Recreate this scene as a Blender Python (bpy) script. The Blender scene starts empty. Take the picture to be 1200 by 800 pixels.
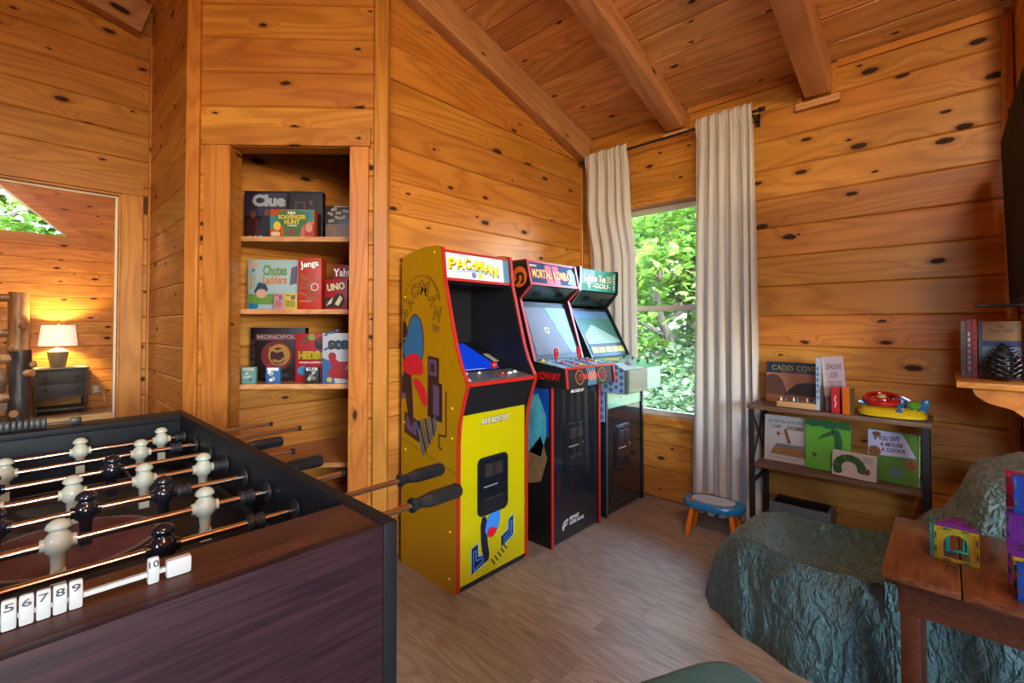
import bpy, bmesh, math, random
import numpy as np
from mathutils import Vector, Matrix, noise

random.seed(11)
RNG = np.random.default_rng(5)
R = math.radians
PI = math.pi
scene = bpy.context.scene
COL = scene.collection

# ------------------------------------------------------------------ camera
cam_d = bpy.data.cameras.new('camera')
cam = bpy.data.objects.new('camera', cam_d)
COL.objects.link(cam)
cam_d.sensor_width = 36.0
cam_d.lens = 544.0 / 1200.0 * 36.0
cam_d.shift_y = (370.6 - 400.0) / 1200.0
cam_d.clip_start = 0.02
cam.location = (0, 0, 1.25)
_yaw, _pit = R(43.12), R(1.1)
_f = Vector((math.cos(_yaw) * math.cos(_pit), math.sin(_yaw) * math.cos(_pit), math.sin(_pit)))
cam.rotation_euler = _f.to_track_quat('-Z', 'Y').to_euler()
scene.camera = cam

# ------------------------------------------------------------------ world, sun, daylight, exposure
world = bpy.data.worlds.new('world')
scene.world = world
world.use_nodes = True
_wn = world.node_tree
_bg = _wn.nodes['Background']
_sky = _wn.nodes.new('ShaderNodeTexSky')
_sky.sky_type = 'NISHITA'
_sky.sun_disc = False
_sky.sun_elevation = R(52)
_sky.sun_rotation = R(200)
_wn.links.new(_sky.outputs[0], _bg.inputs[0])
_bg.inputs[1].default_value = 8.5

def add_light(name, kind, loc, energy, color, direction=None, size=1.0, size_y=None, radius=0.1):
    d = bpy.data.lights.new(name, kind)
    d.energy = energy
    d.color = color
    if kind == 'AREA':
        d.shape = 'RECTANGLE'
        d.size = size
        d.size_y = size_y or size
    elif kind == 'SUN':
        d.angle = R(3)
    else:
        d.shadow_soft_size = radius
    o = bpy.data.objects.new(name, d)
    COL.objects.link(o)
    o.location = loc
    if direction is not None:
        o.rotation_euler = Vector(direction).to_track_quat('-Z', 'Y').to_euler()
    return o

add_light('sun', 'SUN', (-8, 6, 20), 6.0, (1.0, 0.95, 0.86), direction=(0.62, -0.12, -0.78))
# light portals: help the renderer find the sky through the window openings, the high one added for cool light (they emit nothing themselves)
for _n, _l, _d, _a, _b in (('window_portal', (3.37, 1.44, 1.36), (-1, 0, 0), 0.9, 1.6), ('great_room_window_portal', (-0.9, -4.1, 1.65), (0, 1, 0), 2.0, 1.5), ('high_window_portal', (-3.3, -1.1, 2.525), (1, 0, 0), 1.2, 0.85)):
    _po = add_light(_n, 'AREA', _l, 1, (1, 1, 1), direction=_d, size=_a, size_y=_b)
    _po.data.cycles.is_portal = True

vs = scene.view_settings
vs.view_transform = 'Standard'
vs.look = 'None'
vs.exposure = -0.2
vs.gamma = 1.0
vs.use_curve_mapping = False
scene.cycles.use_denoising = True
scene.cycles.max_bounces = 10
scene.cycles.diffuse_bounces = 5
scene.cycles.glossy_bounces = 4
scene.cycles.transmission_bounces = 8
scene.cycles.transparent_max_bounces = 12
scene.cycles.caustics_reflective = False
scene.cycles.caustics_refractive = False
scene.cycles.sample_clamp_indirect = 6.0

# ------------------------------------------------------------------ node helpers and materials
class NT:
    def __init__(self, name):
        self.m = bpy.data.materials.new(name)
        self.m.use_nodes = True
        self.t = self.m.node_tree
        self.b = self.t.nodes['Principled BSDF']
        self.out = self.t.nodes['Material Output']
    def n(self, typ, props=None, **ins):
        nd = self.t.nodes.new('ShaderNode' + typ)
        for k, v in (props or {}).items():
            setattr(nd, k, v)
        for k, v in ins.items():
            self.set(nd, k, v)
        return nd
    def set(self, nd, k, v):
        key = int(k[1:]) if k[0] == 'i' and k[1:].isdigit() else k.replace('_', ' ')
        s = nd.inputs[key]
        if isinstance(v, bpy.types.NodeSocket):
            self.t.links.new(v, s)
        else:
            s.default_value = v
    def math(self, op, a, b=0.0, c=0.0, clamp=False):
        return self.n('Math', {'operation': op, 'use_clamp': clamp}, i0=a, i1=b, i2=c).outputs[0]
    def vmath(self, op, a, b=(0, 0, 0)):
        return self.n('VectorMath', {'operation': op}, i0=a, i1=b).outputs[0]
    def mix(self, fac, a, b, blend='MIX'):
        nd = self.n('Mix', {'data_type': 'RGBA', 'blend_type': blend})
        self.set(nd, 'i0', fac); self.set(nd, 'i6', a); self.set(nd, 'i7', b)
        return nd.outputs[2]
    def mapr(self, v, a, b, c, d):
        return self.n('MapRange', {'interpolation_type': 'SMOOTHSTEP'}, i0=v, i1=a, i2=b, i3=c, i4=d).outputs[0]
    def bs(self, **kw):
        for k, v in kw.items():
            self.set(self.b, k, v)

def rgba(c):
    return (c[0], c[1], c[2], 1.0)

def srgb(r, g, b):
    f = lambda v: ((v / 255 + 0.055) / 1.055) ** 2.4 if v > 10 else v / 255 / 12.92
    return (f(r), f(g), f(b))

def plain(name, c, rough=0.5, metal=0.0, var=0.08, scale=14.0, coat=0.0, bump=0.0, bump_scale=120.0, spec=0.5, emit=None, trans=0.0, alpha=None):
    """one-colour material with a faint procedural mottle"""
    t = NT(name)
    tc = t.n('TexCoord').outputs['Object']
    nz = t.n('TexNoise', None, Vector=tc, Scale=scale, Detail=3.0).outputs[0]
    lo = rgba([x * (1 - var) for x in c]); hi = rgba([min(1, x * (1 + var)) for x in c])
    t.bs(Base_Color=t.mix(nz, lo, hi), Roughness=rough, Metallic=metal)
    t.b.inputs['Specular IOR Level'].default_value = spec
    if coat:
        t.b.inputs['Coat Weight'].default_value = coat
        t.b.inputs['Coat Roughness'].default_value = 0.06
    if bump:
        nb = t.n('TexNoise', None, Vector=tc, Scale=bump_scale, Detail=4.0).outputs[0]
        t.bs(Normal=t.n('Bump', None, Strength=bump, Distance=0.004, Height=nb).outputs[0])
    if emit:
        t.b.inputs['Emission Color'].default_value = rgba(emit[0])
        t.b.inputs['Emission Strength'].default_value = emit[1]
    if trans:
        t.b.inputs['Transmission Weight'].default_value = trans
    return t.m

def pine(name, light, mid, dark, knot=(0.022, 0.007, 0.003), rough=0.38, knots=0.5, var=0.22, ringfreq=26.0, kscale=(3.0, 7.0)):
    """varnished knotty pine; boards run along local X, board width along local Z"""
    t = NT(name)
    P0 = t.n('TexCoord').outputs['Object']
    rnd = t.n('ObjectInfo').outputs['Random']
    off = t.n('CombineXYZ', None, X=t.math('MULTIPLY', rnd, 61.0), Y=t.math('MULTIPLY', rnd, 5.0), Z=t.math('MULTIPLY', rnd, 43.0)).outputs[0]
    P = t.vmath('ADD', P0, off)
    sp = t.n('SeparateXYZ', None, Vector=P)
    x, y, z = sp.outputs[0], sp.outputs[1], sp.outputs[2]
    w = t.n('TexNoise', None, Vector=t.vmath('MULTIPLY', P, (1.3, 1.0, 5.0)), Scale=1.0, Detail=2.0).outputs[0]
    zw = t.math('ADD', z, t.math('MULTIPLY', t.math('SUBTRACT', w, 0.5), 0.06))
    # knots
    kw = t.n('TexNoise', None, Vector=t.vmath('MULTIPLY', P, (30, 30, 30)), Scale=1.0, Detail=1.0).outputs[1]
    kv = t.n('CombineXYZ', None, X=t.math('MULTIPLY', x, kscale[0]), Y=t.math('MULTIPLY', z, kscale[1]), Z=0.0).outputs[0]
    kv = t.vmath('ADD', kv, t.vmath('MULTIPLY', t.vmath('SUBTRACT', kw, (0.5, 0.5, 0.5)), (0.07, 0.07, 0)))
    vo = t.n('TexVoronoi', {'voronoi_dimensions': '2D'}, Vector=kv, Scale=1.0)
    d = vo.outputs['Distance']
    cs = t.n('SeparateColor', None, Color=vo.outputs['Color'])
    gate = t.math('GREATER_THAN', cs.outputs[0], 1.0 - knots)
    rad = t.math('ADD', 0.04, t.math('MULTIPLY', t.math('POWER', cs.outputs[1], 2.0), 0.10))
    q = t.math('DIVIDE', d, rad)
    kmask = t.math('MULTIPLY', gate, t.mapr(q, 0.75, 1.05, 1.0, 0.0))
    ring = t.math('MULTIPLY', gate, t.mapr(q, 1.0, 1.9, 1.0, 0.0))
    halo = t.math('MULTIPLY', gate, t.mapr(q, 0.6, 5.0, 1.0, 0.0))
    # annual rings
    rv = t.n('CombineXYZ', None, X=t.math('MULTIPLY', x, 0.55), Y=t.math('MULTIPLY', y, 2.0), Z=t.math('ADD', t.math('MULTIPLY', zw, 5.0), t.math('MULTIPLY', halo, 0.35))).outputs[0]
    rn = t.n('TexNoise', None, Vector=rv, Scale=1.0, Detail=1.5, Roughness=0.4).outputs[0]
    rs = t.math('SINE', t.math('MULTIPLY', rn, ringfreq * 3.0))
    rs = t.math('ADD', t.math('MULTIPLY', rs, 0.5), 0.5)
    rs = t.math('POWER', rs, 2.2)
    fg = t.n('TexNoise', None, Vector=t.vmath('MULTIPLY', P, (5, 60, 170)), Scale=1.0, Detail=2.0).outputs[0]
    bl = t.n('TexNoise', None, Vector=t.vmath('MULTIPLY', P, (1.6, 2, 7)), Scale=1.0, Detail=2.0).outputs[0]
    c = t.mix(t.mapr(bl, 0.3, 0.72, 0.0, 1.0), rgba(light), rgba(mid))
    c = t.mix(t.math('MULTIPLY', rs, 0.42), c, rgba(dark))
    c = t.mix(t.math('MULTIPLY', t.mapr(fg, 0.45, 0.8, 0.0, 1.0), 0.32), c, rgba(dark))
    hv = t.n('HueSaturation', None, Hue=t.math('ADD', 0.5, t.math('MULTIPLY', t.math('SUBTRACT', t.math('FRACT', t.math('MULTIPLY', rnd, 17.3)), 0.5), 0.012)),
             Saturation=1.0, Value=t.math('ADD', 1.0 - var / 2, t.math('MULTIPLY', t.math('FRACT', t.math('MULTIPLY', rnd, 7.7)), var)), Color=c).outputs[0]
    c = t.mix(t.math('MULTIPLY', ring, 0.55), hv, rgba(dark))
    c = t.mix(t.math('MULTIPLY', kmask, 0.95), c, rgba(knot))
    t.bs(Base_Color=c, Roughness=t.math('ADD', t.math('ADD', rough, t.math('MULTIPLY', fg, 0.12)), t.math('MULTIPLY', kmask, 0.35)))
    t.b.inputs['Specular IOR Level'].default_value = 0.32
    hgt = t.math('ADD', t.math('MULTIPLY', fg, 0.5), t.math('MULTIPLY', kmask, -0.5))
    t.bs(Normal=t.n('Bump', None, Strength=0.18, Distance=0.002, Height=hgt).outputs[0])
    return t.m

def oak_floor(name):
    t = NT(name)
    P0 = t.n('TexCoord').outputs['Object']
    rnd = t.n('ObjectInfo').outputs['Random']
    off = t.n('CombineXYZ', None, X=t.math('MULTIPLY', rnd, 61.0), Y=0.0, Z=t.math('MULTIPLY', rnd, 43.0)).outputs[0]
    P = t.vmath('ADD', P0, off)
    rn = t.n('TexNoise', None, Vector=t.vmath('MULTIPLY', P, (1.1, 1.0, 6.0)), Scale=1.0, Detail=1.5, Roughness=0.45).outputs[0]
    rs = t.math('POWER', t.math('ADD', t.math('MULTIPLY', t.math('SINE', t.math('MULTIPLY', rn, 95.0)), 0.5), 0.5), 1.6)
    fg = t.n('TexNoise', None, Vector=t.vmath('MULTIPLY', P, (7, 10, 190)), Scale=1.0, Detail=3.0).outputs[0]
    bl = t.n('TexNoise', None, Vector=t.vmath('MULTIPLY', P, (1.2, 2, 4)), Scale=1.0, Detail=2.0).outputs[0]
    c = t.mix(bl, rgba(srgb(150, 134, 116)), rgba(srgb(176, 160, 142)))
    c = t.mix(t.math('MULTIPLY', rs, 0.34), c, rgba(srgb(100, 82, 68)))
    c = t.mix(t.math('MULTIPLY', t.mapr(fg, 0.42, 0.70, 0.0, 1.0), 0.6), c, rgba(srgb(100, 84, 70)))
    c = t.n('HueSaturation', None, Hue=0.5, Saturation=1.0, Value=t.math('ADD', 0.86, t.math('MULTIPLY', t.math('FRACT', t.math('MULTIPLY', rnd, 9.1)), 0.26)), Color=c).outputs[0]
    t.bs(Base_Color=c, Roughness=t.math('ADD', 0.26, t.math('MULTIPLY', fg, 0.2)))
    t.bs(Normal=t.n('Bump', None, Strength=0.2, Distance=0.0015, Height=fg).outputs[0])
    return t.m

def dark_wood(name, a, b, rough=0.3, freq=70.0, sx=1.2, sz=9.0, coat=0.0, spec=0.35, gw=0.35):
    t = NT(name)
    P = t.n('TexCoord').outputs['Object']
    rn = t.n('TexNoise', None, Vector=t.vmath('MULTIPLY', P, (sx, 3.0, sz)), Scale=1.0, Detail=1.5).outputs[0]
    rs = t.math('ADD', t.math('MULTIPLY', t.math('SINE', t.math('MULTIPLY', rn, freq)), 0.5), 0.5)
    fg = t.n('TexNoise', None, Vector=t.vmath('MULTIPLY', P, (6, 60, 160)), Scale=1.0, Detail=2.0).outputs[0]
    f = t.math('ADD', t.math('MULTIPLY', rs, gw), t.math('MULTIPLY', t.mapr(fg, 0.3, 0.7, 0.0, 1.0), 0.95 - gw))
    t.bs(Base_Color=t.mix(f, rgba(a), rgba(b)), Roughness=t.math('ADD', rough, t.math('MULTIPLY', fg, 0.15)))
    if coat:
        t.b.inputs['Coat Weight'].default_value = coat
        t.b.inputs['Coat Roughness'].default_value = 0.12
    t.b.inputs['Specular IOR Level'].default_value = spec
    t.bs(Normal=t.n('Bump', None, Strength=0.1, Distance=0.001, Height=fg).outputs[0])
    return t.m

def crinkle_cloth(name, a, b, scale=22.0, strength=0.6, sheen=0.5):
    """crumpled thin fabric: fine sharp creases, longer along the drop"""
    t = NT(name)
    P = t.n('TexCoord').outputs['Object']
    def ridges(vec, sc, dist):
        n = t.n('TexNoise', None, Vector=vec, Scale=sc, Detail=3.0, Roughness=0.55, Distortion=dist).outputs[0]
        return t.mapr(t.math('ABSOLUTE', t.math('SUBTRACT', n, 0.5)), 0.0, 0.10, 0.0, 1.0)
    r1 = ridges(t.vmath('MULTIPLY', P, (1.0, 1.25, 0.45)), scale, 0.6)
    r2 = ridges(t.vmath('MULTIPLY', P, (1.1, 1.0, 0.7)), scale * 2.3, 0.4)
    n2 = t.n('TexNoise', None, Vector=P, Scale=scale * 0.2, Detail=3.0).outputs[0]
    n3 = t.n('TexNoise', None, Vector=P, Scale=600.0, Detail=1.0).outputs[0]
    h = t.math('ADD', t.math('ADD', t.math('MULTIPLY', r1, 0.65), t.math('MULTIPLY', r2, 0.35)), t.math('MULTIPLY', n3, 0.03))
    f = t.math('ADD', t.math('MULTIPLY', n2, 0.6), t.math('MULTIPLY', h, 0.4))
    t.bs(Base_Color=t.mix(f, rgba(a), rgba(b)), Roughness=0.55)
    t.b.inputs['Sheen Weight'].default_value = sheen
    t.b.inputs['Sheen Roughness'].default_value = 0.4
    t.bs(Normal=t.n('Bump', None, Strength=strength, Distance=0.012, Height=h).outputs[0])
    return t.m

def curtain_cloth(name):
    t = NT(name)
    P = t.n('TexCoord').outputs['Object']
    weave = t.n('TexNoise', None, Vector=t.vmath('MULTIPLY', P, (300, 300, 900)), Scale=1.0, Detail=1.0).outputs[0]
    n2 = t.n('TexNoise', None, Vector=P, Scale=6.0, Detail=2.0).outputs[0]
    col = t.mix(n2, rgba((0.70, 0.64, 0.56)), rgba((0.77, 0.71, 0.63)))
    t.bs(Base_Color=col, Roughness=0.8)
    t.b.inputs['Sheen Weight'].default_value = 0.25
    t.bs(Normal=t.n('Bump', None, Strength=0.15, Distance=0.001, Height=weave).outputs[0])
    tr = t.n('BsdfTranslucent', None, Color=rgba((0.62, 0.60, 0.56)))
    mx = t.n('MixShader', None, i0=0.3)
    t.t.links.new(t.b.outputs[0], mx.inputs[1]); t.t.links.new(tr.outputs[0], mx.inputs[2])
    t.t.links.new(mx.outputs[0], t.out.inputs[0])
    return t.m

def leaf_mat(name, a, b, trans=0.45):
    t = NT(name)
    P = t.n('TexCoord').outputs['Object']
    n1 = t.n('TexNoise', None, Vector=P, Scale=2.2, Detail=2.0).outputs[0]
    n2 = t.n('TexNoise', None, Vector=P, Scale=19.0, Detail=1.0).outputs[0]
    c = t.mix(t.mapr(t.math('ADD', t.math('MULTIPLY', n1, 0.6), t.math('MULTIPLY', n2, 0.4)), 0.3, 0.7, 0.0, 1.0), rgba(a), rgba(b))
    t.bs(Base_Color=c, Roughness=0.5)
    tr = t.n('BsdfTranslucent', None, Color=c)
    mx = t.n('MixShader', None, i0=trans)
    t.t.links.new(t.b.outputs[0], mx.inputs[1]); t.t.links.new(tr.outputs[0], mx.inputs[2])
    t.t.links.new(mx.outputs[0], t.out.inputs[0])
    return t.m

def bark_mat(name, a, b, scale=9.0, strength=0.7, rough=0.8):
    t = NT(name)
    P = t.n('TexCoord').outputs['Object']
    n1 = t.n('TexNoise', None, Vector=t.vmath('MULTIPLY', P, (1, 1, 0.3)), Scale=scale, Detail=5.0, Distortion=0.8).outputs[0]
    t.bs(Base_Color=t.mix(t.mapr(n1, 0.3, 0.7, 0, 1), rgba(a), rgba(b)), Roughness=rough)
    t.bs(Normal=t.n('Bump', None, Strength=strength, Distance=0.02, Height=n1).outputs[0])
    return t.m

def tile_plastic(name, c):
    """translucent coloured plastic"""
    t = NT(name)
    tc = t.n('TexCoord').outputs['Object']
    nz = t.n('TexNoise', None, Vector=tc, Scale=40.0).outputs[0]
    col = t.mix(nz, rgba([x * 0.9 for x in c]), rgba(c))
    t.bs(Base_Color=col, Roughness=0.08)
    t.b.inputs['Transmission Weight'].default_value = 0.75
    t.b.inputs['IOR'].default_value = 1.2
    return t.m

def window_glass(name):
    t = NT(name)
    tc = t.n('TexCoord').outputs['Object']
    nz = t.n('TexNoise', None, Vector=tc, Scale=5.0).outputs[0]
    gl = t.n('BsdfGlossy', None, Color=(1, 1, 1, 1), Roughness=t.math('MULTIPLY', nz, 0.02))
    tp = t.n('BsdfTransparent', None, Color=(0.97, 0.985, 0.98, 1))
    fr = t.n('Fresnel', None, IOR=1.35)
    mx = t.n('MixShader', None, i0=fr.outputs[0])
    t.t.links.new(tp.outputs[0], mx.inputs[1]); t.t.links.new(gl.outputs[0], mx.inputs[2])
    t.t.links.new(mx.outputs[0], t.out.inputs[0])
    return t.m

M = {}
WL, WM, WD = (0.56, 0.235, 0.040), (0.46, 0.172, 0.022), (0.25, 0.070, 0.007)
M['pine'] = pine('pine_wall', WL, WM, WD, knots=0.5)
M['pine_ceiling'] = pine('pine_ceiling', (0.80, 0.40, 0.14), (0.68, 0.31, 0.095), (0.35, 0.12, 0.03), knots=0.34, rough=0.4, var=0.3)
M['pine_trim'] = pine('pine_trim', (0.55, 0.225, 0.038), (0.45, 0.163, 0.023), (0.27, 0.077, 0.009), knots=0.12, rough=0.32)
M['pine_beam'] = pine('pine_beam', (0.62, 0.31, 0.13), (0.52, 0.24, 0.09), (0.30, 0.105, 0.03), knots=0.3, rough=0.45, kscale=(2.2, 6.0))
M['pine_back'] = plain('wall_backing', (0.10, 0.034, 0.010), 0.7)
M['outer'] = plain('house_exterior', (0.25, 0.14, 0.08), 0.8)
M['floor'] = oak_floor('oak_floor')
M['floor_base'] = plain('floor_underlay', srgb(105, 82, 66), 0.5)
M['black'] = plain('black_satin', (0.010, 0.011, 0.013), 0.38, spec=0.35)
M['black_gloss'] = plain('black_gloss', (0.008, 0.010, 0.014), 0.07, coat=0.6, var=0.02)
M['black_matte'] = plain('black_matte', (0.014, 0.014, 0.015), 0.6)
M['black_metal'] = plain('black_metal', (0.02, 0.02, 0.022), 0.42, metal=0.3)
M['chrome'] = plain('chrome_steel', (0.72, 0.70, 0.68), 0.14, metal=1.0, var=0.03)
M['white'] = plain('white_plastic', (0.72, 0.72, 0.70), 0.35)
M['bead_white'] = plain('bead_white_plastic', (0.40, 0.41, 0.40), 0.4, spec=0.25)
M['rail_black'] = plain('rail_black', (0.009, 0.010, 0.012), 0.5, spec=0.15)
M['ivory'] = plain('ivory_plastic', (0.50, 0.50, 0.36), 0.25, coat=0.25, var=0.03)
M['navy_black'] = plain('navy_black_plastic', (0.010, 0.011, 0.016), 0.16, coat=0.5)
M['ink'] = plain('ink_black', (0.012, 0.012, 0.012), 0.5)
M['dot_white'] = plain('print_white', (0.78, 0.78, 0.76), 0.5, var=0.03)

PRINT_K = 1.0
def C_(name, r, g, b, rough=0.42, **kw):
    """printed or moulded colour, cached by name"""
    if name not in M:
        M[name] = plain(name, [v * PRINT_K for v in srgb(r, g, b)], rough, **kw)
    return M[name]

# ------------------------------------------------------------------ mesh helpers
class MB:
    def __init__(self):
        self.v = []; self.f = []
    def add(self, vs, fs):
        o = len(self.v)
        self.v += [tuple(p) for p in vs]
        self.f += [tuple(i + o for i in f) for f in fs]
        return self
    def box(self, x0, x1, y0, y1, z0, z1):
        return self.add([(x0, y0, z0), (x1, y0, z0), (x1, y1, z0), (x0, y1, z0), (x0, y0, z1), (x1, y0, z1), (x1, y1, z1), (x0, y1, z1)],
                        [(0, 3, 2, 1), (4, 5, 6, 7), (0, 1, 5, 4), (1, 2, 6, 5), (2, 3, 7, 6), (3, 0, 4, 7)])
    def prism(self, pts, ext):
        """closed 3D polygon swept along ext"""
        ext = Vector(ext); n = len(pts)
        a = [Vector(p) for p in pts]; b = [p + ext for p in a]
        fs = [tuple(range(n - 1, -1, -1)), tuple(range(n, 2 * n))]
        fs += [(i, (i + 1) % n, n + (i + 1) % n, n + i) for i in range(n)]
        return self.add(a + b, fs)
    def cyl(self, p0, p1, r0, r1=None, n=16, caps=True):
        r1 = r0 if r1 is None else r1
        p0, p1 = Vector(p0), Vector(p1); d = (p1 - p0).normalized()
        u = d.orthogonal().normalized(); w = d.cross(u)
        vs = []
        for p, r in ((p0, r0), (p1, r1)):
            vs += [p + u * r * math.cos(2 * PI * i / n) + w * r * math.sin(2 * PI * i / n) for i in range(n)]
        fs = [(i, (i + 1) % n, n + (i + 1) % n, n + i) for i in range(n)]
        if caps:
            fs += [tuple(range(n - 1, -1, -1)), tuple(range(n, 2 * n))]
        return self.add(vs, fs)
    def lathe(self, prof, base=(0, 0, 0), axis=(0, 0, 1), n=18, sx=1.0, sy=1.0):
        """prof = [(radius, height)]"""
        base = Vector(base); d = Vector(axis).normalized()
        u = d.orthogonal().normalized() if abs(d.z) < 0.99 else Vector((1, 0, 0)); w = d.cross(u)
        vs = []; fs = []
        for r, h in prof:
            vs += [base + d * h + u * r * sx * math.cos(2 * PI * i / n) + w * r * sy * math.sin(2 * PI * i / n) for i in range(n)]
        for k in range(len(prof) - 1):
            for i in range(n):
                j = (i + 1) % n
                fs.append((k * n + i, k * n + j, (k + 1) * n + j, (k + 1) * n + i))
        fs += [tuple(range(n - 1, -1, -1)), tuple(range((len(prof) - 1) * n, len(prof) * n))]
        return self.add(vs, fs)
    def tube(self, pts, r, n=8, closed=False):
        pts = [Vector(p) for p in pts]; m = len(pts); vs = []; fs = []
        up = None
        for i, p in enumerate(pts):
            a = pts[(i - 1) % m] if (closed or i > 0) else p
            b = pts[(i + 1) % m] if (closed or i < m - 1) else p
            d = (b - a).normalized()
            u = d.orthogonal().normalized() if up is None else (up - d * up.dot(d)).normalized()
            up = u; w = d.cross(u)
            rr = r[i] if isinstance(r, (list, tuple)) else r
            vs += [p + u * rr * math.cos(2 * PI * k / n) + w * rr * math.sin(2 * PI * k / n) for k in range(n)]
        for i in range(m if closed else m - 1):
            j = (i + 1) % m
            for k in range(n):
                l = (k + 1) % n
                fs.append((i * n + k, i * n + l, j * n + l, j * n + k))
        if not closed:
            fs += [tuple(range(n - 1, -1, -1)), tuple(range((m - 1) * n, m * n))]
        return self.add(vs, fs)
    def grid(self, nu, nv, fn):
        vs = [fn(i / nu, j / nv) for j in range(nv + 1) for i in range(nu + 1)]
        fs = [(j * (nu + 1) + i, j * (nu + 1) + i + 1, (j + 1) * (nu + 1) + i + 1, (j + 1) * (nu + 1) + i) for j in range(nv) for i in range(nu)]
        return self.add(vs, fs)
    def mesh(self, name, bevel=0.0, smooth=False, seg=2, angle=35):
        me = bpy.data.meshes.new(name)
        me.from_pydata([tuple(p) for p in self.v], [], self.f)
        bm = bmesh.new(); bm.from_mesh(me)
        bmesh.ops.recalc_face_normals(bm, faces=bm.faces)
        if bevel:
            es = [e for e in bm.edges if len(e.link_faces) == 2 and e.calc_face_angle(0) > R(28)]
            bmesh.ops.bevel(bm, geom=es, offset=bevel, segments=seg, affect='EDGES', profile=0.6, clamp_overlap=True)
            smooth = True
        bm.to_mesh(me); bm.free()
        if smooth:
            me.polygons.foreach_set('use_smooth', [True] * len(me.polygons))
            me.set_sharp_from_angle(angle=R(angle))
        return me
    def build(self, name, mat, parent=None, bevel=0.0, smooth=False, seg=2, angle=35):
        return link(name, self.mesh(name, bevel, smooth, seg, angle), mat, parent)

def link(name, me, mat=None, parent=None):
    o = bpy.data.objects.new(name, me)
    COL.objects.link(o)
    if mat is not None and me is not None:
        m = M[mat] if isinstance(mat, str) else mat
        if not me.materials:
            me.materials.append(m)
        elif me.materials[0] is not m:
            me.materials[0] = m
    if parent is not None:
        o.parent = parent
    return o

def empty(name, loc=(0, 0, 0), rz=0.0):
    o = bpy.data.objects.new(name, None)
    COL.objects.link(o)
    o.empty_display_size = 0.1
    o.location = loc; o.rotation_euler = (0, 0, rz)
    return o

def tag(o, label=None, cat=None, group=None, kind=None):
    if label: o['label'] = label
    if cat: o['category'] = cat
    if group: o['group'] = group
    if kind: o['kind'] = kind
    return o

def thing(name, label, cat, loc=(0, 0, 0), rz=0.0, group=None):
    return tag(empty(name, loc, rz), label, cat, group)

def struct(name, mb, mat, **kw):
    return tag(mb.build(name, mat, None, **kw), kind='structure')

def copy_tree(o, parent=None):
    c = o.copy()
    COL.objects.link(c)
    c.parent = parent
    for ch in list(o.children):
        copy_tree(ch, c)
    return c

# boards ------------------------------------------------------------
_board_cache = {}
def board_mesh(L, W, T, ch, mat):
    key = (round(L, 3), round(W, 4), round(T, 4), ch, mat)
    if key not in _board_cache:
        c = ch
        prof = [(0, c), (0, W - c), (c, W), (T, W), (T, 0), (c, 0)] if c else [(0, 0), (0, W), (T, W), (T, 0)]   # (y, z)
        mb = MB().prism([(0, y, z) for y, z in prof], (L, 0, 0))
        me = mb.mesh('board')
        me.materials.append(M[mat])
        _board_cache[key] = me
    return _board_cache[key]

def board(name, parent, mat, origin, xdir, zdir, L, W, T, ch=0.006):
    """board: length along xdir, width along zdir, its face looks along -(zdir x xdir)"""
    xdir = Vector(xdir).normalized(); zdir = Vector(zdir).normalized()
    yd = zdir.cross(xdir)
    o = bpy.data.objects.new(name, board_mesh(L, W, T, ch, mat))
    COL.objects.link(o)
    m = Matrix((xdir, yd, zdir)).transposed().to_4x4()
    m.translation = Vector(origin)
    o.matrix_basis = m
    if parent is not None:
        o.parent = parent
    return o

def clip_poly(pts, a, b, c):
    """keep the part of a 2D polygon where a*x + b*y <= c"""
    out = []
    for i in range(len(pts)):
        p, q = pts[i], pts[(i + 1) % len(pts)]
        fp, fq = a * p[0] + b * p[1] - c, a * q[0] + b * q[1] - c
        if fp <= 1e-9: out.append(p)
        if (fp < -1e-9 and fq > 1e-9) or (fp > 1e-9 and fq < -1e-9):
            s = fp / (fp - fq)
            out.append((p[0] + (q[0] - p[0]) * s, p[1] + (q[1] - p[1]) * s))
    return out

def board_poly(name, parent, mat, origin, xdir, zdir, pts, T):
    xdir = Vector(xdir).normalized(); zdir = Vector(zdir).normalized(); yd = zdir.cross(xdir)
    mb = MB().prism([(p[0], 0, p[1]) for p in pts], (0, T, 0))
    o = mb.build(name, mat, parent)
    m = Matrix((xdir, yd, zdir)).transposed().to_4x4(); m.translation = Vector(origin)
    o.matrix_basis = m
    return o

ROW0, ROWP = 0.028, 0.1828
def rows(z_top):
    zs = [0.0]; k = 0
    while ROW0 + k * ROWP < z_top - 0.02:
        z = ROW0 + k * ROWP
        if z > 0.05: zs.append(z)
        k += 1
    zs.append(z_top)
    return zs

# flat prints ---------------------------------------------------------
_text_cache = {}
def text_geo(s, bold=0.0, shear=0.0):
    key = (s, bold, shear)
    if key not in _text_cache:
        cu = bpy.data.curves.new('txt', 'FONT')
        cu.body = s; cu.size = 1.0; cu.offset = bold; cu.shear = shear; cu.resolution_u = 3
        cu.fill_mode = 'BOTH'
        cu.align_x = 'LEFT'
        ob = bpy.data.objects.new('txt', cu)
        COL.objects.link(ob)
        bpy.context.view_layer.update()
        dg = bpy.context.evaluated_depsgraph_get()
        me = bpy.data.meshes.new_from_object(ob.evaluated_get(dg))
        v = np.array([p.co[:] for p in me.vertices]) if len(me.vertices) else np.zeros((0, 3))
        f = [tuple(p.vertices) for p in me.polygons]
        bpy.data.objects.remove(ob); bpy.data.meshes.remove(me); bpy.data.curves.remove(cu)
        _text_cache[key] = (v, f)
    return _text_cache[key]

def rounded(pts, it=2):
    for _ in range(it):
        out = []
        for p, q in zip(pts, pts[1:] + pts[:1]):
            out += [(p[0] * 0.75 + q[0] * 0.25, p[1] * 0.75 + q[1] * 0.25), (p[0] * 0.25 + q[0] * 0.75, p[1] * 0.25 + q[1] * 0.75)]
        pts = out
    return pts

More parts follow.
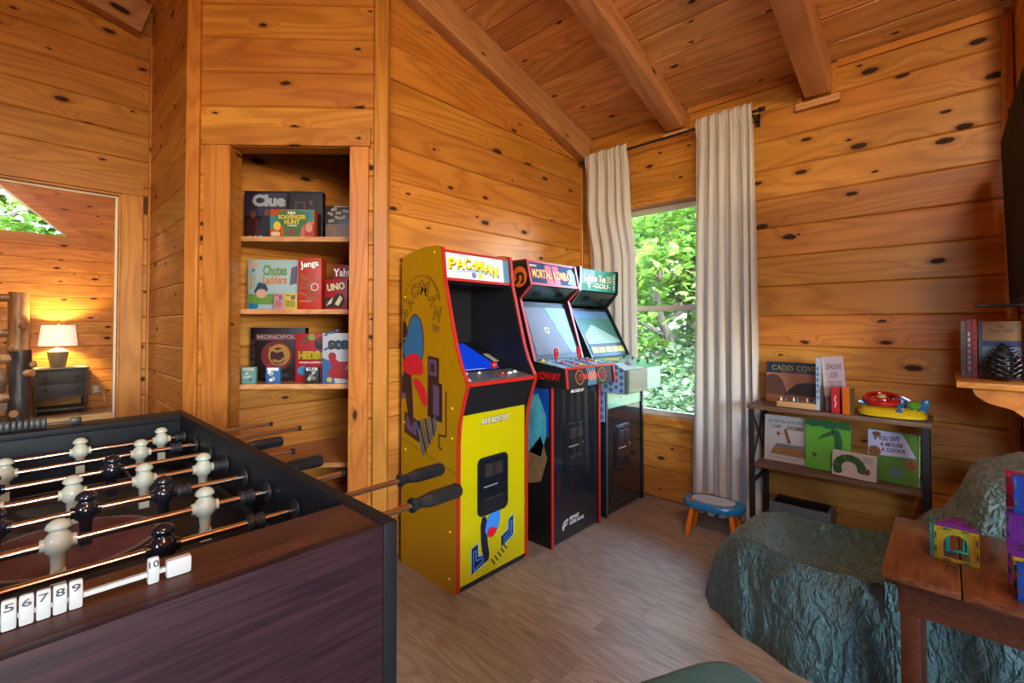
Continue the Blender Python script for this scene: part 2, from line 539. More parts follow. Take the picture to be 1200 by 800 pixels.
class Face:
    """a print plane on a thing: origin o, right u, up v (all in the thing's own space)"""
    def __init__(self, parent, o, u, v, th=0.0007):
        self.p = parent; self.o = Vector(o); self.u = Vector(u).normalized(); self.v = Vector(v).normalized()
        self.n = self.u.cross(self.v); self.th = th
    def pt(self, a, b, l):
        return self.o + self.u * a + self.v * b + self.n * (l * self.th)
    def poly(self, name, pts, mat, l=1):
        mb = MB().prism([self.pt(a, b, l - 1) for a, b in pts], self.n * self.th)
        return mb.build(name, mat, self.p)
    def rect(self, name, a0, b0, a1, b1, mat, l=1):
        return self.poly(name, [(a0, b0), (a1, b0), (a1, b1), (a0, b1)], mat, l)
    def rrect(self, name, a0, b0, a1, b1, r, mat, l=1):
        pts = []
        for cx, cy, st in ((a1 - r, b0 + r, -90), (a1 - r, b1 - r, 0), (a0 + r, b1 - r, 90), (a0 + r, b0 + r, 180)):
            pts += [(cx + r * math.cos(R(st + k * 22.5)), cy + r * math.sin(R(st + k * 22.5))) for k in range(5)]
        return self.poly(name, pts, mat, l)
    def disc(self, name, ca, cb, ra, rb, mat, l=1, n=24, rot=0.0):
        pts = []
        for i in range(n):
            x, y = ra * math.cos(2 * PI * i / n), rb * math.sin(2 * PI * i / n)
            pts.append((ca + x * math.cos(rot) - y * math.sin(rot), cb + x * math.sin(rot) + y * math.cos(rot)))
        return self.poly(name, pts, mat, l)
    def line(self, name, pts, w, mat, l=1):
        """thin stroke through 2D points"""
        mb = MB()
        for (x0, y0), (x1, y1) in zip(pts[:-1], pts[1:]):
            d = Vector((x1 - x0, y1 - y0)); L = d.length or 1e-6; nx, ny = -d.y / L * w / 2, d.x / L * w / 2
            mb.prism([self.pt(a, b, l - 1) for a, b in ((x0 + nx, y0 + ny), (x0 - nx, y0 - ny), (x1 - nx, y1 - ny), (x1 + nx, y1 + ny))], self.n * self.th)
        return mb.build(name, mat, self.p)
    def text(self, s, a0, b0, a1, b1, mat, l=1, bold=0.0, shear=0.0, name='lettering', warp=None, rot=0.0):
        v, f = text_geo(s, bold, shear)
        if len(v) == 0: return None
        lo, hi = v.min(0), v.max(0)
        sx = (a1 - a0) / max(1e-6, hi[0] - lo[0]); sy = (b1 - b0) / max(1e-6, hi[1] - lo[1])
        ca, cb = (a0 + a1) / 2, (b0 + b1) / 2
        pts = []
        for q in v:
            a, b = a0 + (q[0] - lo[0]) * sx, b0 + (q[1] - lo[1]) * sy
            if warp: a, b = warp(a, b)
            if rot:
                da, db = a - ca, b - cb
                a, b = ca + da * math.cos(rot) - db * math.sin(rot), cb + da * math.sin(rot) + db * math.cos(rot)
            pts.append(self.pt(a, b, l))
        me = bpy.data.meshes.new(name)
        me.from_pydata([tuple(p) for p in pts], [], f)
        return link(name, me, mat, self.p)

def front_face(parent, w, d, h, z0=0.0):
    """print plane on the local -Y side of a w x d x h thing centred on its base"""
    return Face(parent, (-w / 2, -d / 2, z0), (1, 0, 0), (0, 0, 1))

# ================================================================== THE SHELL
XW, YW, CS, ZW = 3.2, 2.18, 0.275, 2.77
def zc(x): return ZW + CS * (XW - x)
S2 = math.sqrt(0.5)
DE, DN, DP = Vector((S2, -S2, 0)), Vector((-S2, -S2, 0)), Vector((0.637, 2.855, 0))    # chamfer wall: direction, normal, left end
XS, YD, YR = 0.637, 4.13, -0.25
T_B = 0.02

# floor
fl = struct('floor', MB().box(-3.4, 3.45, -4.2, 10.0, -0.12, -0.004), 'floor_base')
w = 0.182; k = 0
x = 0.372
while x < XW - 0.01:
    wd = min(w, XW - x)
    y = -0.9 - random.random() * 0.9
    while y < 2.18:
        L = 1.22
        y0, y1 = max(y, -0.9), min(y + L, 2.18)
        if y1 - y0 > 0.03:
            board('plank', fl, 'floor', (x + wd, y0, 0), (0, 1, 0), (-1, 0, 0), y1 - y0 - 0.0008, wd - 0.0008, 0.006, 0.0006)
        y += L
    x += w
MB().box(-3.3, 0.371, -4.0, 9.5, -0.006, -0.0005).build('planking', 'floor', fl)
MB().box(0.372, 2.3, 2.19, 9.5, -0.006, -0.0005).build('planking', 'floor', fl)
MB().box(0.372, 3.2, -4.0, -0.91, -0.006, -0.0005).build('planking', 'floor', fl)

# ceiling slab + boards
ce = struct('ceiling', MB().prism([(3.38, -4.2, zc(3.38) + 0.03), (-3.4, -4.2, zc(-3.4) + 0.03), (-3.4, -4.2, zc(-3.4) + 0.16), (3.38, -4.2, zc(3.38) + 0.16)], (0, 8.48, 0)), 'pine_ceiling')
sd = Vector((-1, 0, CS)).normalized()
xs = XW - 0.14
prev = XW
while prev > 0.1:
    L = math.hypot(prev - xs, (prev - xs) * CS)
    board('ceiling_board', ce, 'pine_ceiling', (prev, 4.12, zc(prev)), (0, -1, 0), sd, 4.6, L - 0.002, 0.02, 0.008)
    prev = xs; xs -= 0.176
# rafters (exposed beams)
def beam(y0, y1, depth, x_lo, label, x_hi=-0.6):
    n = Vector((CS, 0, 1)).normalized()
    L = math.hypot(x_lo - x_hi, CS * (x_lo - x_hi))
    mb = MB().box(0, L, 0, y1 - y0, -depth, -0.001)
    o = mb.build('ceiling_beam', 'pine_beam', ce, bevel=0.004)
    m = Matrix((Vector((-1, 0, CS)).normalized(), Vector((0, -1, 0)), n)).transposed().to_4x4()
    m.translation = Vector((x_lo, y1, zc(x_lo)))
    o.matrix_basis = m
    return o
beam(2.10, 2.20, 0.20, 3.2, 'beam')
beam(1.326, 1.451, 0.14, 3.2, 'beam')
beam(0.466, 0.593, 0.195, 3.2, 'beam')
beam(-0.40, -0.27, 0.16, 3.2, 'beam')
beam(4.02, 4.12, 0.22, 0.62, 'beam')

# window wall --------------------------------------------------------
WY0, WY1, WZ0, WZ1 = 0.98, 1.90, 0.56, 2.17
ww = struct('wall_window', MB().box(XW + T_B, XW + 0.16, -0.41, WY0, 0, zc(XW + 0.16)).box(XW + T_B, XW + 0.16, WY1, 2.4, 0, zc(XW + 0.16)).box(XW + T_B, XW + 0.16, WY0, WY1, 0, WZ0).box(XW + T_B, XW + 0.16, WY0, WY1, WZ1, zc(XW + 0.16)), 'outer')
zs = rows(ZW)
for z0, z1 in zip(zs[:-1], zs[1:]):
    parts = [(YR, YW, z0, z1)]
    if z1 > WZ0 and z0 < WZ1:
        parts = [(YR, WY0, z0, z1), (WY1, YW, z0, z1)]
        if z0 < WZ0: parts.append((WY0, WY1, z0, WZ0))
        if z1 > WZ1: parts.append((WY0, WY1, WZ1, z1))
    for a, b, p0, p1 in parts:
        board('plank', ww, 'pine', (XW, b, p0), (0, -1, 0), (0, 0, 1), b - a, p1 - p0 - 0.001, T_B, 0.007)
# strip under the ceiling, small posts and the seat of the middle beam
for a, b in ((-0.22, 0.44), (0.62, 1.30)):
    board('cornice_strip', ww, 'pine_trim', (XW - 0.018, b, ZW - 0.045), (0, -1, 0), (0, 0, 1), b - a, 0.042, 0.02, 0.003)
board('corner_strip', ww, 'pine_trim', (XW - 0.016, 1.30, 2.585), (0, 0, 1), (0, 1, 0), 0.14, 0.03, 0.016, 0.002)
board('beam_seat', ww, 'pine_beam', (XW - 0.035, 0.645, 2.528), (0, -1, 0), (0, 0, 1), 0.22, 0.042, 0.04, 0.003)
board('beam_seat', ww, 'pine_beam', (XW - 0.03, 1.48, 2.595), (0, -1, 0), (0, 0, 1), 0.19, 0.03, 0.04, 0.003)
board('beam_cheek', ww, 'pine_trim', (XW - 0.02, 0.44, 2.57), (0, 0, 1), (0, 1, 0), 0.17, 0.03, 0.02, 0.002)
board('beam_cheek', ww, 'pine_trim', (XW - 0.02, 0.61, 2.57), (0, 0, 1), (0, 1, 0), 0.17, 0.03, 0.02, 0.002)

# window: jamb lining, casing, two sashes with panes
wd_ = struct('window_1', MB().box(XW - 0.02, XW + 0.16, WY0 - 0.0, WY0 + 0.03, WZ0, WZ1).box(XW - 0.02, XW + 0.16, WY1 - 0.03, WY1, WZ0, WZ1).box(XW - 0.02, XW + 0.16, WY0, WY1, WZ1 - 0.03, WZ1).box(XW - 0.02, XW + 0.16, WY0, WY1, WZ0, WZ0 + 0.03), 'pine_trim')
MB().box(XW - 0.045, XW - 0.001, WY0 - 0.07, WY1 + 0.07, WZ0 - 0.028, WZ0 + 0.004).build('window_sill', 'pine_trim', wd_, bevel=0.006)
MB().box(XW - 0.02, XW - 0.001, WY0 - 0.07, WY1 + 0.07, WZ1 - 0.005, WZ1 + 0.05).build('casing', 'pine_trim', wd_, bevel=0.003)
for a in (WY0 - 0.07, WY1):
    MB().box(XW - 0.02, XW - 0.001, a, a + 0.07, WZ0, WZ1).build('casing', 'pine_trim', wd_, bevel=0.003)
M['vinyl'] = plain('tan_vinyl_sash', (0.50, 0.44, 0.36), 0.4)
M['glass'] = window_glass('window_glass')
def sash(x, z0, z1, rail):
    f = MB()
    a, b = WY0 + 0.03, WY1 - 0.03
    f.box(x, x + 0.035, a, a + 0.04, z0, z1).box(x, x + 0.035, b - 0.04, b, z0, z1).box(x, x + 0.035, a + 0.04, b - 0.04, z0, z0 + rail).box(x, x + 0.035, a + 0.04, b - 0.04, z1 - rail, z1)
    s = f.build('sash', 'vinyl', wd_)
    MB().box(x + 0.014, x + 0.018, a + 0.04, b - 0.04, z0 + rail, z1 - rail).build('pane', 'glass', s)
    return s
sash(XW + 0.085, 1.355, WZ1 - 0.03, 0.04)
sl = sash(XW + 0.045, WZ0 + 0.03, 1.395, 0.035)
MB().box(XW + 0.035, XW + 0.05, 1.38, 1.44, 1.385, 1.41).build('sash_lock', 'vinyl', sl, bevel=0.003)

# arcade wall --------------------------------------------------------
wa = struct('wall_arcade', MB().prism([(1.30, YW + T_B, 0), (3.36, YW + T_B, 0), (3.36, YW + T_B, zc(3.36)), (1.30, YW + T_B, zc(1.30))], (0, 0.1, 0)), 'pine_back')
zs = rows(zc(1.3))
for z0, z1 in zip(zs[:-1], zs[1:]):
    L = XW - 1.31
    if z1 < ZW - 0.01:
        board('plank', wa, 'pine', (1.31, YW, z0), (1, 0, 0), (0, 0, 1), L, z1 - z0 - 0.001, T_B, 0.007)
    else:
        pts = clip_poly([(0, 0), (L, 0), (L, z1 - z0 - 0.001), (0, z1 - z0 - 0.001)], CS, 1.0, ZW + CS * (XW - 1.31) - z0)
        if len(pts) > 2:
            board_poly('plank', wa, 'pine', (1.31, YW, z0), (1, 0, 0), (0, 0, 1), pts, T_B)
board('corner_strip', wa, 'pine_trim', (XW - 0.028, YW - 0.02, 0.0), (0, 0, 1), (-1, 0, 0), 2.55, 0.026, 0.02, 0.004)

# chamfered closet wall ------------------------------------------------
DL = (1.312 - 0.637) / S2
def dpt(s, t, z):
    p = DP + DE * s - DN * t
    return Vector((p.x, p.y, z))
ZT = 3.5
def dbox(mb, s0, s1, t0, t1, z0, z1):
    return mb.prism([dpt(s0, t0, z0), dpt(s1, t0, z0), dpt(s1, t1, z0), dpt(s0, t1, z0)], (0, 0, z1 - z0))
OP0, OP1, OPZ = 0.175, 0.794, 2.19
wcb = MB()
dbox(wcb, 0.02, OP0 - 0.02, T_B, 0.10, 0, ZT); dbox(wcb, OP1 + 0.02, DL - 0.02, T_B, 0.10, 0, ZT); dbox(wcb, OP0 - 0.02, OP1 + 0.02, T_B, 0.10, OPZ + 0.02, ZT)
wc = struct('wall_closet', wcb, 'pine_back')
zs = rows(zc(0.95))
for z0, z1 in zip(zs[:-1], zs[1:]):
    for a, b in ([(0.0, DL)] if z0 > OPZ - 0.02 else [(0.0, OP0), (OP1, DL)]):
        if z0 < OPZ < z1 and b - a > 0.9: pass
        board('plank', wc, 'pine', dpt(a, 0, z0), DE, (0, 0, 1), b - a, z1 - z0 - 0.001, T_B, 0.007)
# door-less closet opening: casing and lining
dr = struct('door_1', dbox(dbox(dbox(MB(), OP0 - 0.019, OP0, 0.0, 0.10, 0, OPZ), OP1, OP1 + 0.019, 0.0, 0.10, 0, OPZ), OP0 - 0.019, OP1 + 0.019, 0.0, 0.10, OPZ, OPZ + 0.019), 'pine_trim')
def vboard(name, parent, mat, base, face, W, L, T, ch=0.003):
    """upright board: face = direction it looks, base = lower corner at its left as seen from the front"""
    face = Vector(face).normalized()
    right = Vector((0, 0, 1)).cross(face)          # to the viewer's right
    # local x up, local z to the left so that -y looks along face
    o = bpy.data.objects.new(name, board_mesh(L, W, T, ch, mat))
    COL.objects.link(o)
    xd, yd = Vector((0, 0, 1)), -face
    zd = xd.cross(yd)
    base = Vector(base)
    if zd.dot(right) < 0: base = base + right * W
    m = Matrix((xd, yd, zd)).transposed().to_4x4(); m.translation = base
    o.matrix_basis = m
    o.parent = parent
    return o
vboard('casing', dr, 'pine_trim', dpt(0.044, -0.018, 0), DN, 0.131, OPZ, 0.018)
vboard('casing', dr, 'pine_trim', dpt(OP1, -0.018, 0), DN, 0.098, OPZ, 0.018)
board('casing', dr, 'pine_trim', dpt(0.036, -0.02, OPZ + 0.002), DE, (0, 0, 1), 0.866, 0.095, 0.02, 0.003)
# corner posts of the chamfer
def post(n, p, face, W, L, T):
    o = vboard('trim_%d' % n, None, 'pine_trim', p, face, W, L, T, 0.006)
    return tag(o, kind='structure')
post(1, dpt(DL - 0.035, -0.024, 0), DN, 0.075, 3.28, 0.05)
post(2, dpt(-0.05, -0.024, 0), DN, 0.068, 3.46, 0.05)

# closet inside: back, side, shelves
CB, CX = 3.02, 1.60
wcl = struct('wall_closet_inside', MB().box(0.66, CX + 0.1, CB + T_B, CB + 0.1, 0, 2.5).box(CX + T_B, CX + 0.1, 2.32, CB + T_B, 0, 2.5).prism([dpt(0.1, 0.1, 2.42), dpt(0.93, 0.1, 2.42), (CX + 0.1, 2.32, 2.42), (CX + 0.1, CB + 0.1, 2.42), (0.7, CB + 0.1, 2.42)], (0, 0, 0.08)), 'pine_back')
zs = rows(2.42)
for z0, z1 in zip(zs[:-1], zs[1:]):
    board('plank', wcl, 'pine', (0.68, CB, z0), (1, 0, 0), (0, 0, 1), CX - 0.68, z1 - z0 - 0.001, T_B, 0.007)
    board('plank', wcl, 'pine', (CX, CB, z0), (0, -1, 0), (0, 0, 1), CB - 2.30, z1 - z0 - 0.001, T_B, 0.007)
SHZ = [1.738, 1.338, 0.928]
for i, z in enumerate(SHZ + [0.5]):
    sh = MB().prism([dpt(OP0 - 0.01, 0.115, z - 0.026), dpt(OP1 + 0.10, 0.115, z - 0.026), (CX - 0.005, 2.33, z - 0.026), (CX - 0.005, CB - 0.005, z - 0.026), (0.70, CB - 0.005, z - 0.026)], (0, 0, 0.026)).build('closet_shelf', 'pine_beam')
    tag(sh, ['top pine shelf in the closet nook under the dark mystery game', 'middle pine shelf in the closet nook under the red block tower game', 'third pine shelf in the closet nook under the dragon print game box', 'lowest pine shelf in the closet nook with nothing on it'][i], 'shelf', 'closet shelves')

# side wall of the closet towards the bedroom door ---------------------
wsd = struct('wall_closet_side', MB().box(XS + T_B, XS + 0.12, 2.90, YD + 0.1, 0, zc(XS + 0.12)), 'pine_back')
zs = rows(zc(XS) - 0.005)
for z0, z1 in zip(zs[:-1], zs[1:]):
    board('plank', wsd, 'pine', (XS, YD, z0), (0, -1, 0), (0, 0, 1), YD - 2.87, z1 - z0 - 0.001, T_B, 0.007)
vboard('corner_strip', wsd, 'pine_trim', (XS - 0.012, YD - 0.001, 0), (-1, 0, 0), 0.03, zc(XS) - 0.24, 0.012)

# bedroom-door wall -----------------------------------------------------
BO0, BO1, BOZ = -0.85, 0.47, 2.14
wb = struct('wall_bedroom_door', MB().prism([(-3.3, YD + T_B, 0), (BO0 - 0.02, YD + T_B, 0), (BO0 - 0.02, YD + T_B, zc(BO0)), (-3.3, YD + T_B, zc(-3.3))], (0, 0.1, 0)).box(BO1 + 0.02, 0.8, YD + T_B, YD + 0.12, 0, zc(0.8)).prism([(BO0 - 0.02, YD + T_B, BOZ + 0.02), (BO1 + 0.02, YD + T_B, BOZ + 0.02), (BO1 + 0.02, YD + T_B, zc(BO1)), (BO0 - 0.02, YD + T_B, zc(BO0))], (0, 0.1, 0)), 'pine_back')
zs = rows(zc(-1.6))
for z0, z1 in zip(zs[:-1], zs[1:]):
    for a, b in ([(-1.6, XS)] if z0 > BOZ - 0.12 else [(-1.6, BO0), (BO1, XS)]):
        pts = clip_poly([(0, 0), (b - a, 0), (b - a, z1 - z0 - 0.001), (0, z1 - z0 - 0.001)], CS, 1.0, ZW + CS * (XW - a) - z0)
        if len(pts) < 3: continue
        if len(pts) == 4 and abs(pts[2][1] - (z1 - z0 - 0.001)) < 1e-6:
            if z0 < BOZ < z1 and b - a > 1.5:
                z0 = BOZ + 0.02
                if z1 - z0 < 0.02: continue
            board('plank', wb, 'pine', (a, YD, z0), (1, 0, 0), (0, 0, 1), b - a, z1 - z0 - 0.001, T_B, 0.007)
        else:
            board_poly('plank', wb, 'pine', (a, YD, z0), (1, 0, 0), (0, 0, 1), pts, T_B)
d2 = struct('door_2', MB().box(BO1, BO1 + 0.019, YD - 0.005, YD + 0.125, 0, BOZ).box(BO0 - 0.019, BO0, YD - 0.005, YD + 0.125, 0, BOZ).box(BO0 - 0.019, BO1 + 0.019, YD - 0.005, YD + 0.125, BOZ, BOZ + 0.019), 'pine_trim')
vboard('casing', d2, 'pine_trim', (BO1 + 0.01, YD - 0.022, 0), (0, -1, 0), 0.12, BOZ + 0.01, 0.02)
vboard('casing', d2, 'pine_trim', (BO0 - 0.13, YD - 0.022, 0), (0, -1, 0), 0.12, BOZ + 0.01, 0.02)
board('casing', d2, 'pine_trim', (BO0 - 0.13, YD - 0.024, BOZ + 0.011), (1, 0, 0), (0, 0, 1), BO1 - BO0 + 0.26, 0.115, 0.022, 0.003)
M['stop'] = plain('pale_door_stop', (0.72, 0.62, 0.45), 0.25)  # pale tone paints the bright lit edge of the stop
MB().box(BO1 - 0.012, BO1, YD + 0.05, YD + 0.075, 0, BOZ - 0.012).box(BO0, BO1, YD + 0.05, YD + 0.075, BOZ - 0.012, BOZ).build('door_stop', 'stop', d2)

# right wall behind the sofa --------------------------------------------
XR = 2.72
wr = struct('wall_right', MB().prism([(XR, YR - T_B, 0), (3.36, YR - T_B, 0), (3.36, YR - T_B, zc(3.36)), (XR, YR - T_B, zc(XR))], (0, -0.1, 0)), 'pine_back')
zs = rows(zc(XR))
for z0, z1 in zip(zs[:-1], zs[1:]):
    L = XW - XR
    pts = clip_poly([(0, 0), (L, 0), (L, z1 - z0 - 0.001), (0, z1 - z0 - 0.001)], -CS, 1.0, ZW - z0)
    if z1 < ZW - 0.01:
        board('plank', wr, 'pine', (XW, YR, z0), (-1, 0, 0), (0, 0, 1), L, z1 - z0 - 0.001, T_B, 0.007)
    elif len(pts) > 2:
        board_poly('plank', wr, 'pine', (XW, YR, z0), (-1, 0, 0), (0, 0, 1), pts, T_B)
vboard('corner_strip', ww, 'pine_trim', (XW - 0.018, -0.205, 0), (-1, 0, 0), 0.04, ZW - 0.05, 0.016)
vboard('end_board', wr, 'pine_trim', (XR - 0.02, YR + 0.004, 0), (-1, 0, 0), 0.13, zc(XR) - 0.01, 0.02)

# great room behind the camera; its window opening lets the sky in
struct('wall_back', MB().box(-3.4, -3.2, -4.2, -1.7, 0, 4.7).box(-3.4, -3.2, -0.5, 4.3, 0, 4.7).box(-3.4, -3.2, -1.7, -0.5, 0, 2.1).box(-3.4, -3.2, -1.7, -0.5, 2.95, 4.7), 'pine')  # unseen high opening, added for cool light from above
struct('wall_great_room', MB().box(-3.4, -1.9, -4.2, -4.0, 0, 4.7).box(0.1, 3.4, -4.2, -4.0, 0, 4.7).box(-1.9, 0.1, -4.2, -4.0, 0, 0.9).box(-1.9, 0.1, -4.2, -4.0, 2.4, 4.7), 'pine')
wgs = struct('wall_great_room_side', MB().box(XW + T_B, XW + 0.16, -4.2, YR - 0.16, 0, zc(XW + 0.16)), 'pine_back')
zs = rows(ZW)
for z0, z1 in zip(zs[:-1], zs[1:]):
    board('plank', wgs, 'pine', (XW, YR - 0.121, z0), (0, -1, 0), (0, 0, 1), 3.62, z1 - z0 - 0.001, T_B, 0.007)

# bedroom -----------------------------------------------------------------
YB = 9.5
ZB = 4.2
wf = struct('wall_bedroom_far', MB().box(-3.0, 2.3, YB + T_B, YB + 0.15, 0, 2.565).prism([(0.51, YB + T_B, 2.565), (2.3, YB + T_B, 2.565), (2.3, YB + T_B, ZB), (-1.2, YB + T_B, ZB), (-1.2, YB + T_B, 4.13)], (0, 0.13, 0)).box(-3.0, -1.2, YB + T_B, YB + 0.15, 2.565, ZB), 'outer')
zs = rows(3.75)
for z0, z1 in zip(zs[:-1], zs[1:]):
    if z1 < 2.5:
        board('plank', wf, 'pine', (-1.4, YB, z0), (1, 0, 0), (0, 0, 1), 3.6, z1 - z0 - 0.001, T_B, 0.007)
    else:
        pts = [(-1.2, z0), (2.2, z0), (2.2, z1 - 0.001), (-1.2, z1 - 0.001)]
        if z0 < 2.565: board_poly('plank', wf, 'pine', (0, YB, 0), (1, 0, 0), (0, 0, 1), clip_poly(pts, 0, 1, 2.565), T_B)
        pts = clip_poly(clip_poly(pts, 0, -1, -2.565), -0.917, -1.0, -(0.917 * 0.51 + 2.565))
        if len(pts) > 2: board_poly('plank', wf, 'pine', (0, YB, 0), (1, 0, 0), (0, 0, 1), pts, T_B)
w2 = struct('window_2', MB().box(-1.2, 0.72, YB - 0.022, YB - 0.001, 2.45, 2.565), 'pine_trim')
hyp = Vector((-1.0, 0, 0.917)).normalized()
mbh = MB()
a = Vector((0.72, YB - 0.022, 2.565)); b_ = a + hyp * 2.5
q = Vector((0.51, YB - 0.022, 2.565)); q2 = q + hyp * 2.3
mbh.prism([tuple(q), tuple(a), tuple(b_), tuple(q2)], (0, 0.02, 0)).build('casing', 'pine_trim', w2)
MB().prism([(0.50, YB + 0.01, 2.575), tuple(Vector((0.50, YB + 0.01, 2.575)) + hyp * 2.25), tuple(Vector((0.465, YB + 0.01, 2.575)) + hyp * 2.25), (0.465, YB + 0.01, 2.575)], (0, 0.05, 0)).build('casing', 'stop', w2)
MB().prism([(0.49, YB + 0.05, 2.58), (-1.2, YB + 0.05, 2.58), (-1.2, YB + 0.05, 4.12)], (0, 0.005, 0)).build('pane', 'glass', w2)
struct('wall_bedroom_right', MB().box(2.2, 2.3, YD + 0.1, YB + 0.1, 0, ZB), 'pine')
struct('wall_bedroom_left', MB().box(-3.1, -3.0, YD + 0.1, YB + 0.1, 0, ZB), 'pine')
struct('ceiling_bedroom', MB().box(-3.1, 2.4, YD + 0.12, YB + 0.2, ZB - 0.02, ZB + 0.1), 'pine_ceiling')
struct('wall_closet_back', MB().box(0.8, 2.3, 4.22, 4.28, 0, ZB), 'pine_back')

# ------------------------------------------------------------------ lamps the rooms have
def ceiling_lamp(loc, label, energy, color):
    """flush dome lamp on a short stem under the sloped ceiling; carries its own light"""
    t = thing('ceiling_lamp', label, 'lamp', loc)
    MB().lathe([(0.012, -0.40), (0.012, -0.05), (0.07, -0.02), (0.07, 0)]).build('stem', 'black_metal', t, smooth=True)
    M['lamp_glass'] = M.get('lamp_glass') or plain('lamp_glass', (0.9, 0.85, 0.75), 0.4, emit=((1.0, 0.75, 0.45), 3.0))
    MB().lathe([(0.02, -0.13), (0.10, -0.12), (0.16, -0.07), (0.17, 0.0)], (0, 0, -0.40)).build('shade', 'lamp_glass', t, smooth=True)
    add_light('lamp_light', 'POINT', (loc[0], loc[1], loc[2] - 0.66), energy, color, radius=0.14)
    return t
ceiling_lamp((0.35, -0.65, zc(0.35) - 0.005), 'dome ceiling lamp on a black stem beside the television wall', 115, (1.0, 0.70, 0.42))
ceiling_lamp((-1.6, -1.9, zc(-1.6) - 0.005), 'dome ceiling lamp on a black stem over the great room', 40, (1.0, 0.72, 0.45))

# ================================================================== FOOSBALL TABLE
M['mahogany'] = dark_wood('mahogany_laminate', (0.014, 0.007, 0.010), (0.034, 0.014, 0.018), rough=0.34, coat=0.0, spec=0.14, gw=0.1)
M['mahogany_top'] = dark_wood('mahogany_top', (0.030, 0.010, 0.006), (0.075, 0.025, 0.014), rough=0.35, gw=0.12)
M['field'] = plain('black_play_field', (0.010, 0.010, 0.012), 0.45, spec=0.15)
M['field_pink'] = plain('field_print_pink', (0.13, 0.045, 0.055), 0.5, spec=0.15)
M['field_line'] = plain('field_print_line', (0.20, 0.17, 0.21), 0.5, spec=0.15)
FX0, FX1, FY0, FY1, FZ = -0.285, 0.475, 0.727, 2.325, 0.90
ft = thing('foosball_table', 'dark mahogany foosball table with black side rails and steel rods', 'foosball table', ((FX0 + FX1) / 2, (FY0 + FY1) / 2, 0))
fo = Vector(ft.location)
def fbox(name, mat, x0, x1, y0, y1, z0, z1, bevel=0.003, par=None):
    return MB().box(x0 - fo.x, x1 - fo.x, y0 - fo.y, y1 - fo.y, z0, z1).build(name, mat, par or ft, bevel=bevel)
RT = 0.028
for xa in (FX0, FX1 - RT):
    fbox('side_rail', 'rail_black', xa, xa + RT, FY0, FY1, 0.52, FZ)
fbox('end_panel', 'mahogany', FX0 + RT, FX1 - RT, FY0 + 0.002, FY0 + 0.022, 0.52, FZ - 0.002, 0.001)
fbox('end_top', 'mahogany_top', FX0 + RT, FX1 - RT, FY0 + 0.0225, FY0 + 0.148, FZ - 0.022, FZ - 0.0025, 0.002)
fbox('end_panel', 'mahogany', FX0 + RT, FX1 - RT, FY1 - 0.022, FY1 - 0.002, 0.52, FZ - 0.002, 0.001)
fbox('end_top', 'rail_black', FX0 + RT, FX1 - RT, FY1 - 0.122, FY1 - 0.0225, FZ - 0.022, FZ - 0.0025, 0.002)
for ya in (FY0 + 0.128, FY1 - 0.122):
    fbox('goal_wall', 'rail_black', FX0 + RT, FX1 - RT, ya, ya + 0.02, 0.60, FZ - 0.023, 0.001)
fp = fbox('play_field', 'field', FX0 + RT, FX1 - RT, FY0 + 0.148, FY1 - 0.122, 0.715, 0.73, 0.0)
pf = Face(fp, (-fo.x, -fo.y, 0.7301), (1, 0, 0), (0, 1, 0), 0.0005)
mx, my = (FX0 + FX1) / 2, (FY0 + FY1) / 2
pf.disc('centre_circle', mx, my, 0.17, 0.17, 'field_line', 1, 40)
pf.disc('centre_circle', mx, my, 0.157, 0.157, 'field_pink', 2, 40)
for yy in (FY0 + 0.148, FY1 - 0.122):
    d = 1 if yy < my else -1
    pf.line('goal_box', [(mx - 0.18, yy), (mx - 0.18, yy + d * 0.16), (mx + 0.18, yy + d * 0.16), (mx + 0.18, yy)], 0.008, 'field_line', 1)
for yy in (FY0 + 0.148, FY1 - 0.122 - 0.06):
    for xx in (FX0 + RT, FX1 - RT - 0.06):
        pf.poly('corner_ramp', [(xx, yy), (xx + 0.06, yy), (xx + 0.06, yy + 0.06), (xx, yy + 0.06)], 'black_matte', 1)
for xa in (FX0 + 0.03, FX1 - 0.03 - 0.09):
    for ya in (FY0 + 0.04, FY1 - 0.04 - 0.09):
        fbox('leg', 'black', xa, xa + 0.09, ya, ya + 0.09, 0, 0.525, 0.004)
# a raised ledge along both side rails (playfield edge strip)
for xa in (FX0 + RT, FX1 - RT - 0.012):
    fbox('field_edge', 'black_matte', xa, xa + 0.012, FY0 + 0.15, FY1 - 0.125, 0.73, 0.745, 0.001)
# players
def player_mesh():
    mb = MB()
    mb.box(-0.011, 0.011, -0.007, 0.007, -0.075, -0.047)
    mb.lathe([(0.010, -0.05), (0.0115, -0.035), (0.0125, -0.02), (0.0195, -0.014), (0.0235, -0.002), (0.0225, 0.010), (0.0165, 0.019), (0.0135, 0.0225), (0.0140, 0.026),
              (0.0195, 0.029), (0.0200, 0.0315), (0.0175, 0.0385), (0.010, 0.0445), (0.002, 0.0465)], n=16)
    mb.cyl((-0.0265, 0, 0.001), (0.0265, 0, 0.001), 0.0125, n=12)
    return mb.mesh('player', 0, True, angle=50)
pm_w, pm_b = player_mesh(), player_mesh()
pm_w.materials.append(M['ivory']); pm_b.materials.append(M['navy_black'])
bump_me = MB().lathe([(0.011, -0.016), (0.017, -0.015), (0.017, -0.006), (0.0145, -0.004), (0.0145, 0.004), (0.017, 0.006), (0.017, 0.015), (0.011, 0.016)], axis=(1, 0, 0), n=14).mesh('bumper', 0, True)
bump_me.materials.append(M['black_matte'])
bush_me = MB().lathe([(0.012, -0.006), (0.024, -0.006), (0.025, -0.002), (0.020, 0.001), (0.013, 0.002)], axis=(1, 0, 0), n=18).mesh('bushing', 0, True)
bush_me.materials.append(M['black_matte'])
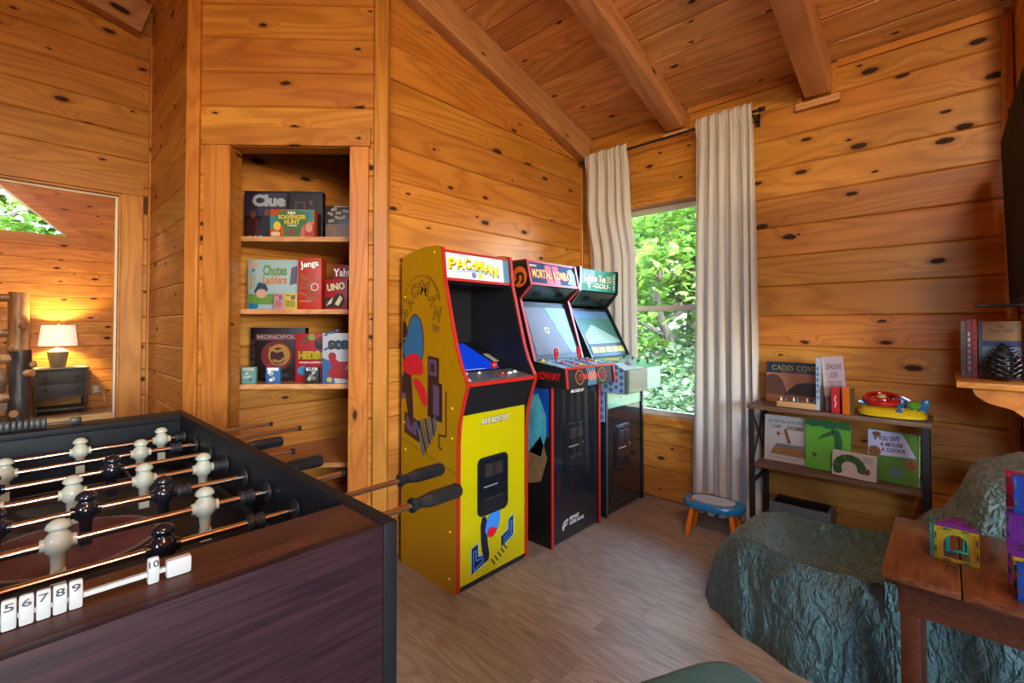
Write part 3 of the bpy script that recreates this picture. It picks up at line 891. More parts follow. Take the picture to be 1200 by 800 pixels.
hand_me = MB().lathe([(0.010, 0.0), (0.0175, 0.003), (0.018, 0.010), (0.0135, 0.018), (0.0125, 0.03), (0.0175, 0.055), (0.0185, 0.07), (0.0185, 0.145), (0.0165, 0.15)], axis=(1, 0, 0), n=8).mesh('handle', 0, False)
hand_me.materials.append(M['black'])
cap_me = MB().cyl((0, 0, 0), (0.012, 0, 0), 0.0095, n=12).mesh('rod_cap', 0, True); cap_me.materials.append(M['black'])
RODY = [0.925 + 0.172 * i for i in range(8)]
RZ = 0.826
# (team, tip of the rod beyond the right rail, players x, bumper x)
ROD = [('b', 0.645, [0.10, 0.27, -0.09], [0.40]),
       ('b', 0.725, [0.197, -0.04], [0.36]),
       ('w', 0.640, [0.062, 0.307, -0.18], [0.395]),
       ('b', 0.52, [0.258, 0.115, -0.027, -0.17], [0.30]),
       ('w', 0.637, [0.384, 0.246, 0.103, -0.04, -0.18], [0.425]),
       ('b', 0.53, [0.197, -0.04], []),
       ('w', 0.80, [0.288, -0.017], [0.385]),
       ('w', 0.75, [0.373, 0.153, -0.06], [0.43])]
for i, (team, tip, pxs, bxs) in enumerate(ROD):
    y = RODY[i] - fo.y
    rod = MB().cyl((FX0 - 0.16 - fo.x, y, RZ), (tip - fo.x, y, RZ), 0.0078, n=12).build('rod', 'chrome', ft, smooth=True)
    for px in pxs:
        o = link('player', pm_w if team == 'w' else pm_b, None, rod); o.location = (px - fo.x, y, RZ); o.rotation_euler = (R(random.uniform(-6, 6)), 0, 0)
    for px in bxs + [FX0 + 0.06]:
        o = link('bumper', bump_me, None, rod); o.location = (px - fo.x, y, RZ)
    for px, f in ((FX1 - RT - 0.001, 1), (FX0 + RT + 0.001, -1)):
        o = link('bushing', bush_me, None, rod); o.location = (px - fo.x, y, RZ); o.scale = (f, 1, 1)
    if i in (0, 1, 3, 5):
        o = link('handle', hand_me, None, rod); o.location = (tip - 0.008 - fo.x, y, RZ)
        o.rotation_euler = (R(random.uniform(0, 40)), 0, 0)
    else:
        o = link('handle', hand_me, None, rod); o.location = (FX0 - 0.15 - fo.x, y, RZ); o.rotation_euler = (0, 0, PI)
        o = link('rod_cap', cap_me, None, rod); o.location = (tip - 0.001 - fo.x, y, RZ)
# score counters
def counter(y, zb, xs, mat, x0, x1, face, nums):
    root = MB().box(x0 - 0.004 - fo.x, x1 + 0.004 - fo.x, y - 0.003 - fo.y, y + 0.003 - fo.y, zb + 0.010, zb + 0.016).build('score_counter', mat, ft)
    for xb in (x0 - 0.03, x1):
        MB().box(xb - fo.x, xb + 0.03 - fo.x, y - 0.007 - fo.y, y + 0.007 - fo.y, zb, zb + 0.024).build('end_block', mat, root, bevel=0.004)
    me = MB()
    me.prism([(-0.0065, -0.007, 0.0), (-0.0065, -0.008, 0.022), (-0.0065, -0.003, 0.034), (-0.0065, 0.003, 0.034), (-0.0065, 0.006, 0.022), (-0.0065, 0.006, 0.0)], (0.013, 0, 0))
    bme = me.mesh('bead', bevel=0.0028); bme.materials.append(M[mat])
    for k, xb in enumerate(xs):
        o = link('bead', bme, None, root); o.location = (xb - fo.x, y - fo.y, zb); o.scale = (1, face, 1)
        if nums:
            n = str(nums[k])
            fc = Face(root, (xb - fo.x, y - 0.0086 - fo.y, zb + 0.0215), (1, 0, 0), (0, 0.005, 0.012), 0.0006)
            wd = 0.0042 if len(n) == 1 else 0.0055
            fc.text(n, -wd, 0.001, wd, 0.0095, 'ink', 1, bold=0.015, name='numeral')
    return root
counter(0.800, FZ - 0.002, [-0.058 + 0.0142 * k for k in range(9)] + [0.133], 'bead_white', -0.20, 0.147, 1, list(range(1, 11)))
counter(2.268, FZ - 0.002, [-0.10 + 0.0142 * k for k in range(13)], 'black', -0.16, 0.135, -1, None)

# ================================================================== ARCADE CABINETS
Y_RED = C_('trim_red', 176, 32, 24, 0.4)
M['cab_yellow'] = plain('cabinet_yellow_side', srgb(172, 126, 2), 0.3, var=0.03, coat=0.3)  # sides catch less light; that shade is put into this darker yellow
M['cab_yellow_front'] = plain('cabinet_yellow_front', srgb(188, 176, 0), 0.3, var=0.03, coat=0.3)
M['steel_panel'] = plain('steel_grey_panel', (0.13, 0.14, 0.15), 0.35, var=0.15)
C_('btn_yellow', 232, 186, 30, 0.25, coat=0.5); C_('btn_red', 190, 24, 22, 0.25, coat=0.5); C_('btn_white', 215, 218, 214, 0.25, coat=0.5); C_('btn_blue', 30, 60, 120, 0.25, coat=0.5); C_('btn_grey', 120, 125, 132, 0.3)
def screen(name, c, e):
    return plain(name, c, 0.3, var=0.05, spec=0.15, emit=(c, e))

def cab_side(root, prof, x0, x1, mat, trim):
    p = MB().prism([(x0, y, z) for y, z in prof], (x1 - x0, 0, 0)).build('side_panel', mat, root)
    return p
def edge_trim(root, path, x0, x1, mat, th=0.004, name='edge_trim'):
    """strip of T-moulding following the side panel's edge"""
    mb = MB()
    for (ya, za), (yb, zb) in zip(path[:-1], path[1:]):
        d = Vector((yb - ya, zb - za)); L = d.length; ny, nz = d.y / L * th, -d.x / L * th
        mb.prism([(x0, ya, za), (x0, yb, zb), (x0, yb + ny, zb + nz), (x0, ya + ny, za + nz)], (x1 - x0, 0, 0))
    return mb.build(name, mat, root)
def coin_door(root, x0, x1, z0, z1, y, lock=True):
    f = Face(root, (0, y, 0), (1, 0, 0), (0, 0, 1), 0.006)
    d = f.rrect('coin_door', x0, z0, x1, z1, 0.03, 'black', 1)
    g = Face(d, (0, y - 0.006, 0), (1, 0, 0), (0, 0, 1), 0.005)
    w, h = x1 - x0, z1 - z0
    fr = []
    g.rrect('door_rim', x0 + 0.012, z0 + 0.012, x1 - 0.012, z1 - 0.012, 0.022, 'black_gloss', 0.6)
    for k in (0, 1):
        a = x0 + w * (0.20 + 0.31 * k); b = a + w * 0.27
        q = g.rect('coin_slot', a, z0 + h * 0.66, b, z0 + h * 0.88, 'black_matte', 1.6)
        g2 = Face(q, (0, y - 0.014, 0), (1, 0, 0), (0, 0, 1), 0.004)
        g2.rect('slot', (a + b) / 2 - 0.006, z0 + h * 0.71, (a + b) / 2 + 0.006, z0 + h * 0.83, C_('slot_red', 74, 34, 30), 1)
        q = g.rect('coin_return', a, z0 + h * 0.10, b, z0 + h * 0.30, 'black_matte', 1.6)
        g2 = Face(q, (0, y - 0.014, 0), (1, 0, 0), (0, 0, 1), 0.004)
        g2.rect('flap', a + 0.008, z0 + h * 0.12, b - 0.008, z0 + h * 0.26, 'black', 1)
    g.disc('lock', x0 + w * 0.80, z0 + h * 0.53, 0.011, 0.011, 'chrome', 2.0)
    g.rect('door_print', x0 + w * 0.16, z0 + h * 0.49, x0 + w * 0.60, z0 + h * 0.51, C_('print_grey', 130, 132, 134), 1.8)
    return d
def button(root, x, y, z, mat, r=0.013, tilt=0.0):
    return MB().lathe([(r * 1.15, 0), (r * 1.15, 0.004), (r * 0.8, 0.005), (r * 0.78, 0.010), (r * 0.5, 0.012)], (x, y, z), axis=(0, tilt, 1), n=14).build('button', mat, root, smooth=True)
def stick(root, x, y, z, ball=True, h=0.055):
    s = MB().cyl((x, y, z), (x, y, z + h), 0.005, n=8).lathe([(0.024, 0), (0.024, 0.002), (0.012, 0.004)], (x, y, z), n=16).build('joystick', 'chrome', root, smooth=True)
    if ball:
        MB().lathe([(0.003, 0), (0.012, 0.003), (0.0175, 0.012), (0.0175, 0.020), (0.012, 0.029), (0.003, 0.033)], (x, y, z + h - 0.012), n=16).build('knob', 'btn_red', s, smooth=True)
    else:
        MB().lathe([(0.008, 0), (0.010, 0.012), (0.016, 0.040), (0.0165, 0.05), (0.011, 0.061), (0.003, 0.064)], (x, y, z + 0.02), n=16).build('knob', 'btn_red', s, smooth=True)
    return s

# ---- first cabinet: yellow
pc = thing('arcade_cabinet', 'yellow arcade cabinet with red edging and blue screen, nearest the foosball table', 'arcade game', (1.6525, 1.89, 0), group='arcade cabinets along the pine wall')
ox, oy = 1.6525, 1.89
PX0, PX1, PT = 1.405 - ox, 1.90 - ox, 0.018
prof = [(2.12, 0.0), (2.12, 1.60), (2.075, 1.62), (2.02, 1.634), (1.93, 1.643), (1.84, 1.642), (1.785, 1.63), (1.767, 1.47), (1.745, 1.39), (1.708, 1.25), (1.68, 1.15), (1.648, 1.065), (1.603, 0.985), (1.602, 0.965), (1.628, 0.89), (1.655, 0.80), (1.665, 0.70), (1.668, 0.012), (1.675, 0.0)]
P_ = [(y - oy, z) for y, z in prof]
for x0 in (PX0, PX1 - PT):
    s = cab_side(pc, P_, x0, x0 + PT, 'cab_yellow', None)
    edge_trim(s, P_[6:18], x0 - 0.0005, x0 + PT + 0.0005, 'trim_red', 0.005)
    edge_trim(s, P_[1:7], x0 + 0.004, x0 + PT - 0.004, 'black', 0.002, 'top_trim')
# dark lining on the inner faces of the two sides
for x0 in (PX0 + PT, PX1 - PT - 0.003):
    MB().prism([(x0, y + 0.0015, z) for y, z in P_[6:18]] + [(x0, 2.10 - oy, 0.02), (x0, 2.10 - oy, 1.60)], (0.003, 0, 0)).build('side_lining', 'black', pc)
IX0, IX1 = PX0 + PT + 0.0035, PX1 - PT - 0.0035
def pbox(root, name, mat, x0, x1, y0, y1, z0, z1, oy_, bevel=0.0):
    return MB().box(x0, x1, y0 - oy_, y1 - oy_, z0, z1).build(name, mat, root, bevel=bevel)
pbox(pc, 'back_panel', 'black', IX0, IX1, 2.10, 2.115, 0.01, 1.59, oy)
pbox(pc, 'top_panel', 'black', IX0, IX1, 1.80, 2.10, 1.61, 1.625, oy)
front = pbox(pc, 'front_panel', 'cab_yellow_front', IX0, IX1, 1.668, 1.682, 0.03, 0.83, oy)
pbox(pc, 'toe_board', 'black_matte', IX0, IX1, 1.676, 1.69, 0.0, 0.03, oy)
MB().prism([(IX0 + 0.003, y - oy, z) for y, z in [(1.608, 0.965), (1.66, 0.825), (1.70, 0.825), (1.70, 0.975)]], (IX1 - IX0 - 0.006, 0, 0)).build('control_box', 'black', pc)
cp = MB().prism([(IX0 + 0.003, y - oy, z) for y, z in [(1.606, 0.968), (1.606, 0.985), (1.765, 1.012), (1.765, 0.995)]], (IX1 - IX0 - 0.006, 0, 0)).build('control_panel', 'steel_panel', pc)
edge_trim(cp, [(1.603 - oy, 0.985), (1.603 - oy, 0.966)], IX0 + 0.003, IX1 - 0.003, 'trim_red', 0.004)
zz = lambda y: 0.985 + (y - 1.606) * 0.17
for x, y, c in ((1.47, 1.70, 'btn_yellow'), (1.445, 1.635, 'btn_white'), (1.52, 1.735, 'btn_white'), (1.60, 1.725, 'btn_white'), (1.72, 1.68, 'btn_red'), (1.775, 1.68, 'btn_white'), (1.825, 1.69, 'btn_white')):
    button(cp, x - ox, y - oy, zz(y), c, 0.014 if c != 'btn_white' or x > 1.7 or y < 1.65 else 0.009)
stick(cp, 1.635 - ox, 1.655 - oy, zz(1.655))
# sloped monitor
def slab(root, name, mat, x0, x1, a, b, th, oy_):
    (ya, za), (yb, zb) = a, b
    d = Vector((yb - ya, zb - za)).normalized(); n = Vector((-d.y, d.x))
    return MB().prism([(x0, ya - oy_, za), (x0, yb - oy_, zb), (x0, yb - oy_ - n.x * th, zb - n.y * th), (x0, ya - oy_ - n.x * th, za - n.y * th)], (x1 - x0, 0, 0)).build(name, mat, root)
bz = slab(pc, 'bezel', 'black', IX0 + 0.003, IX1 - 0.003, (1.765, 1.014), (2.098, 1.150), 0.012, oy)
scf = Face(bz, (0, 1.765 - oy, 1.014), (1, 0, 0), (0, 2.098 - 1.765, 1.150 - 1.014), 0.0015)
M['scr_blue'] = screen('screen_blue', srgb(12, 62, 214), 0.55)
scf.rect('screen', 1.44 - ox, 0.015, 1.80 - ox, 0.34, 'scr_blue', 1)
scf.rect('instruction_card', 1.828 - ox, 0.09, 1.866 - ox, 0.19, C_('card_grey', 170, 170, 160), 1)
scf.rect('screen_line', 1.46 - ox, 0.018, 1.70 - ox, 0.022, C_('scr_line', 190, 205, 240), 2)
# marquee
mq = MB().prism([(IX0, y - oy, z) for y, z in [(1.777, 1.478), (1.791, 1.615), (1.83, 1.615), (1.83, 1.478)]], (IX1 - IX0, 0, 0)).build('marquee', C_('mq_white', 226, 234, 238, emit=((0.85, 0.92, 1.0), 0.12)), pc)
edge_trim(mq, [(1.776 - oy, 1.484), (1.774 - oy, 1.470)], IX0, IX1, 'trim_red', 0.004, 'marquee_trim')
edge_trim(mq, [(1.790 - oy, 1.622), (1.789 - oy, 1.610)], IX0, IX1, 'trim_red', 0.004, 'marquee_trim')
MB().box(IX0, IX1, 1.82 - oy, 2.10 - oy, 1.462, 1.478).build('marquee_underside', 'black', pc)
mf = Face(mq, (0, 1.777 - oy, 1.478), (1, 0, 0), (0, 0.014, 0.137), 0.0012)
mf.rect('marquee_shade', IX1 - 0.045, 0.0, IX1, 0.137, C_('mq_blue', 92, 140, 176), 1)  # darker strip paints the reflection of the inner side
C_('mq_line', 150, 190, 215)
for k in range(5):
    mf.line('speed_line', [(1.47 - ox + 0.02 * k, 0.035 + 0.006 * k), (1.62 - ox, 0.050 + 0.003 * k), (1.80 - ox, 0.020 + 0.008 * k)], 0.0025, 'mq_line', 1)
for k in range(3):
    mf.line('speed_line', [(1.44 - ox, 0.115 + 0.006 * k), (1.56 - ox, 0.122 + 0.004 * k)], 0.002, 'mq_line', 1)
for dx, dz, m, l, bo in ((0.005, -0.005, 'ink', 2, 0.05), (0.0025, -0.0025, C_('logo_red', 190, 40, 40), 3, 0.045), (0.0, 0.0, C_('logo_yellow', 246, 232, 20), 4, 0.03)):
    for ch, a0, a1, b0, b1 in (('P', 1.445, 1.492, 0.058, 0.112), ('A', 1.496, 1.546, 0.062, 0.115), ('C', 1.550, 1.594, 0.066, 0.120), ('-', 1.600, 1.616, 0.085, 0.096), ('M', 1.622, 1.682, 0.062, 0.117), ('A', 1.686, 1.736, 0.052, 0.106), ('N', 1.740, 1.79, 0.040, 0.098)):
        mf.text(ch, a0 - ox + dx, b0 + dz - 0.006, a1 - ox + dx, b1 + dz - 0.006, m, l, bold=bo, name='lettering')
mf.disc('emblem', 1.612 - ox, 0.030, 0.016, 0.016, C_('emb_blue', 110, 130, 200), 3); mf.disc('emblem', 1.655 - ox, 0.028, 0.014, 0.014, 'logo_yellow', 3)
# front print and coin door
coin_door(pc, 1.535 - ox, 1.745 - ox, 0.318, 0.602, 1.668 - oy)
pf2 = Face(front, (0, 1.668 - oy, 0), (1, 0, 0), (0, 0, 1), 0.0008)
pf2.text('ARCADE1UP', 1.558 - ox, 0.760, 1.756 - ox, 0.795, 'ink', 1, bold=0.06, shear=0.2)
pf2.text('ARCADE1UP', 1.560 - ox, 0.763, 1.754 - ox, 0.793, 'dot_white', 2, bold=0.0, shear=0.2)
C_('art_navy', 16, 26, 44); C_('art_blue', 52, 128, 214); C_('art_pale', 150, 178, 150); C_('art_red', 206, 22, 44); C_('art_purple', 92, 72, 96); C_('art_brown', 52, 26, 30)
for pts, mt, l in (([(1.492, 0.055), (1.60, 0.085), (1.60, 0.135), (1.55, 0.14), (1.545, 0.205), (1.492, 0.19)], 'art_pale', 1), ([(1.499, 0.064), (1.595, 0.092), (1.595, 0.125), (1.541, 0.13), (1.538, 0.193), (1.499, 0.183)], 'art_navy', 2),
                   ([(1.70, 0.115), (1.795, 0.155), (1.795, 0.272), (1.748, 0.252), (1.745, 0.205), (1.70, 0.185)], 'art_pale', 1), ([(1.70, 0.125), (1.788, 0.163), (1.788, 0.261), (1.755, 0.246), (1.752, 0.198), (1.70, 0.176)], 'art_navy', 2)):
    pf2.poly('maze_print', [(a - ox, b) for a, b in pts], mt, l)
pf2.line('maze_line', [(a - ox, b) for a, b in [(1.51, 0.078), (1.51, 0.165), (1.526, 0.169), (1.528, 0.115), (1.572, 0.119), (1.572, 0.1), (1.51, 0.078)]], 0.006, 'art_blue', 3)
pf2.line('maze_line', [(a - ox, b) for a, b in [(1.715, 0.145), (1.775, 0.172), (1.778, 0.24), (1.766, 0.235), (1.762, 0.19), (1.715, 0.162)]], 0.006, 'art_blue', 3)
# generic swoosh in place of the printed figure
pf2.poly('swoosh_print', rounded([(a - ox, b) for a, b in [(1.555, 0.31), (1.60, 0.315), (1.60, 0.20), (1.62, 0.10), (1.585, 0.085), (1.56, 0.17)]], 1), 'art_navy', 3)
pf2.poly('swoosh_print', rounded([(a - ox, b) for a, b in [(1.58, 0.225), (1.60, 0.30), (1.645, 0.335), (1.69, 0.325), (1.69, 0.26), (1.66, 0.205), (1.62, 0.215)]]), 'art_blue', 4)
pf2.poly('swoosh_print', rounded([(a - ox, b) for a, b in [(1.595, 0.225), (1.615, 0.255), (1.67, 0.235), (1.655, 0.205), (1.62, 0.195)]]), 'art_red', 5)
for k in range(5):
    pf2.line('speed_line', [(1.63 - ox + 0.022 * k, 0.09 + 0.01 * k), (1.655 - ox + 0.022 * k, 0.055 + 0.012 * k)], 0.007, 'art_navy', 3)
# left side print (plane looks along -X)
sf = Face(pc, (PX0, 0, 0), (0, -1, 0), (0, 0, 1), 0.0008)
def su(y): return -(y - oy)
# arched name
for ch, yy, z_, dg_ in (('P', 2.085, 1.297, 8), ('A', 2.052, 1.366, -165), ('C', 2.008, 1.425, 28), ('-', 1.968, 1.455, 6), ('M', 1.922, 1.437, -14), ('A', 1.848, 1.378, 130), ('N', 1.818, 1.306, -12)):
    a, b = su(yy), z_
    hw = 0.010 if ch == '-' else (0.036 if ch == 'M' else 0.025)
    hh = 0.008 if ch == '-' else 0.034
    for m, l, g in (('art_brown', 1, 0.003), ('cab_yellow', 2, -0.0015)):
        sf.text(ch, a - hw - g, b - hh - g, a + hw + g, b + hh + g, m, l, bold=0.05 if l == 1 else 0.0, rot=R(dg_ if ch != 'A' else (60 if yy > 2 else -62)))
for k_, (rr_, d0, d1) in enumerate(((0.0, 15, 178), (0.008, 15, 75))):
    sf.line('arc_line', [(su(1.953) + (0.158 + rr_) * math.cos(R(d)), 1.325 + (0.178 + rr_) * math.sin(R(d))) for d in range(d0, d1, 7)], 0.003, 'art_brown', 1)
for k_ in range(6):
    sf.line('speed_line', [(su(1.845 - 0.009 * k_), 1.262 - 0.004 * k_), (su(1.852 - 0.009 * k_), 1.225 - 0.006 * (k_ % 3))], 0.003, 'art_brown', 1)
def sp(name, pts, m, l):
    pts = [(su(a), b) for a, b in pts]
    return sf.poly(name, rounded(pts) if name == 'swoosh_print' else pts, m, l)
# maze blocks, speed stripes and generic coloured swooshes
sp('maze_print', [(2.115, 1.0), (2.06, 1.0), (2.06, 0.88), (2.115, 0.86)], 'art_purple', 1)
sp('maze_print', [(2.115, 0.98), (2.075, 0.98), (2.075, 0.90), (2.115, 0.89)], 'art_brown', 2)
sp('maze_print', [(2.09, 0.80), (2.09, 0.69), (1.96, 0.655), (1.96, 0.76)], 'art_brown', 1)
sp('maze_print', [(2.075, 0.78), (2.075, 0.71), (1.985, 0.685), (1.985, 0.75)], 'art_purple', 2)
sp('maze_print', [(1.89, 1.10), (1.80, 1.09), (1.80, 0.97), (1.775, 0.965), (1.775, 0.78), (1.89, 0.80)], 'art_brown', 1)
sp('maze_print', [(1.88, 1.085), (1.82, 1.078), (1.82, 1.0), (1.88, 1.005)], 'art_purple', 2)
sp('maze_print', [(1.866, 1.065), (1.834, 1.06), (1.834, 1.02), (1.866, 1.024)], 'art_brown', 3)
sp('maze_print', [(1.845, 0.96), (1.80, 0.95), (1.80, 0.81), (1.845, 0.815)], 'art_purple', 2)
sf.line('maze_line', [(su(a), b) for a, b in [(1.745, 0.935), (1.745, 0.72), (1.80, 0.72), (1.80, 0.66), (1.775, 0.655)]], 0.009, 'art_brown', 1)
sp('swoosh_print', [(2.115, 1.27), (2.075, 1.275), (2.04, 1.1), (2.0, 0.72), (2.05, 0.74), (2.10, 1.0)], 'art_brown', 3)
sf.poly('swoosh_print', rounded([(su(a), b) for a, b in [(2.115, 1.14), (2.07, 1.20), (2.04, 1.29), (1.99, 1.315), (1.935, 1.27), (1.915, 1.15), (1.94, 1.04), (2.03, 1.02), (2.085, 1.06)]], 3), 'art_brown', 4)
sf.poly('swoosh_print', rounded([(su(a), b) for a, b in [(2.108, 1.138), (2.065, 1.195), (2.035, 1.282), (1.99, 1.307), (1.942, 1.265), (1.922, 1.15), (1.945, 1.045), (2.03, 1.028), (2.08, 1.065)]], 3), C_('side_blue', 22, 104, 150), 5)
sp('swoosh_print', [(2.11, 1.06), (2.03, 1.11), (1.96, 1.10), (1.92, 1.05), (1.925, 0.995), (1.985, 1.0), (2.045, 0.99), (2.09, 1.01)], 'art_red', 6)
sp('swoosh_print', [(2.02, 0.965), (1.97, 0.985), (1.90, 0.93), (1.885, 0.85), (1.92, 0.845), (1.96, 0.91)], 'art_red', 6)
for k in range(7):
    sf.line('speed_line', [(su(1.985 - 0.026 * k), 0.76 + 0.008 * k), (su(1.915 - 0.016 * k), 0.60 + 0.022 * k)], 0.012, 'art_navy' if k % 2 else C_('art_teal', 36, 88, 130), 4)
sf.line('panel_joint', [(su(2.12), 0.655), (su(1.668), 0.56)], 0.0025, 'art_brown', 1)
for y, z in ((1.84, 1.61), (2.09, 1.40), (2.09, 1.18), (1.70, 0.86), (1.70, 0.72), (2.08, 0.60), (1.715, 0.50), (1.715, 0.28), (1.72, 0.06), (2.09, 0.74)):
    MB().lathe([(0.006, 0), (0.006, 0.001), (0.004, 0.003), (0.001, 0.004)], (PX0, y - oy, z), axis=(-1, 0, 0), n=8).build('screw_cap', C_('cap_yellow', 236, 200, 70), pc, smooth=True)

# ---- second cabinet: black with red edging
ox, oy = 2.305, 1.87
mk = thing('arcade_cabinet', 'black arcade cabinet with red edging and two red joysticks, middle of the three', 'arcade game', (ox, oy, 0), group='arcade cabinets along the pine wall')
X0, X1 = 2.055 - ox, 2.555 - ox
prof = [(2.12, 0.0), (2.12, 1.62), (2.08, 1.64), (1.812, 1.64), (1.777, 1.49), (1.865, 1.412), (1.752, 1.045), (1.70, 0.985), (1.66, 0.92), (1.624, 0.90), (1.624, 0.0)]
P_ = [(y - oy, z) for y, z in prof]
C_('mk_side', 24, 20, 20, 0.3)
for x0 in (X0, X1 - PT):
    s = cab_side(mk, P_, x0, x0 + PT, 'mk_side', None)
    edge_trim(s, P_[2:], x0 - 0.0005, x0 + PT + 0.0005, 'trim_red', 0.004)
IX0, IX1 = X0 + PT + 0.0005, X1 - PT - 0.0005
pbox(mk, 'back_panel', 'black', IX0, IX1, 2.10, 2.115, 0.01, 1.61, oy)
pbox(mk, 'top_panel', 'black', IX0, IX1, 1.84, 2.10, 1.615, 1.63, oy)
front = pbox(mk, 'front_panel', 'black_gloss', IX0, IX1, 1.63, 1.645, 0.012, 0.90, oy)
coin_door(mk, 2.182 - ox, 2.395 - ox, 0.40, 0.68, 1.63 - oy)
f3 = Face(front, (0, 1.63 - oy, 0), (1, 0, 0), (0, 0, 1), 0.0008)
f3.text('MIDWAY', 2.235 - ox, 0.105, 2.33 - ox, 0.128, 'dot_white', 1, bold=0.02)
f3.text('CLASSIC ARCADE', 2.235 - ox, 0.080, 2.38 - ox, 0.100, 'dot_white', 1, bold=0.02)
f3.line('badge', [(2.165 - ox, 0.085), (2.185 - ox, 0.115), (2.22 - ox, 0.12), (2.205 - ox, 0.09), (2.165 - ox, 0.085), (2.175 - ox, 0.065), (2.2 - ox, 0.12)], 0.005, 'dot_white', 1)
# control box
cb = MB().prism([(X0 - 0.004, y - oy, z) for y, z in [(1.528, 1.012), (1.515, 0.90), (1.66, 0.90), (1.752, 1.043)]], (X1 - X0 + 0.008, 0, 0)).build('control_box', 'black', mk)
for x0 in (X0 - 0.0045, X1 - PT + 0.0045):
    edge_trim(cb, [(1.526 - oy, 1.016), (1.513 - oy, 0.90)], x0, x0 + PT, 'trim_red', 0.004)
edge_trim(cb, [(1.527 - oy, 1.017), (1.525 - oy, 1.003)], X0, X1, 'trim_red', 0.004)
tf = Face(cb, (X0, 1.528 - oy, 1.012), (1, 0, 0), (0, 0.224, 0.031), 0.0008)
M['mk_panel'] = plain('panel_ice_blue', srgb(96, 150, 178), 0.2, var=0.45, scale=9.0, coat=0.4)
tf.rect('panel_print', 0.006, 0.012, X1 - X0 - 0.006, 0.222, 'mk_panel', 1)
for k in range(9):
    a = 0.02 + 0.052 * k
    tf.poly('panel_print', [(a, 0.02), (a + 0.05, 0.02 + 0.02 * (k % 3)), (a + 0.07, 0.2 - 0.03 * (k % 2)), (a + 0.02, 0.17)], C_('panel_navy', 30, 64, 112) if k % 2 else C_('panel_pale', 150, 196, 214), 2)
zt = lambda y: 1.0135 + (y - 1.528) * 0.139
for x, y, c in ((2.10, 1.72, 'btn_yellow'), (2.145, 1.722, 'btn_grey'), (2.20, 1.65, 'btn_red'), (2.235, 1.60, 'btn_red'), (2.27, 1.57, 'btn_yellow'), (2.245, 1.66, 'btn_blue'), (2.36, 1.70, 'btn_grey'), (2.445, 1.69, 'btn_red'), (2.49, 1.655, 'btn_red'), (2.52, 1.63, 'btn_blue'), (2.47, 1.60, 'btn_yellow'), (2.42, 1.62, 'btn_red')):
    button(cb, x - ox, y - oy, zt(y), c)
stick(cb, 2.155 - ox, 1.665 - oy, zt(1.665), False); stick(cb, 2.395 - ox, 1.675 - oy, zt(1.675), False)
ff = Face(cb, (0, 1.515 - oy, 0.90), (1, 0, 0), (0, 0.013, 0.112), 0.0008)
ff.rect('red_band', 2.15 - ox, 0.042, 2.46 - ox, 0.070, 'btn_red', 1)
for cx in (2.185, 2.42):
    ff.disc('emblem', cx - ox, 0.056, 0.042, 0.042, C_('gold', 190, 120, 50), 2); ff.disc('emblem', cx - ox, 0.056, 0.037, 0.037, 'ink', 3)
    ff.line('emblem', [(cx - ox - 0.02, 0.04), (cx - ox + 0.004, 0.05), (cx - ox - 0.008, 0.068), (cx - ox + 0.022, 0.074), (cx - ox + 0.012, 0.04)], 0.008, 'btn_red', 4)
for k in range(5):
    a = 2.265 + 0.018 * k
    ff.line('ice_print', [(a - ox, 0.004), (a + 0.012 - ox, 0.055), (a - 0.004 - ox, 0.108)], 0.006, C_('ice', 110, 180, 220), 2)
ff.text('II', 2.28 - ox, 0.03, 2.335 - ox, 0.085, C_('gold2', 214, 120, 60), 4, bold=0.03)
ff.text('ARCADE1UP', 2.085 - ox, -0.022, 2.21 - ox, -0.006, 'dot_white', 1, bold=0.03, shear=0.2)
lf = Face(cb, (X0 - 0.004, 0, 0), (0, -1, 0), (0, 0, 1), 0.0008)
lf.text('MIDWAY', oy - 1.742, 0.942, oy - 1.552, 0.985, 'btn_red', 1, bold=0.03)
# screen, hood and marquee
bz = slab(mk, 'bezel', 'black', IX0, IX1, (1.755, 1.046), (1.885, 1.395), 0.015, oy)
sc3 = Face(bz, (0, 1.755 - oy, 1.046), (1, 0, 0), (0, 0.13, 0.349), 0.0015)
M['scr_grey'] = plain('screen_dark_glass', (0.12, 0.125, 0.15), 0.3, var=0.1, spec=0.2)
sc3.rect('screen', IX0 + 0.03, 0.03, IX1 - 0.03, 0.335, 'scr_grey', 1)
sc3.poly('screen_print', [(IX0 + 0.22, 0.335), (IX1 - 0.03, 0.335), (IX1 - 0.03, 0.03), (IX1 - 0.10, 0.03), (IX1 - 0.17, 0.18)], plain('screen_ice_print', srgb(120, 160, 185), 0.3, var=0.6, scale=28.0, spec=0.2), 2)
sc3.line('screen_mark', [(IX0 + 0.17, 0.17), (IX0 + 0.17, 0.20), (IX0 + 0.20, 0.20), (IX0 + 0.20, 0.165), (IX0 + 0.17, 0.17)], 0.004, 'btn_white', 2)
hd = slab(mk, 'hood', plain('hood_teal_black', (0.012, 0.03, 0.035), 0.25), IX0, IX1, (1.895, 1.412), (1.785, 1.486), 0.012, oy)
hf = Face(hd, (0, 1.895 - oy, 1.412), (-1, 0, 0), (0, -0.11, 0.074), 0.003)
for cx in (2.19, 2.42):
    hf.disc('speaker', -(cx - ox), 0.065, 0.045, 0.03, 'black_gloss', 1)
mq = MB().prism([(IX0, y - oy, z) for y, z in [(1.783, 1.497), (1.816, 1.632), (1.85, 1.632), (1.85, 1.497)]], (IX1 - IX0, 0, 0)).build('marquee', plain('marquee_navy', srgb(32, 44, 92), 0.5, spec=0.15, var=0.4, scale=20, emit=(srgb(40, 60, 120), 0.15)), mk)
edge_trim(mq, [(1.783 - oy, 1.504), (1.781 - oy, 1.490)], IX0, IX1, 'trim_red', 0.004, 'marquee_trim')
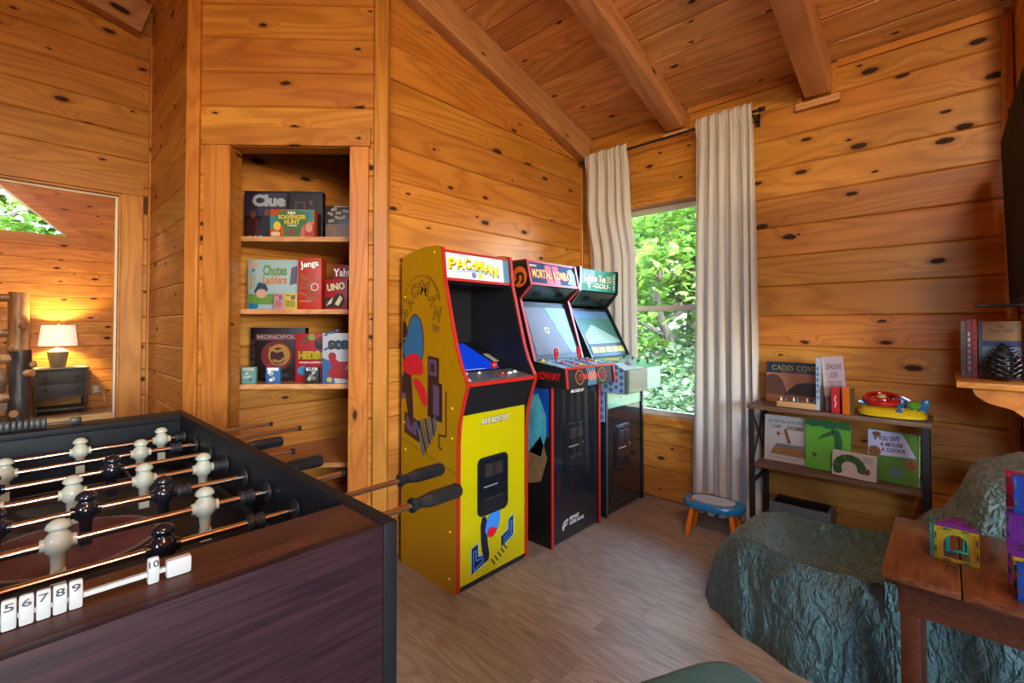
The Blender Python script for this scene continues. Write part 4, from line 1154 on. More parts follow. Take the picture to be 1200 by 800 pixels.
edge_trim(mq, [(1.817 - oy, 1.64), (1.815 - oy, 1.628)], IX0, IX1, 'trim_red', 0.004, 'marquee_trim')
m3 = Face(mq, (0, 1.783 - oy, 1.497), (1, 0, 0), (0, 0.033, 0.135), 0.001)
m3.text('II', 2.225 - ox, 0.006, 2.36 - ox, 0.128, C_('mk_red', 196, 30, 50), 1, bold=0.06)
for s_, a0, a1 in (('MORTAL', 2.095, 2.275), ('KOMBAT', 2.30, 2.49)):
    m3.text(s_, a0 - ox - 0.002, 0.036, a1 - ox + 0.002, 0.098, 'mk_red', 2, bold=0.05)
    m3.text(s_, a0 - ox, 0.04, a1 - ox, 0.094, C_('mk_yellow', 236, 206, 60), 3, bold=0.01)
m3.text('MIDWAY', 2.085 - ox, 0.108, 2.15 - ox, 0.124, 'dot_white', 1, bold=0.02)
m3.poly('ice_print', [(a - ox, b) for a, b in [(2.44, 0.02), (2.53, 0.01), (2.535, 0.09), (2.50, 0.125), (2.455, 0.11), (2.475, 0.06)]], 'ice', 1)
# side art, generic
lf2 = Face(mk, (X0, 0, 0), (0, -1, 0), (0, 0, 1), 0.0008)
lf2.disc('emblem', oy - 1.865, 1.54, 0.062, 0.062, C_('emb_orange', 206, 100, 34), 1); 
lf2.line('emblem', [(oy - 1.90, 1.50), (oy - 1.87, 1.525), (oy - 1.885, 1.555), (oy - 1.84, 1.56), (oy - 1.83, 1.52), (oy - 1.85, 1.50)], 0.018, 'ink', 2)
lf2.poly('side_print', [(oy - a, b) for a, b in [(2.1, 0.62), (1.64, 0.62), (1.64, 0.89), (2.1, 0.89)]], plain('side_art_blue', srgb(20, 66, 150), 0.3, var=0.7, scale=8), 1)
lf2.poly('side_print', [(oy - a, b) for a, b in [(1.80, 0.52), (1.70, 0.50), (1.66, 0.62), (1.66, 0.74), (1.72, 0.86), (1.86, 0.80)]], plain('side_art_teal', srgb(70, 150, 165), 0.3, var=0.6, scale=14), 2)
lf2.poly('side_print', [(oy - a, b) for a, b in [(1.90, 0.30), (1.70, 0.36), (1.65, 0.50), (1.70, 0.62), (1.80, 0.50)]], plain('side_art_tan', srgb(120, 92, 60), 0.4, var=0.7, scale=16), 2)

# ---- third cabinet: dark green
ox, oy = 2.89, 1.87
gt = thing('arcade_cabinet', 'green golf arcade cabinet with mint control deck beside the window', 'arcade game', (ox, oy, 0), group='arcade cabinets along the pine wall')
X0, X1 = 2.63 - ox, 3.132 - ox
prof = [(2.12, 0.0), (2.12, 1.63), (2.09, 1.652), (1.828, 1.652), (1.832, 1.487), (1.92, 1.385), (1.735, 1.035), (1.69, 0.97), (1.65, 0.85), (1.627, 0.82), (1.627, 0.0)]
P_ = [(y - oy, z) for y, z in prof]
C_('gt_side', 20, 34, 34, 0.25); C_('gt_trim', 60, 70, 72, 0.3)
for x0 in (X0, X1 - PT):
    s = cab_side(gt, P_, x0, x0 + PT, 'gt_side', None)
    edge_trim(s, P_[2:], x0 - 0.0005, x0 + PT + 0.0005, 'gt_trim' if x0 < 0 else 'black', 0.004)
IX0, IX1 = X0 + PT + 0.0005, X1 - PT - 0.0005
pbox(gt, 'back_panel', 'black', IX0, IX1, 2.10, 2.115, 0.01, 1.62, oy)
pbox(gt, 'top_panel', 'black', IX0, IX1, 1.85, 2.10, 1.625, 1.64, oy)
front = pbox(gt, 'front_panel', 'black_gloss', IX0, IX1, 1.633, 1.648, 0.012, 0.82, oy)
f4 = Face(front, (0, 1.633 - oy, 0), (1, 0, 0), (0, 0, 1), 0.0008)
M['mint'] = plain('mint_print', srgb(126, 182, 150), 0.15, var=0.12, coat=0.5)
f4.rect('mint_band', IX0 + 0.002, 0.70, IX1 - 0.002, 0.819, 'mint', 1)
f4.text('ARCADE1UP', IX0 + 0.12, 0.745, IX0 + 0.32, 0.775, 'dot_white', 2, bold=0.02, shear=0.2)
coin_door(gt, 2.748 - ox, 2.963 - ox, 0.27, 0.572, 1.633 - oy)
cb = MB().prism([(X0 - 0.003, y - oy, z) for y, z in [(1.487, 0.965), (1.487, 0.812), (1.65, 0.812), (1.735, 1.033)]], (X1 - X0 + 0.006, 0, 0)).build('control_box', 'black', gt)
tf = Face(cb, (X0, 1.487 - oy, 0.965), (1, 0, 0), (0, 0.248, 0.068), 0.0008)
M['gt_deck'] = plain('deck_green_print', srgb(104, 156, 136), 0.15, var=0.3, scale=9, coat=0.5)
tf.rect('deck_print', 0.0, 0.0, X1 - X0, 0.255, 'gt_deck', 1)
tf.poly('deck_print', [(0.0, 0.0), (0.26, 0.0), (0.18, 0.12), (0.08, 0.13)], C_('deck_grey', 176, 190, 184), 2)
tf.poly('deck_print', [(0.06, 0.19), (0.20, 0.16), (0.26, 0.2), (0.15, 0.23)], C_('deck_gold', 190, 176, 96), 2)
MB().lathe([(0.034, 0), (0.034, 0.003), (0.026, 0.010), (0.014, 0.02), (0.003, 0.024)], (2.82 - ox, 1.565 - oy, 0.984), n=18).build('trackball', 'btn_grey', cb, smooth=True)
for x, y in ((3.02, 1.60), (3.08, 1.56), (3.05, 1.66), (2.98, 1.69)):
    button(cb, x - ox, y - oy, 0.966 + (y - 1.487) * 0.274, 'black', 0.010)
ff = Face(cb, (0, 1.487 - oy, 0.812), (1, 0, 0), (0, 0, 1), 0.0008)
ff.rect('front_print', X0 + 0.006, 0.006, X0 + 0.30, 0.15, plain('deck_front_dark', srgb(40, 56, 58), 0.12, var=0.3, coat=0.5), 1)
ff.rect('front_print', X0 + 0.30, 0.006, X1 - 0.008, 0.15, 'mint', 1)
lf = Face(cb, (X0 - 0.003, 0, 0), (0, -1, 0), (0, 0, 1), 0.0008)
lf.poly('side_print', [(oy - a, b) for a, b in [(1.489, 0.962), (1.489, 0.815), (1.648, 0.815), (1.728, 1.02)]], plain('dotted_panel_base', srgb(138, 160, 186), 0.3), 1)
lf3 = Face(gt, (X0, 0, 0), (0, -1, 0), (0, 0, 1), 0.0008)
lf3.poly('side_print', [(oy - a, b) for a, b in [(1.66, 0.86), (1.632, 0.815), (1.632, 0.62), (2.1, 0.62), (2.1, 0.95), (1.72, 1.0)]], C_('dot_base2', 120, 150, 186, 0.3), 1)
for k in range(4):
    for j in range(5):
        a, b = 1.51 + 0.038 * k, 0.835 + 0.042 * j + 0.02 * (k % 2)
        if b < 0.985 and a < 1.65: lf.disc('dot', oy - a, b, 0.014, 0.014, C_('dot_blue', 60, 92, 140, 0.3), 2, 14)
    for j in range(4):
        lf3.disc('dot', oy - (1.66 + 0.045 * k), 0.65 + 0.05 * j + 0.025 * (k % 2), 0.016, 0.016, 'dot_blue', 2, 14)
bz = slab(gt, 'bezel', 'black', IX0, IX1, (1.74, 1.036), (1.925, 1.37), 0.015, oy)
s4 = Face(bz, (0, 1.74 - oy, 1.036), (1, 0, 0), (0, 0.185, 0.334), 0.0015)
sw = IX1 - IX0
s4.rect('screen', IX0 + 0.02, 0.02, IX1 - 0.02, 0.36, screen('screen_golf_sky', srgb(90, 132, 176), 0.12), 1)
s4.rect('screen_picture', IX0 + 0.02, 0.02, IX1 - 0.02, 0.30, screen('screen_golf_green', srgb(70, 128, 120), 0.12), 2)
s4.poly('screen_picture', [(IX0 + 0.02, 0.16), (IX0 + 0.16, 0.25), (IX1 - 0.02, 0.12), (IX1 - 0.02, 0.09), (IX0 + 0.02, 0.08)], screen('screen_golf_pale', srgb(150, 186, 176), 0.12), 3)
s4.rect('screen_picture', IX0 + 0.02, 0.075, IX1 - 0.02, 0.095, C_('scr_dark', 40, 60, 62), 4)
for k in range(5):
    s4.rect('screen_gauge', IX0 + 0.03 + 0.085 * k, 0.028, IX0 + 0.105 + 0.085 * k, 0.07, C_('scr_gold', 196, 190, 70), 4)
hd = slab(gt, 'hood', 'gt_side', IX0, IX1, (1.93, 1.388), (1.838, 1.484), 0.012, oy)
hf = Face(hd, (0, 1.93 - oy, 1.388), (-1, 0, 0), (0, -0.092, 0.096), 0.003)
for cx in (2.77, 3.01):
    hf.disc('speaker', -(cx - ox), 0.07, 0.045, 0.03, 'black_gloss', 1)
mq = MB().prism([(IX0, y - oy, z) for y, z in [(1.838, 1.495), (1.834, 1.645), (1.87, 1.645), (1.87, 1.495)]], (IX1 - IX0, 0, 0)).build('marquee', plain('marquee_green', srgb(44, 136, 122), 0.5, spec=0.15, var=0.3, scale=18, emit=(srgb(50, 140, 120), 0.15)), gt)
m4 = Face(mq, (0, 1.838 - oy, 1.495), (1, 0, 0), (0, -0.004, 0.15), 0.001)
m4.rect('marquee_photo', IX0 + 0.01, 0.05, IX0 + 0.18, 0.145, plain('marquee_pale_photo', srgb(120, 165, 165), 0.5, var=0.5, scale=30, spec=0.15), 1)
for s_, a0, a1, b0, b1 in (('Golden Tee 3D', 2.685, 3.055, 0.065, 0.115), ('-GOLF-', 2.80, 3.04, 0.022, 0.055)):
    m4.text(s_, a0 - ox + 0.003, b0 - 0.003, a1 - ox + 0.003, b1 - 0.003, C_('gt_dark', 20, 70, 66), 2, bold=0.04)
    m4.text(s_, a0 - ox, b0, a1 - ox, b1, C_('gt_gold', 226, 216, 150), 3, bold=0.02)
m4.poly('tee_print', [(a - ox, b) for a, b in [(2.745, 0.015), (2.762, 0.015), (2.77, 0.05), (2.785, 0.058), (2.722, 0.058), (2.737, 0.05)]], 'gt_gold', 2)
for k in range(6):
    m4.rect('marquee_mark', 3.075 - ox, 0.02 + 0.02 * k, 3.098 - ox, 0.032 + 0.02 * k, 'dot_white', 2)

# ================================================================== BOARD GAMES IN THE CLOSET NOOK
def dloc(s, t, z):
    p = dpt(s, t, z); return (p.x, p.y, z)
def carton(name, label, cat, s0, s1, z, h, t, d, mat, group, turn=0.0, lean=0.0):
    """upright game box in the nook: s = along the chamfer wall, t = distance of its front behind the wall face"""
    w = s1 - s0
    o = MB().box(-w / 2, w / 2, -d / 2, d / 2, 0, h).build(name, mat, None, bevel=0.002)
    o.location = dloc((s0 + s1) / 2, t + d / 2, z + 0.0008)
    o.rotation_euler = (R(lean), 0, R(-45 + turn))
    tag(o, label, cat, group)
    return o, Face(o, (-w / 2, -d / 2 - 0.0002, 0), (1, 0, 0), (0, 0, 1)), w, h
PRINT_K = 0.62  # dims the game box colours: the nook's shade is put into them
G1, G2, G3 = 'board games on the nook shelves', 'small card packs on the nook shelves', 'books on the black bookcase'
C_('clue_dark', 24, 18, 30); C_('clue_violet', 52, 42, 74); C_('clue_wine', 70, 26, 30); C_('clue_grey', 178, 186, 196); C_('skin_brown', 120, 70, 46)
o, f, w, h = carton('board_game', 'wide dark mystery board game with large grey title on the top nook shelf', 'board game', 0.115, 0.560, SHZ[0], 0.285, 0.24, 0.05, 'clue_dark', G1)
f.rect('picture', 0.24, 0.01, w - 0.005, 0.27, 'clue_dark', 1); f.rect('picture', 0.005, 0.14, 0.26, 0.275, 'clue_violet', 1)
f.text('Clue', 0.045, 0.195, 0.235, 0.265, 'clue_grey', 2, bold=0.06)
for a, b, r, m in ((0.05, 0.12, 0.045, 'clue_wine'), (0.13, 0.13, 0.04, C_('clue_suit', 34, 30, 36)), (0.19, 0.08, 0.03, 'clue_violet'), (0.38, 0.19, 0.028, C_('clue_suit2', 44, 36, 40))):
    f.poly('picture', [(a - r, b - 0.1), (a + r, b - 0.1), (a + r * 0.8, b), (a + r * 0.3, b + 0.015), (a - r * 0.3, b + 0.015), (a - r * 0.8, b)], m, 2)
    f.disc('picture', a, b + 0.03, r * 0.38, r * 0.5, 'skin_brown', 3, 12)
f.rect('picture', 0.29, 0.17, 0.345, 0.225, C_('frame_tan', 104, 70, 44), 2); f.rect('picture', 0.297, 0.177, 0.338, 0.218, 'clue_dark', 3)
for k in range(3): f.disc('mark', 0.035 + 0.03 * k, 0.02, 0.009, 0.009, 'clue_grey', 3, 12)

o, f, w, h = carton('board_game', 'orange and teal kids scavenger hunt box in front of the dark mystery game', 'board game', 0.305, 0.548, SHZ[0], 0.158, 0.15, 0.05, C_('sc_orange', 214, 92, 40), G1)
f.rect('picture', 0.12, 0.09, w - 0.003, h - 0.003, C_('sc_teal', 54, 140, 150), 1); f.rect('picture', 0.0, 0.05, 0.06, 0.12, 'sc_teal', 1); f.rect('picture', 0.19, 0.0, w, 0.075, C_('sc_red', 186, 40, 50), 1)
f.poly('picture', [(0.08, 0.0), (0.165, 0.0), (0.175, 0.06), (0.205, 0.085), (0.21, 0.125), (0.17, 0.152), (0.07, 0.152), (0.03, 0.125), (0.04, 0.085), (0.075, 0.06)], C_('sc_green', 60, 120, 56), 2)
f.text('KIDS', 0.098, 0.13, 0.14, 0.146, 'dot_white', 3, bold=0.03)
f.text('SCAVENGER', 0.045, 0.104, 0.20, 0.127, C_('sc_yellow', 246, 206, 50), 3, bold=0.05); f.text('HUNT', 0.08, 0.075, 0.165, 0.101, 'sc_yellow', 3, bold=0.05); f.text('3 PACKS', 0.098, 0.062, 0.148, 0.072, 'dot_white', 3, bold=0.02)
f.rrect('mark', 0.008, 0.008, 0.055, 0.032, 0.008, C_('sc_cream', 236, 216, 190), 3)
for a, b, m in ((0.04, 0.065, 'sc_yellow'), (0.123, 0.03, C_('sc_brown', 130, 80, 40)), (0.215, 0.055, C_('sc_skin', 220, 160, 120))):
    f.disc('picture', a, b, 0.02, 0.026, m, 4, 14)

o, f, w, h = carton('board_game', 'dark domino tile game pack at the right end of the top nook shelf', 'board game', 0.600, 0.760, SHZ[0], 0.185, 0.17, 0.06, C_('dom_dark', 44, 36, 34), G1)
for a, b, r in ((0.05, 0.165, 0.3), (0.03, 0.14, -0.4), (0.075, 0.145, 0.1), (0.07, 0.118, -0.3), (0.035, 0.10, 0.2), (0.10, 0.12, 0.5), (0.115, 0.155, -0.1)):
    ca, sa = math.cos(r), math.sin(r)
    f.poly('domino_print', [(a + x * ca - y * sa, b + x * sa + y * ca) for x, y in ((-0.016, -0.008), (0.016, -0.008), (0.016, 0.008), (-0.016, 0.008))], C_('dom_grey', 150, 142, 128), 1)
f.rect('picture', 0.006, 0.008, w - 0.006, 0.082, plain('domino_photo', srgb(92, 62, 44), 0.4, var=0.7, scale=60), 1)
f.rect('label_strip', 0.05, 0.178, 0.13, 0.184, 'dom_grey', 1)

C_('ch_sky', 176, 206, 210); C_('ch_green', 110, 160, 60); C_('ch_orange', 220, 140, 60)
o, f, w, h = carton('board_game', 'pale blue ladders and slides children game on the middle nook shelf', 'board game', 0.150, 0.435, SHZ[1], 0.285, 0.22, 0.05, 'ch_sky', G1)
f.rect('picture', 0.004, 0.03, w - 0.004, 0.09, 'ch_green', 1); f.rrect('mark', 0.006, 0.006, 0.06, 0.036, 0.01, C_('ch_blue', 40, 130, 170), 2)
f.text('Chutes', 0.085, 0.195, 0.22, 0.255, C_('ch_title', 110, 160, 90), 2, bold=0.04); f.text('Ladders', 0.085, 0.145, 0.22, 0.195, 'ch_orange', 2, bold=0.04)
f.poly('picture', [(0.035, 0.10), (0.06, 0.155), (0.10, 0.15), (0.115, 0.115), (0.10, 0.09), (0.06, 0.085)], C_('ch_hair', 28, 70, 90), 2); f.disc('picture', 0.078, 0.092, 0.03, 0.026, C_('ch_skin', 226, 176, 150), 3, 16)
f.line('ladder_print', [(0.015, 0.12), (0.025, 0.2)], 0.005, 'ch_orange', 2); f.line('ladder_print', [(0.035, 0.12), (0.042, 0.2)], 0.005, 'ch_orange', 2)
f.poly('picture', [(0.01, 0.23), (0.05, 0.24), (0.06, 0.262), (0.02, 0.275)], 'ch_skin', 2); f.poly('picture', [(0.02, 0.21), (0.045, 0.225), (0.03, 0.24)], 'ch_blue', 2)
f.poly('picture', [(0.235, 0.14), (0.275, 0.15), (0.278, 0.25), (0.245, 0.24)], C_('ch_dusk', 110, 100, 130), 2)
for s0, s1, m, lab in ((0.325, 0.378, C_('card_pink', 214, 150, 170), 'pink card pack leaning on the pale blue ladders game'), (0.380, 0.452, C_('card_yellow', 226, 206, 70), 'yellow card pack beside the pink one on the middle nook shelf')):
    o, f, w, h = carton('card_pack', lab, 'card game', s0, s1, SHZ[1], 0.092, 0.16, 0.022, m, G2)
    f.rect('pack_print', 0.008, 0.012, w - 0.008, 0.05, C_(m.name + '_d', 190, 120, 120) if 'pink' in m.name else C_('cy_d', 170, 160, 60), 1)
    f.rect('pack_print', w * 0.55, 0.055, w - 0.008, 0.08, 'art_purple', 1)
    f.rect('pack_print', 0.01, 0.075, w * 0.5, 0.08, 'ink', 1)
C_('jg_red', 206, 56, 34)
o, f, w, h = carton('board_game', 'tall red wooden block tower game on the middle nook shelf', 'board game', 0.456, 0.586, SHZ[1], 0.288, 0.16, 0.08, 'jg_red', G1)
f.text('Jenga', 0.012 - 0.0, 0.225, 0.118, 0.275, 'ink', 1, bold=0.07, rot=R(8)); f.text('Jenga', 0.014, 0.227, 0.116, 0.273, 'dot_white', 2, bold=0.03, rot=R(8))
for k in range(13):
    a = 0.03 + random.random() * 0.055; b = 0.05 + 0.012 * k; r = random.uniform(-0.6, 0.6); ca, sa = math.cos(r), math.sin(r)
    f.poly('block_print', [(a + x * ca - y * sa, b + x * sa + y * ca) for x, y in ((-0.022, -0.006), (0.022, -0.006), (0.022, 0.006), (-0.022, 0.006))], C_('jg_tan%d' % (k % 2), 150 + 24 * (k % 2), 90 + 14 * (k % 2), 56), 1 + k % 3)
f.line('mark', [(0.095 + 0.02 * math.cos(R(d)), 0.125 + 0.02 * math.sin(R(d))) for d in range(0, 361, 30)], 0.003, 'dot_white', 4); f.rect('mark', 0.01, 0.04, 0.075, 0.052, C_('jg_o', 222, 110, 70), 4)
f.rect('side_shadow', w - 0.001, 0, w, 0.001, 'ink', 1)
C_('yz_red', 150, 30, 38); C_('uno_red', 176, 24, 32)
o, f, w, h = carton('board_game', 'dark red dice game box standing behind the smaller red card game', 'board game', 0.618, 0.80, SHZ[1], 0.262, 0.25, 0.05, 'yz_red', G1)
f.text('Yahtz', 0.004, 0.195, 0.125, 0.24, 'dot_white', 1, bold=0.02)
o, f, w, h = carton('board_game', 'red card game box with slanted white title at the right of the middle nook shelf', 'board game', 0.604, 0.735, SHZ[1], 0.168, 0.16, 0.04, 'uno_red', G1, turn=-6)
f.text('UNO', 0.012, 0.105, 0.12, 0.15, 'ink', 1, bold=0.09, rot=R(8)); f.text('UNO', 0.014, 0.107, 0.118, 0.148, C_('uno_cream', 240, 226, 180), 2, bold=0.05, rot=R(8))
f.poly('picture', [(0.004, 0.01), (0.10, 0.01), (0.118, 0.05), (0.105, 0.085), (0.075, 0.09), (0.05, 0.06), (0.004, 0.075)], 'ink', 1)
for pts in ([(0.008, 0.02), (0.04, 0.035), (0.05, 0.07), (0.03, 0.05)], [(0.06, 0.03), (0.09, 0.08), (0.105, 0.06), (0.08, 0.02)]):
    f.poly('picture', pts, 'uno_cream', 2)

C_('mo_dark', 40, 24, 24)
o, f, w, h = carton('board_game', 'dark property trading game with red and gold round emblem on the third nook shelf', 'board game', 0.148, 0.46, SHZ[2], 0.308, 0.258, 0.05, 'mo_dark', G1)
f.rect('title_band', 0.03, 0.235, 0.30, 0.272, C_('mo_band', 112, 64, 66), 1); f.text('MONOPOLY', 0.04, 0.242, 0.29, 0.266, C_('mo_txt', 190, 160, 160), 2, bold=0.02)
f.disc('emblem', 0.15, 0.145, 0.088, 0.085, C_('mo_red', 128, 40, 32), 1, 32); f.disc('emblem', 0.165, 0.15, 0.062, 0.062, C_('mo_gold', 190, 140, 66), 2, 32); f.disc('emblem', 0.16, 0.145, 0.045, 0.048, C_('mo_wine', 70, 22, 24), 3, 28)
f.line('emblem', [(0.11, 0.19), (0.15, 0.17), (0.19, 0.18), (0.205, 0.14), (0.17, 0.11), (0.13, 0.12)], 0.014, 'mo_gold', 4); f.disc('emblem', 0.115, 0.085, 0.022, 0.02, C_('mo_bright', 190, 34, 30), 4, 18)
for k in range(5): f.rect('side_print', 0.006, 0.05 + 0.04 * k, 0.026, 0.08 + 0.04 * k, C_('mo_grey', 70, 56, 56), 1)
f.text('GAME', 0.075, 0.02, 0.225, 0.045, C_('mo_g2', 96, 84, 80), 2, bold=0.02)
C_('hb_yellow', 236, 206, 40); C_('hb_red', 190, 34, 40)
o, f, w, h = carton('board_game', 'yellow and red head band guessing game between two larger nook shelf boxes', 'board game', 0.430, 0.620, SHZ[2], 0.275, 0.20, 0.05, 'hb_red', G1)
f.poly('picture', [(0, 0.0), (0.10, 0.0), (0.12, 0.03), (0.03, 0.10), (0, 0.1)], 'hb_yellow', 1); f.rect('picture', 0, 0.235, w, h - 0.001, 'hb_yellow', 1)
f.text('HEDBANZ', 0.015, 0.125, 0.235, 0.175, 'ink', 2, bold=0.09); f.text('HEDBANZ', 0.017, 0.128, 0.232, 0.172, 'hb_yellow', 3, bold=0.05)
bpy.data.objects.remove(o.children[-1]); bpy.data.objects.remove(o.children[-1])
f.text('HEDBA', 0.015, 0.125, 0.178, 0.18, 'ink', 2, bold=0.09); f.text('HEDBA', 0.018, 0.128, 0.175, 0.177, 'hb_yellow', 3, bold=0.05)
f.text('THE QUICK QUESTION GAME', 0.02, 0.105, 0.175, 0.116, 'dot_white', 3, bold=0.02)
f.disc('picture', 0.045, 0.065, 0.034, 0.026, C_('hb_blue', 60, 150, 200), 3, 20); f.disc('picture', 0.09, 0.255, 0.02, 0.018, C_('hb_green', 130, 180, 60), 3, 16)
for a, m in ((0.055, 'sc_red'), (0.14, 'clue_violet')): f.disc('picture', a, 0.215, 0.035, 0.032, m, 3, 18); f.disc('picture', a, 0.235, 0.02, 0.022, 'skin_brown', 4, 14)
C_('so_blue', 54, 110, 170)
o, f, w, h = carton('board_game', 'blue and white board game with black title, right on the third nook shelf', 'board game', 0.602, 0.83, SHZ[2], 0.278, 0.142, 0.05, C_('so_white', 206, 212, 216), G1)
f.poly('picture', [(0, 0), (0.07, 0), (0.05, 0.12), (0.0, 0.14)], 'so_blue', 1)
for k in range(6): f.disc('picture', 0.02 + 0.03 * (k % 3), 0.19 + 0.05 * (k // 3) + 0.01 * k, 0.014, 0.007, 'so_blue', 1, 12, 0.5)
f.text('SORRY', 0.03, 0.185, 0.235, 0.24, 'ink', 2, bold=0.12); f.text('SORRY', 0.033, 0.188, 0.232, 0.237, C_('so_t', 60, 70, 84), 3, bold=0.02)
f.poly('picture', [(0.03, 0.06), (0.05, 0.03), (0.16, 0.02), (0.16, 0.12), (0.09, 0.12), (0.06, 0.15), (0.035, 0.135), (0.055, 0.09)], C_('so_red', 176, 34, 44), 2); f.disc('picture', 0.055, 0.15, 0.022, 0.022, 'so_red', 3, 16)
f.poly('picture', [(0.125, 0.08), (0.165, 0.06), (0.2, 0.08), (0.2, 0.16), (0.16, 0.15)], C_('so_gold', 214, 170, 90), 3); f.disc('mark', 0.04, 0.02, 0.016, 0.014, C_('so_y', 220, 190, 60), 3, 12)
for s0, s1, m, lab, mk2 in ((0.168, 0.245, C_('pk_teal', 120, 170, 160), 'teal floral card pack at the left of the third nook shelf', 'ch_blue'), (0.300, 0.377, C_('pk_blue', 60, 120, 190), 'bright blue card pack in front of the round emblem game', 'dot_white'), (0.512, 0.586, C_('pk_black', 46, 50, 48), 'black and white card pack in front of the yellow and red game', 'dom_grey')):
    o, f, w, h = carton('card_pack', lab, 'card game', s0, s1, SHZ[2], 0.092, 0.13, 0.022, m, G2)
    for k in range(5): f.disc('pack_print', 0.016 + random.random() * (w - 0.032), 0.018 + random.random() * 0.045, 0.011, 0.009, mk2 if k % 2 else C_('pk_pale', 206, 216, 206), 1 + k % 3, 10, random.random() * 3)
    f.rect('pack_print', 0.008, 0.072, w - 0.008, 0.088, 'dot_white' if m.name != 'pk_teal' else 'pk_pale', 3)
    if m.name == 'pk_black': f.text('WILD', 0.014, 0.074, w - 0.014, 0.087, 'ink', 4, bold=0.06)

# ================================================================== CURTAINS
M['curtain'] = curtain_cloth('curtain_cloth')
def curtain(label, yt0, yt1, yb0, yb1, z0, z1, phase, folds, squeeze=False):
    yc = (yt0 + yt1) / 2
    o = empty('curtain', (3.09, yc, 0)); tag(o, label, 'curtain', 'curtains at the window')
    NU, NV = 150, 60
    rnd = [random.uniform(0.7, 1.3) for _ in range(40)]
    cum = [0.0]
    for k in range(int(folds)): cum.append(cum[-1] + random.uniform(0.55, 1.45))
    def phase_of(u):
        q = u * cum[-1]
        for k in range(len(cum) - 1):
            if q <= cum[k + 1] + 1e-9: return k, (q - cum[k]) / (cum[k + 1] - cum[k])
        return len(cum) - 2, 1.0
    def fn(u, v):
        z = z1 + (z0 - z1) * v
        e = v ** 0.7
        y = (yt1 + (yb1 - yt1) * e) * (1 - u) + (yt0 + (yb0 - yt0) * e) * u
        ki, fr = phase_of(u)
        sway = 0.10 * math.sin(2.2 * v + phase + ki)
        c = math.cos(2 * PI * (fr + sway * v))
        c = math.copysign(abs(c) ** 0.75, c)
        amp = (0.012 + 0.020 * min(1, v * 2.0)) * rnd[ki]
        x = amp * c + 0.008 * math.sin(5.0 * u + 3 * v + phase) * v + 0.005 * noise.noise(Vector((u * 9, v * 5, phase)))
        x += 0.006 * math.sin(2 * PI * (fr * 3 + 0.2 * ki)) * max(0, 1 - v * 4)
        y += 0.014 * math.sin(4 * PI * fr + phase) * (0.3 + v) * 0.6
        zz = z
        if v < 0.001: zz += 0.008 * c + 0.006 * noise.noise(Vector((u * 14, phase, 0)))
        g = min(1.0, abs(z - (z1 - 0.045)) / 0.09)
        x = x * (0.30 + 0.70 * g) - 0.020 * (1 - g)           # the pocket hugs the rod on the room side
        if squeeze:
            k2 = min(1.0, max(0.0, (2.15 - z) / 0.42)); k2 = k2 * k2 * (3 - 2 * k2)
            x = x * (1 - k2) + (0.072 + x * 0.35) * k2
        return (x, y - yc, zz)
    mb = MB().grid(NU, NV, fn)
    n = (NU + 1) * (NV + 1)
    back = [(p[0] + 0.0035, p[1], p[2]) for p in mb.v]
    bf = [tuple(reversed([i + n for i in f])) for f in mb.f]
    rim = list(range(NU + 1)) + [j * (NU + 1) + NU for j in range(1, NV + 1)] + [NV * (NU + 1) + i for i in range(NU - 1, -1, -1)] + [j * (NU + 1) for j in range(NV - 1, 0, -1)]
    mb.v += back; mb.f += bf
    for a, b in zip(rim, rim[1:] + rim[:1]): mb.f.append((a, b, b + n, a + n))
    me = bpy.data.meshes.new('drape'); me.from_pydata(mb.v, [], mb.f)
    me.polygons.foreach_set('use_smooth', [True] * len(me.polygons))
    link('drape', me, 'curtain', o)
    # stitched hem and rod pocket read as slightly thicker bands
    for nm, va, vb in (('hem', 0.895, 0.90), ('rod_pocket_seam', 0.033, 0.036)):
        hb = MB().grid(NU, 1, lambda u, v: tuple(Vector(fn(u, va + (vb - va) * v)) + Vector((-0.0015, 0, 0))))
        m2 = bpy.data.meshes.new(nm); m2.from_pydata(hb.v, [], hb.f); m2.polygons.foreach_set('use_smooth', [True] * len(m2.polygons))
        link(nm, m2, 'curtain', o)
    return o
curtain('beige curtain in the corner behind the golf cabinet', 1.715, 2.085, 1.668, 2.10, 0.03, 2.600, 0.6, 5.0, True)
curtain('beige curtain hanging between the window and the black bookcase', 0.862, 1.20, 0.83, 1.245, 0.03, 2.622, 2.1, 6.0)
cr = thing('curtain_rod', 'thin black curtain rod above the window', 'curtain rod', (3.09, 1.45, 2.555))
MB().cyl((0, -0.625, 0.012), (0, 0.66, 0.0), 0.0085, n=10).build('rod', 'black_metal', cr, smooth=True)
for y in (-0.625, 0.66):
    s = -1 if y < 0 else 1
    MB().lathe([(0.008, 0), (0.017, 0.004), (0.017, 0.012), (0.010, 0.016), (0.016, 0.024), (0.014, 0.034), (0.004, 0.038)], (0, y, 0.012 if y < 0 else 0.0), axis=(0, s, 0), n=14).build('finial', 'black_metal', cr, smooth=True)
    MB().box(-0.006, 0.108, y - s * 0.03 - 0.006, y - s * 0.03 + 0.006, -0.02, -0.006).box(0.10, 0.109, y - s * 0.03 - 0.012, y - s * 0.03 + 0.012, -0.05, 0.03).build('bracket', 'black_metal', cr)

PRINT_K = 1.0
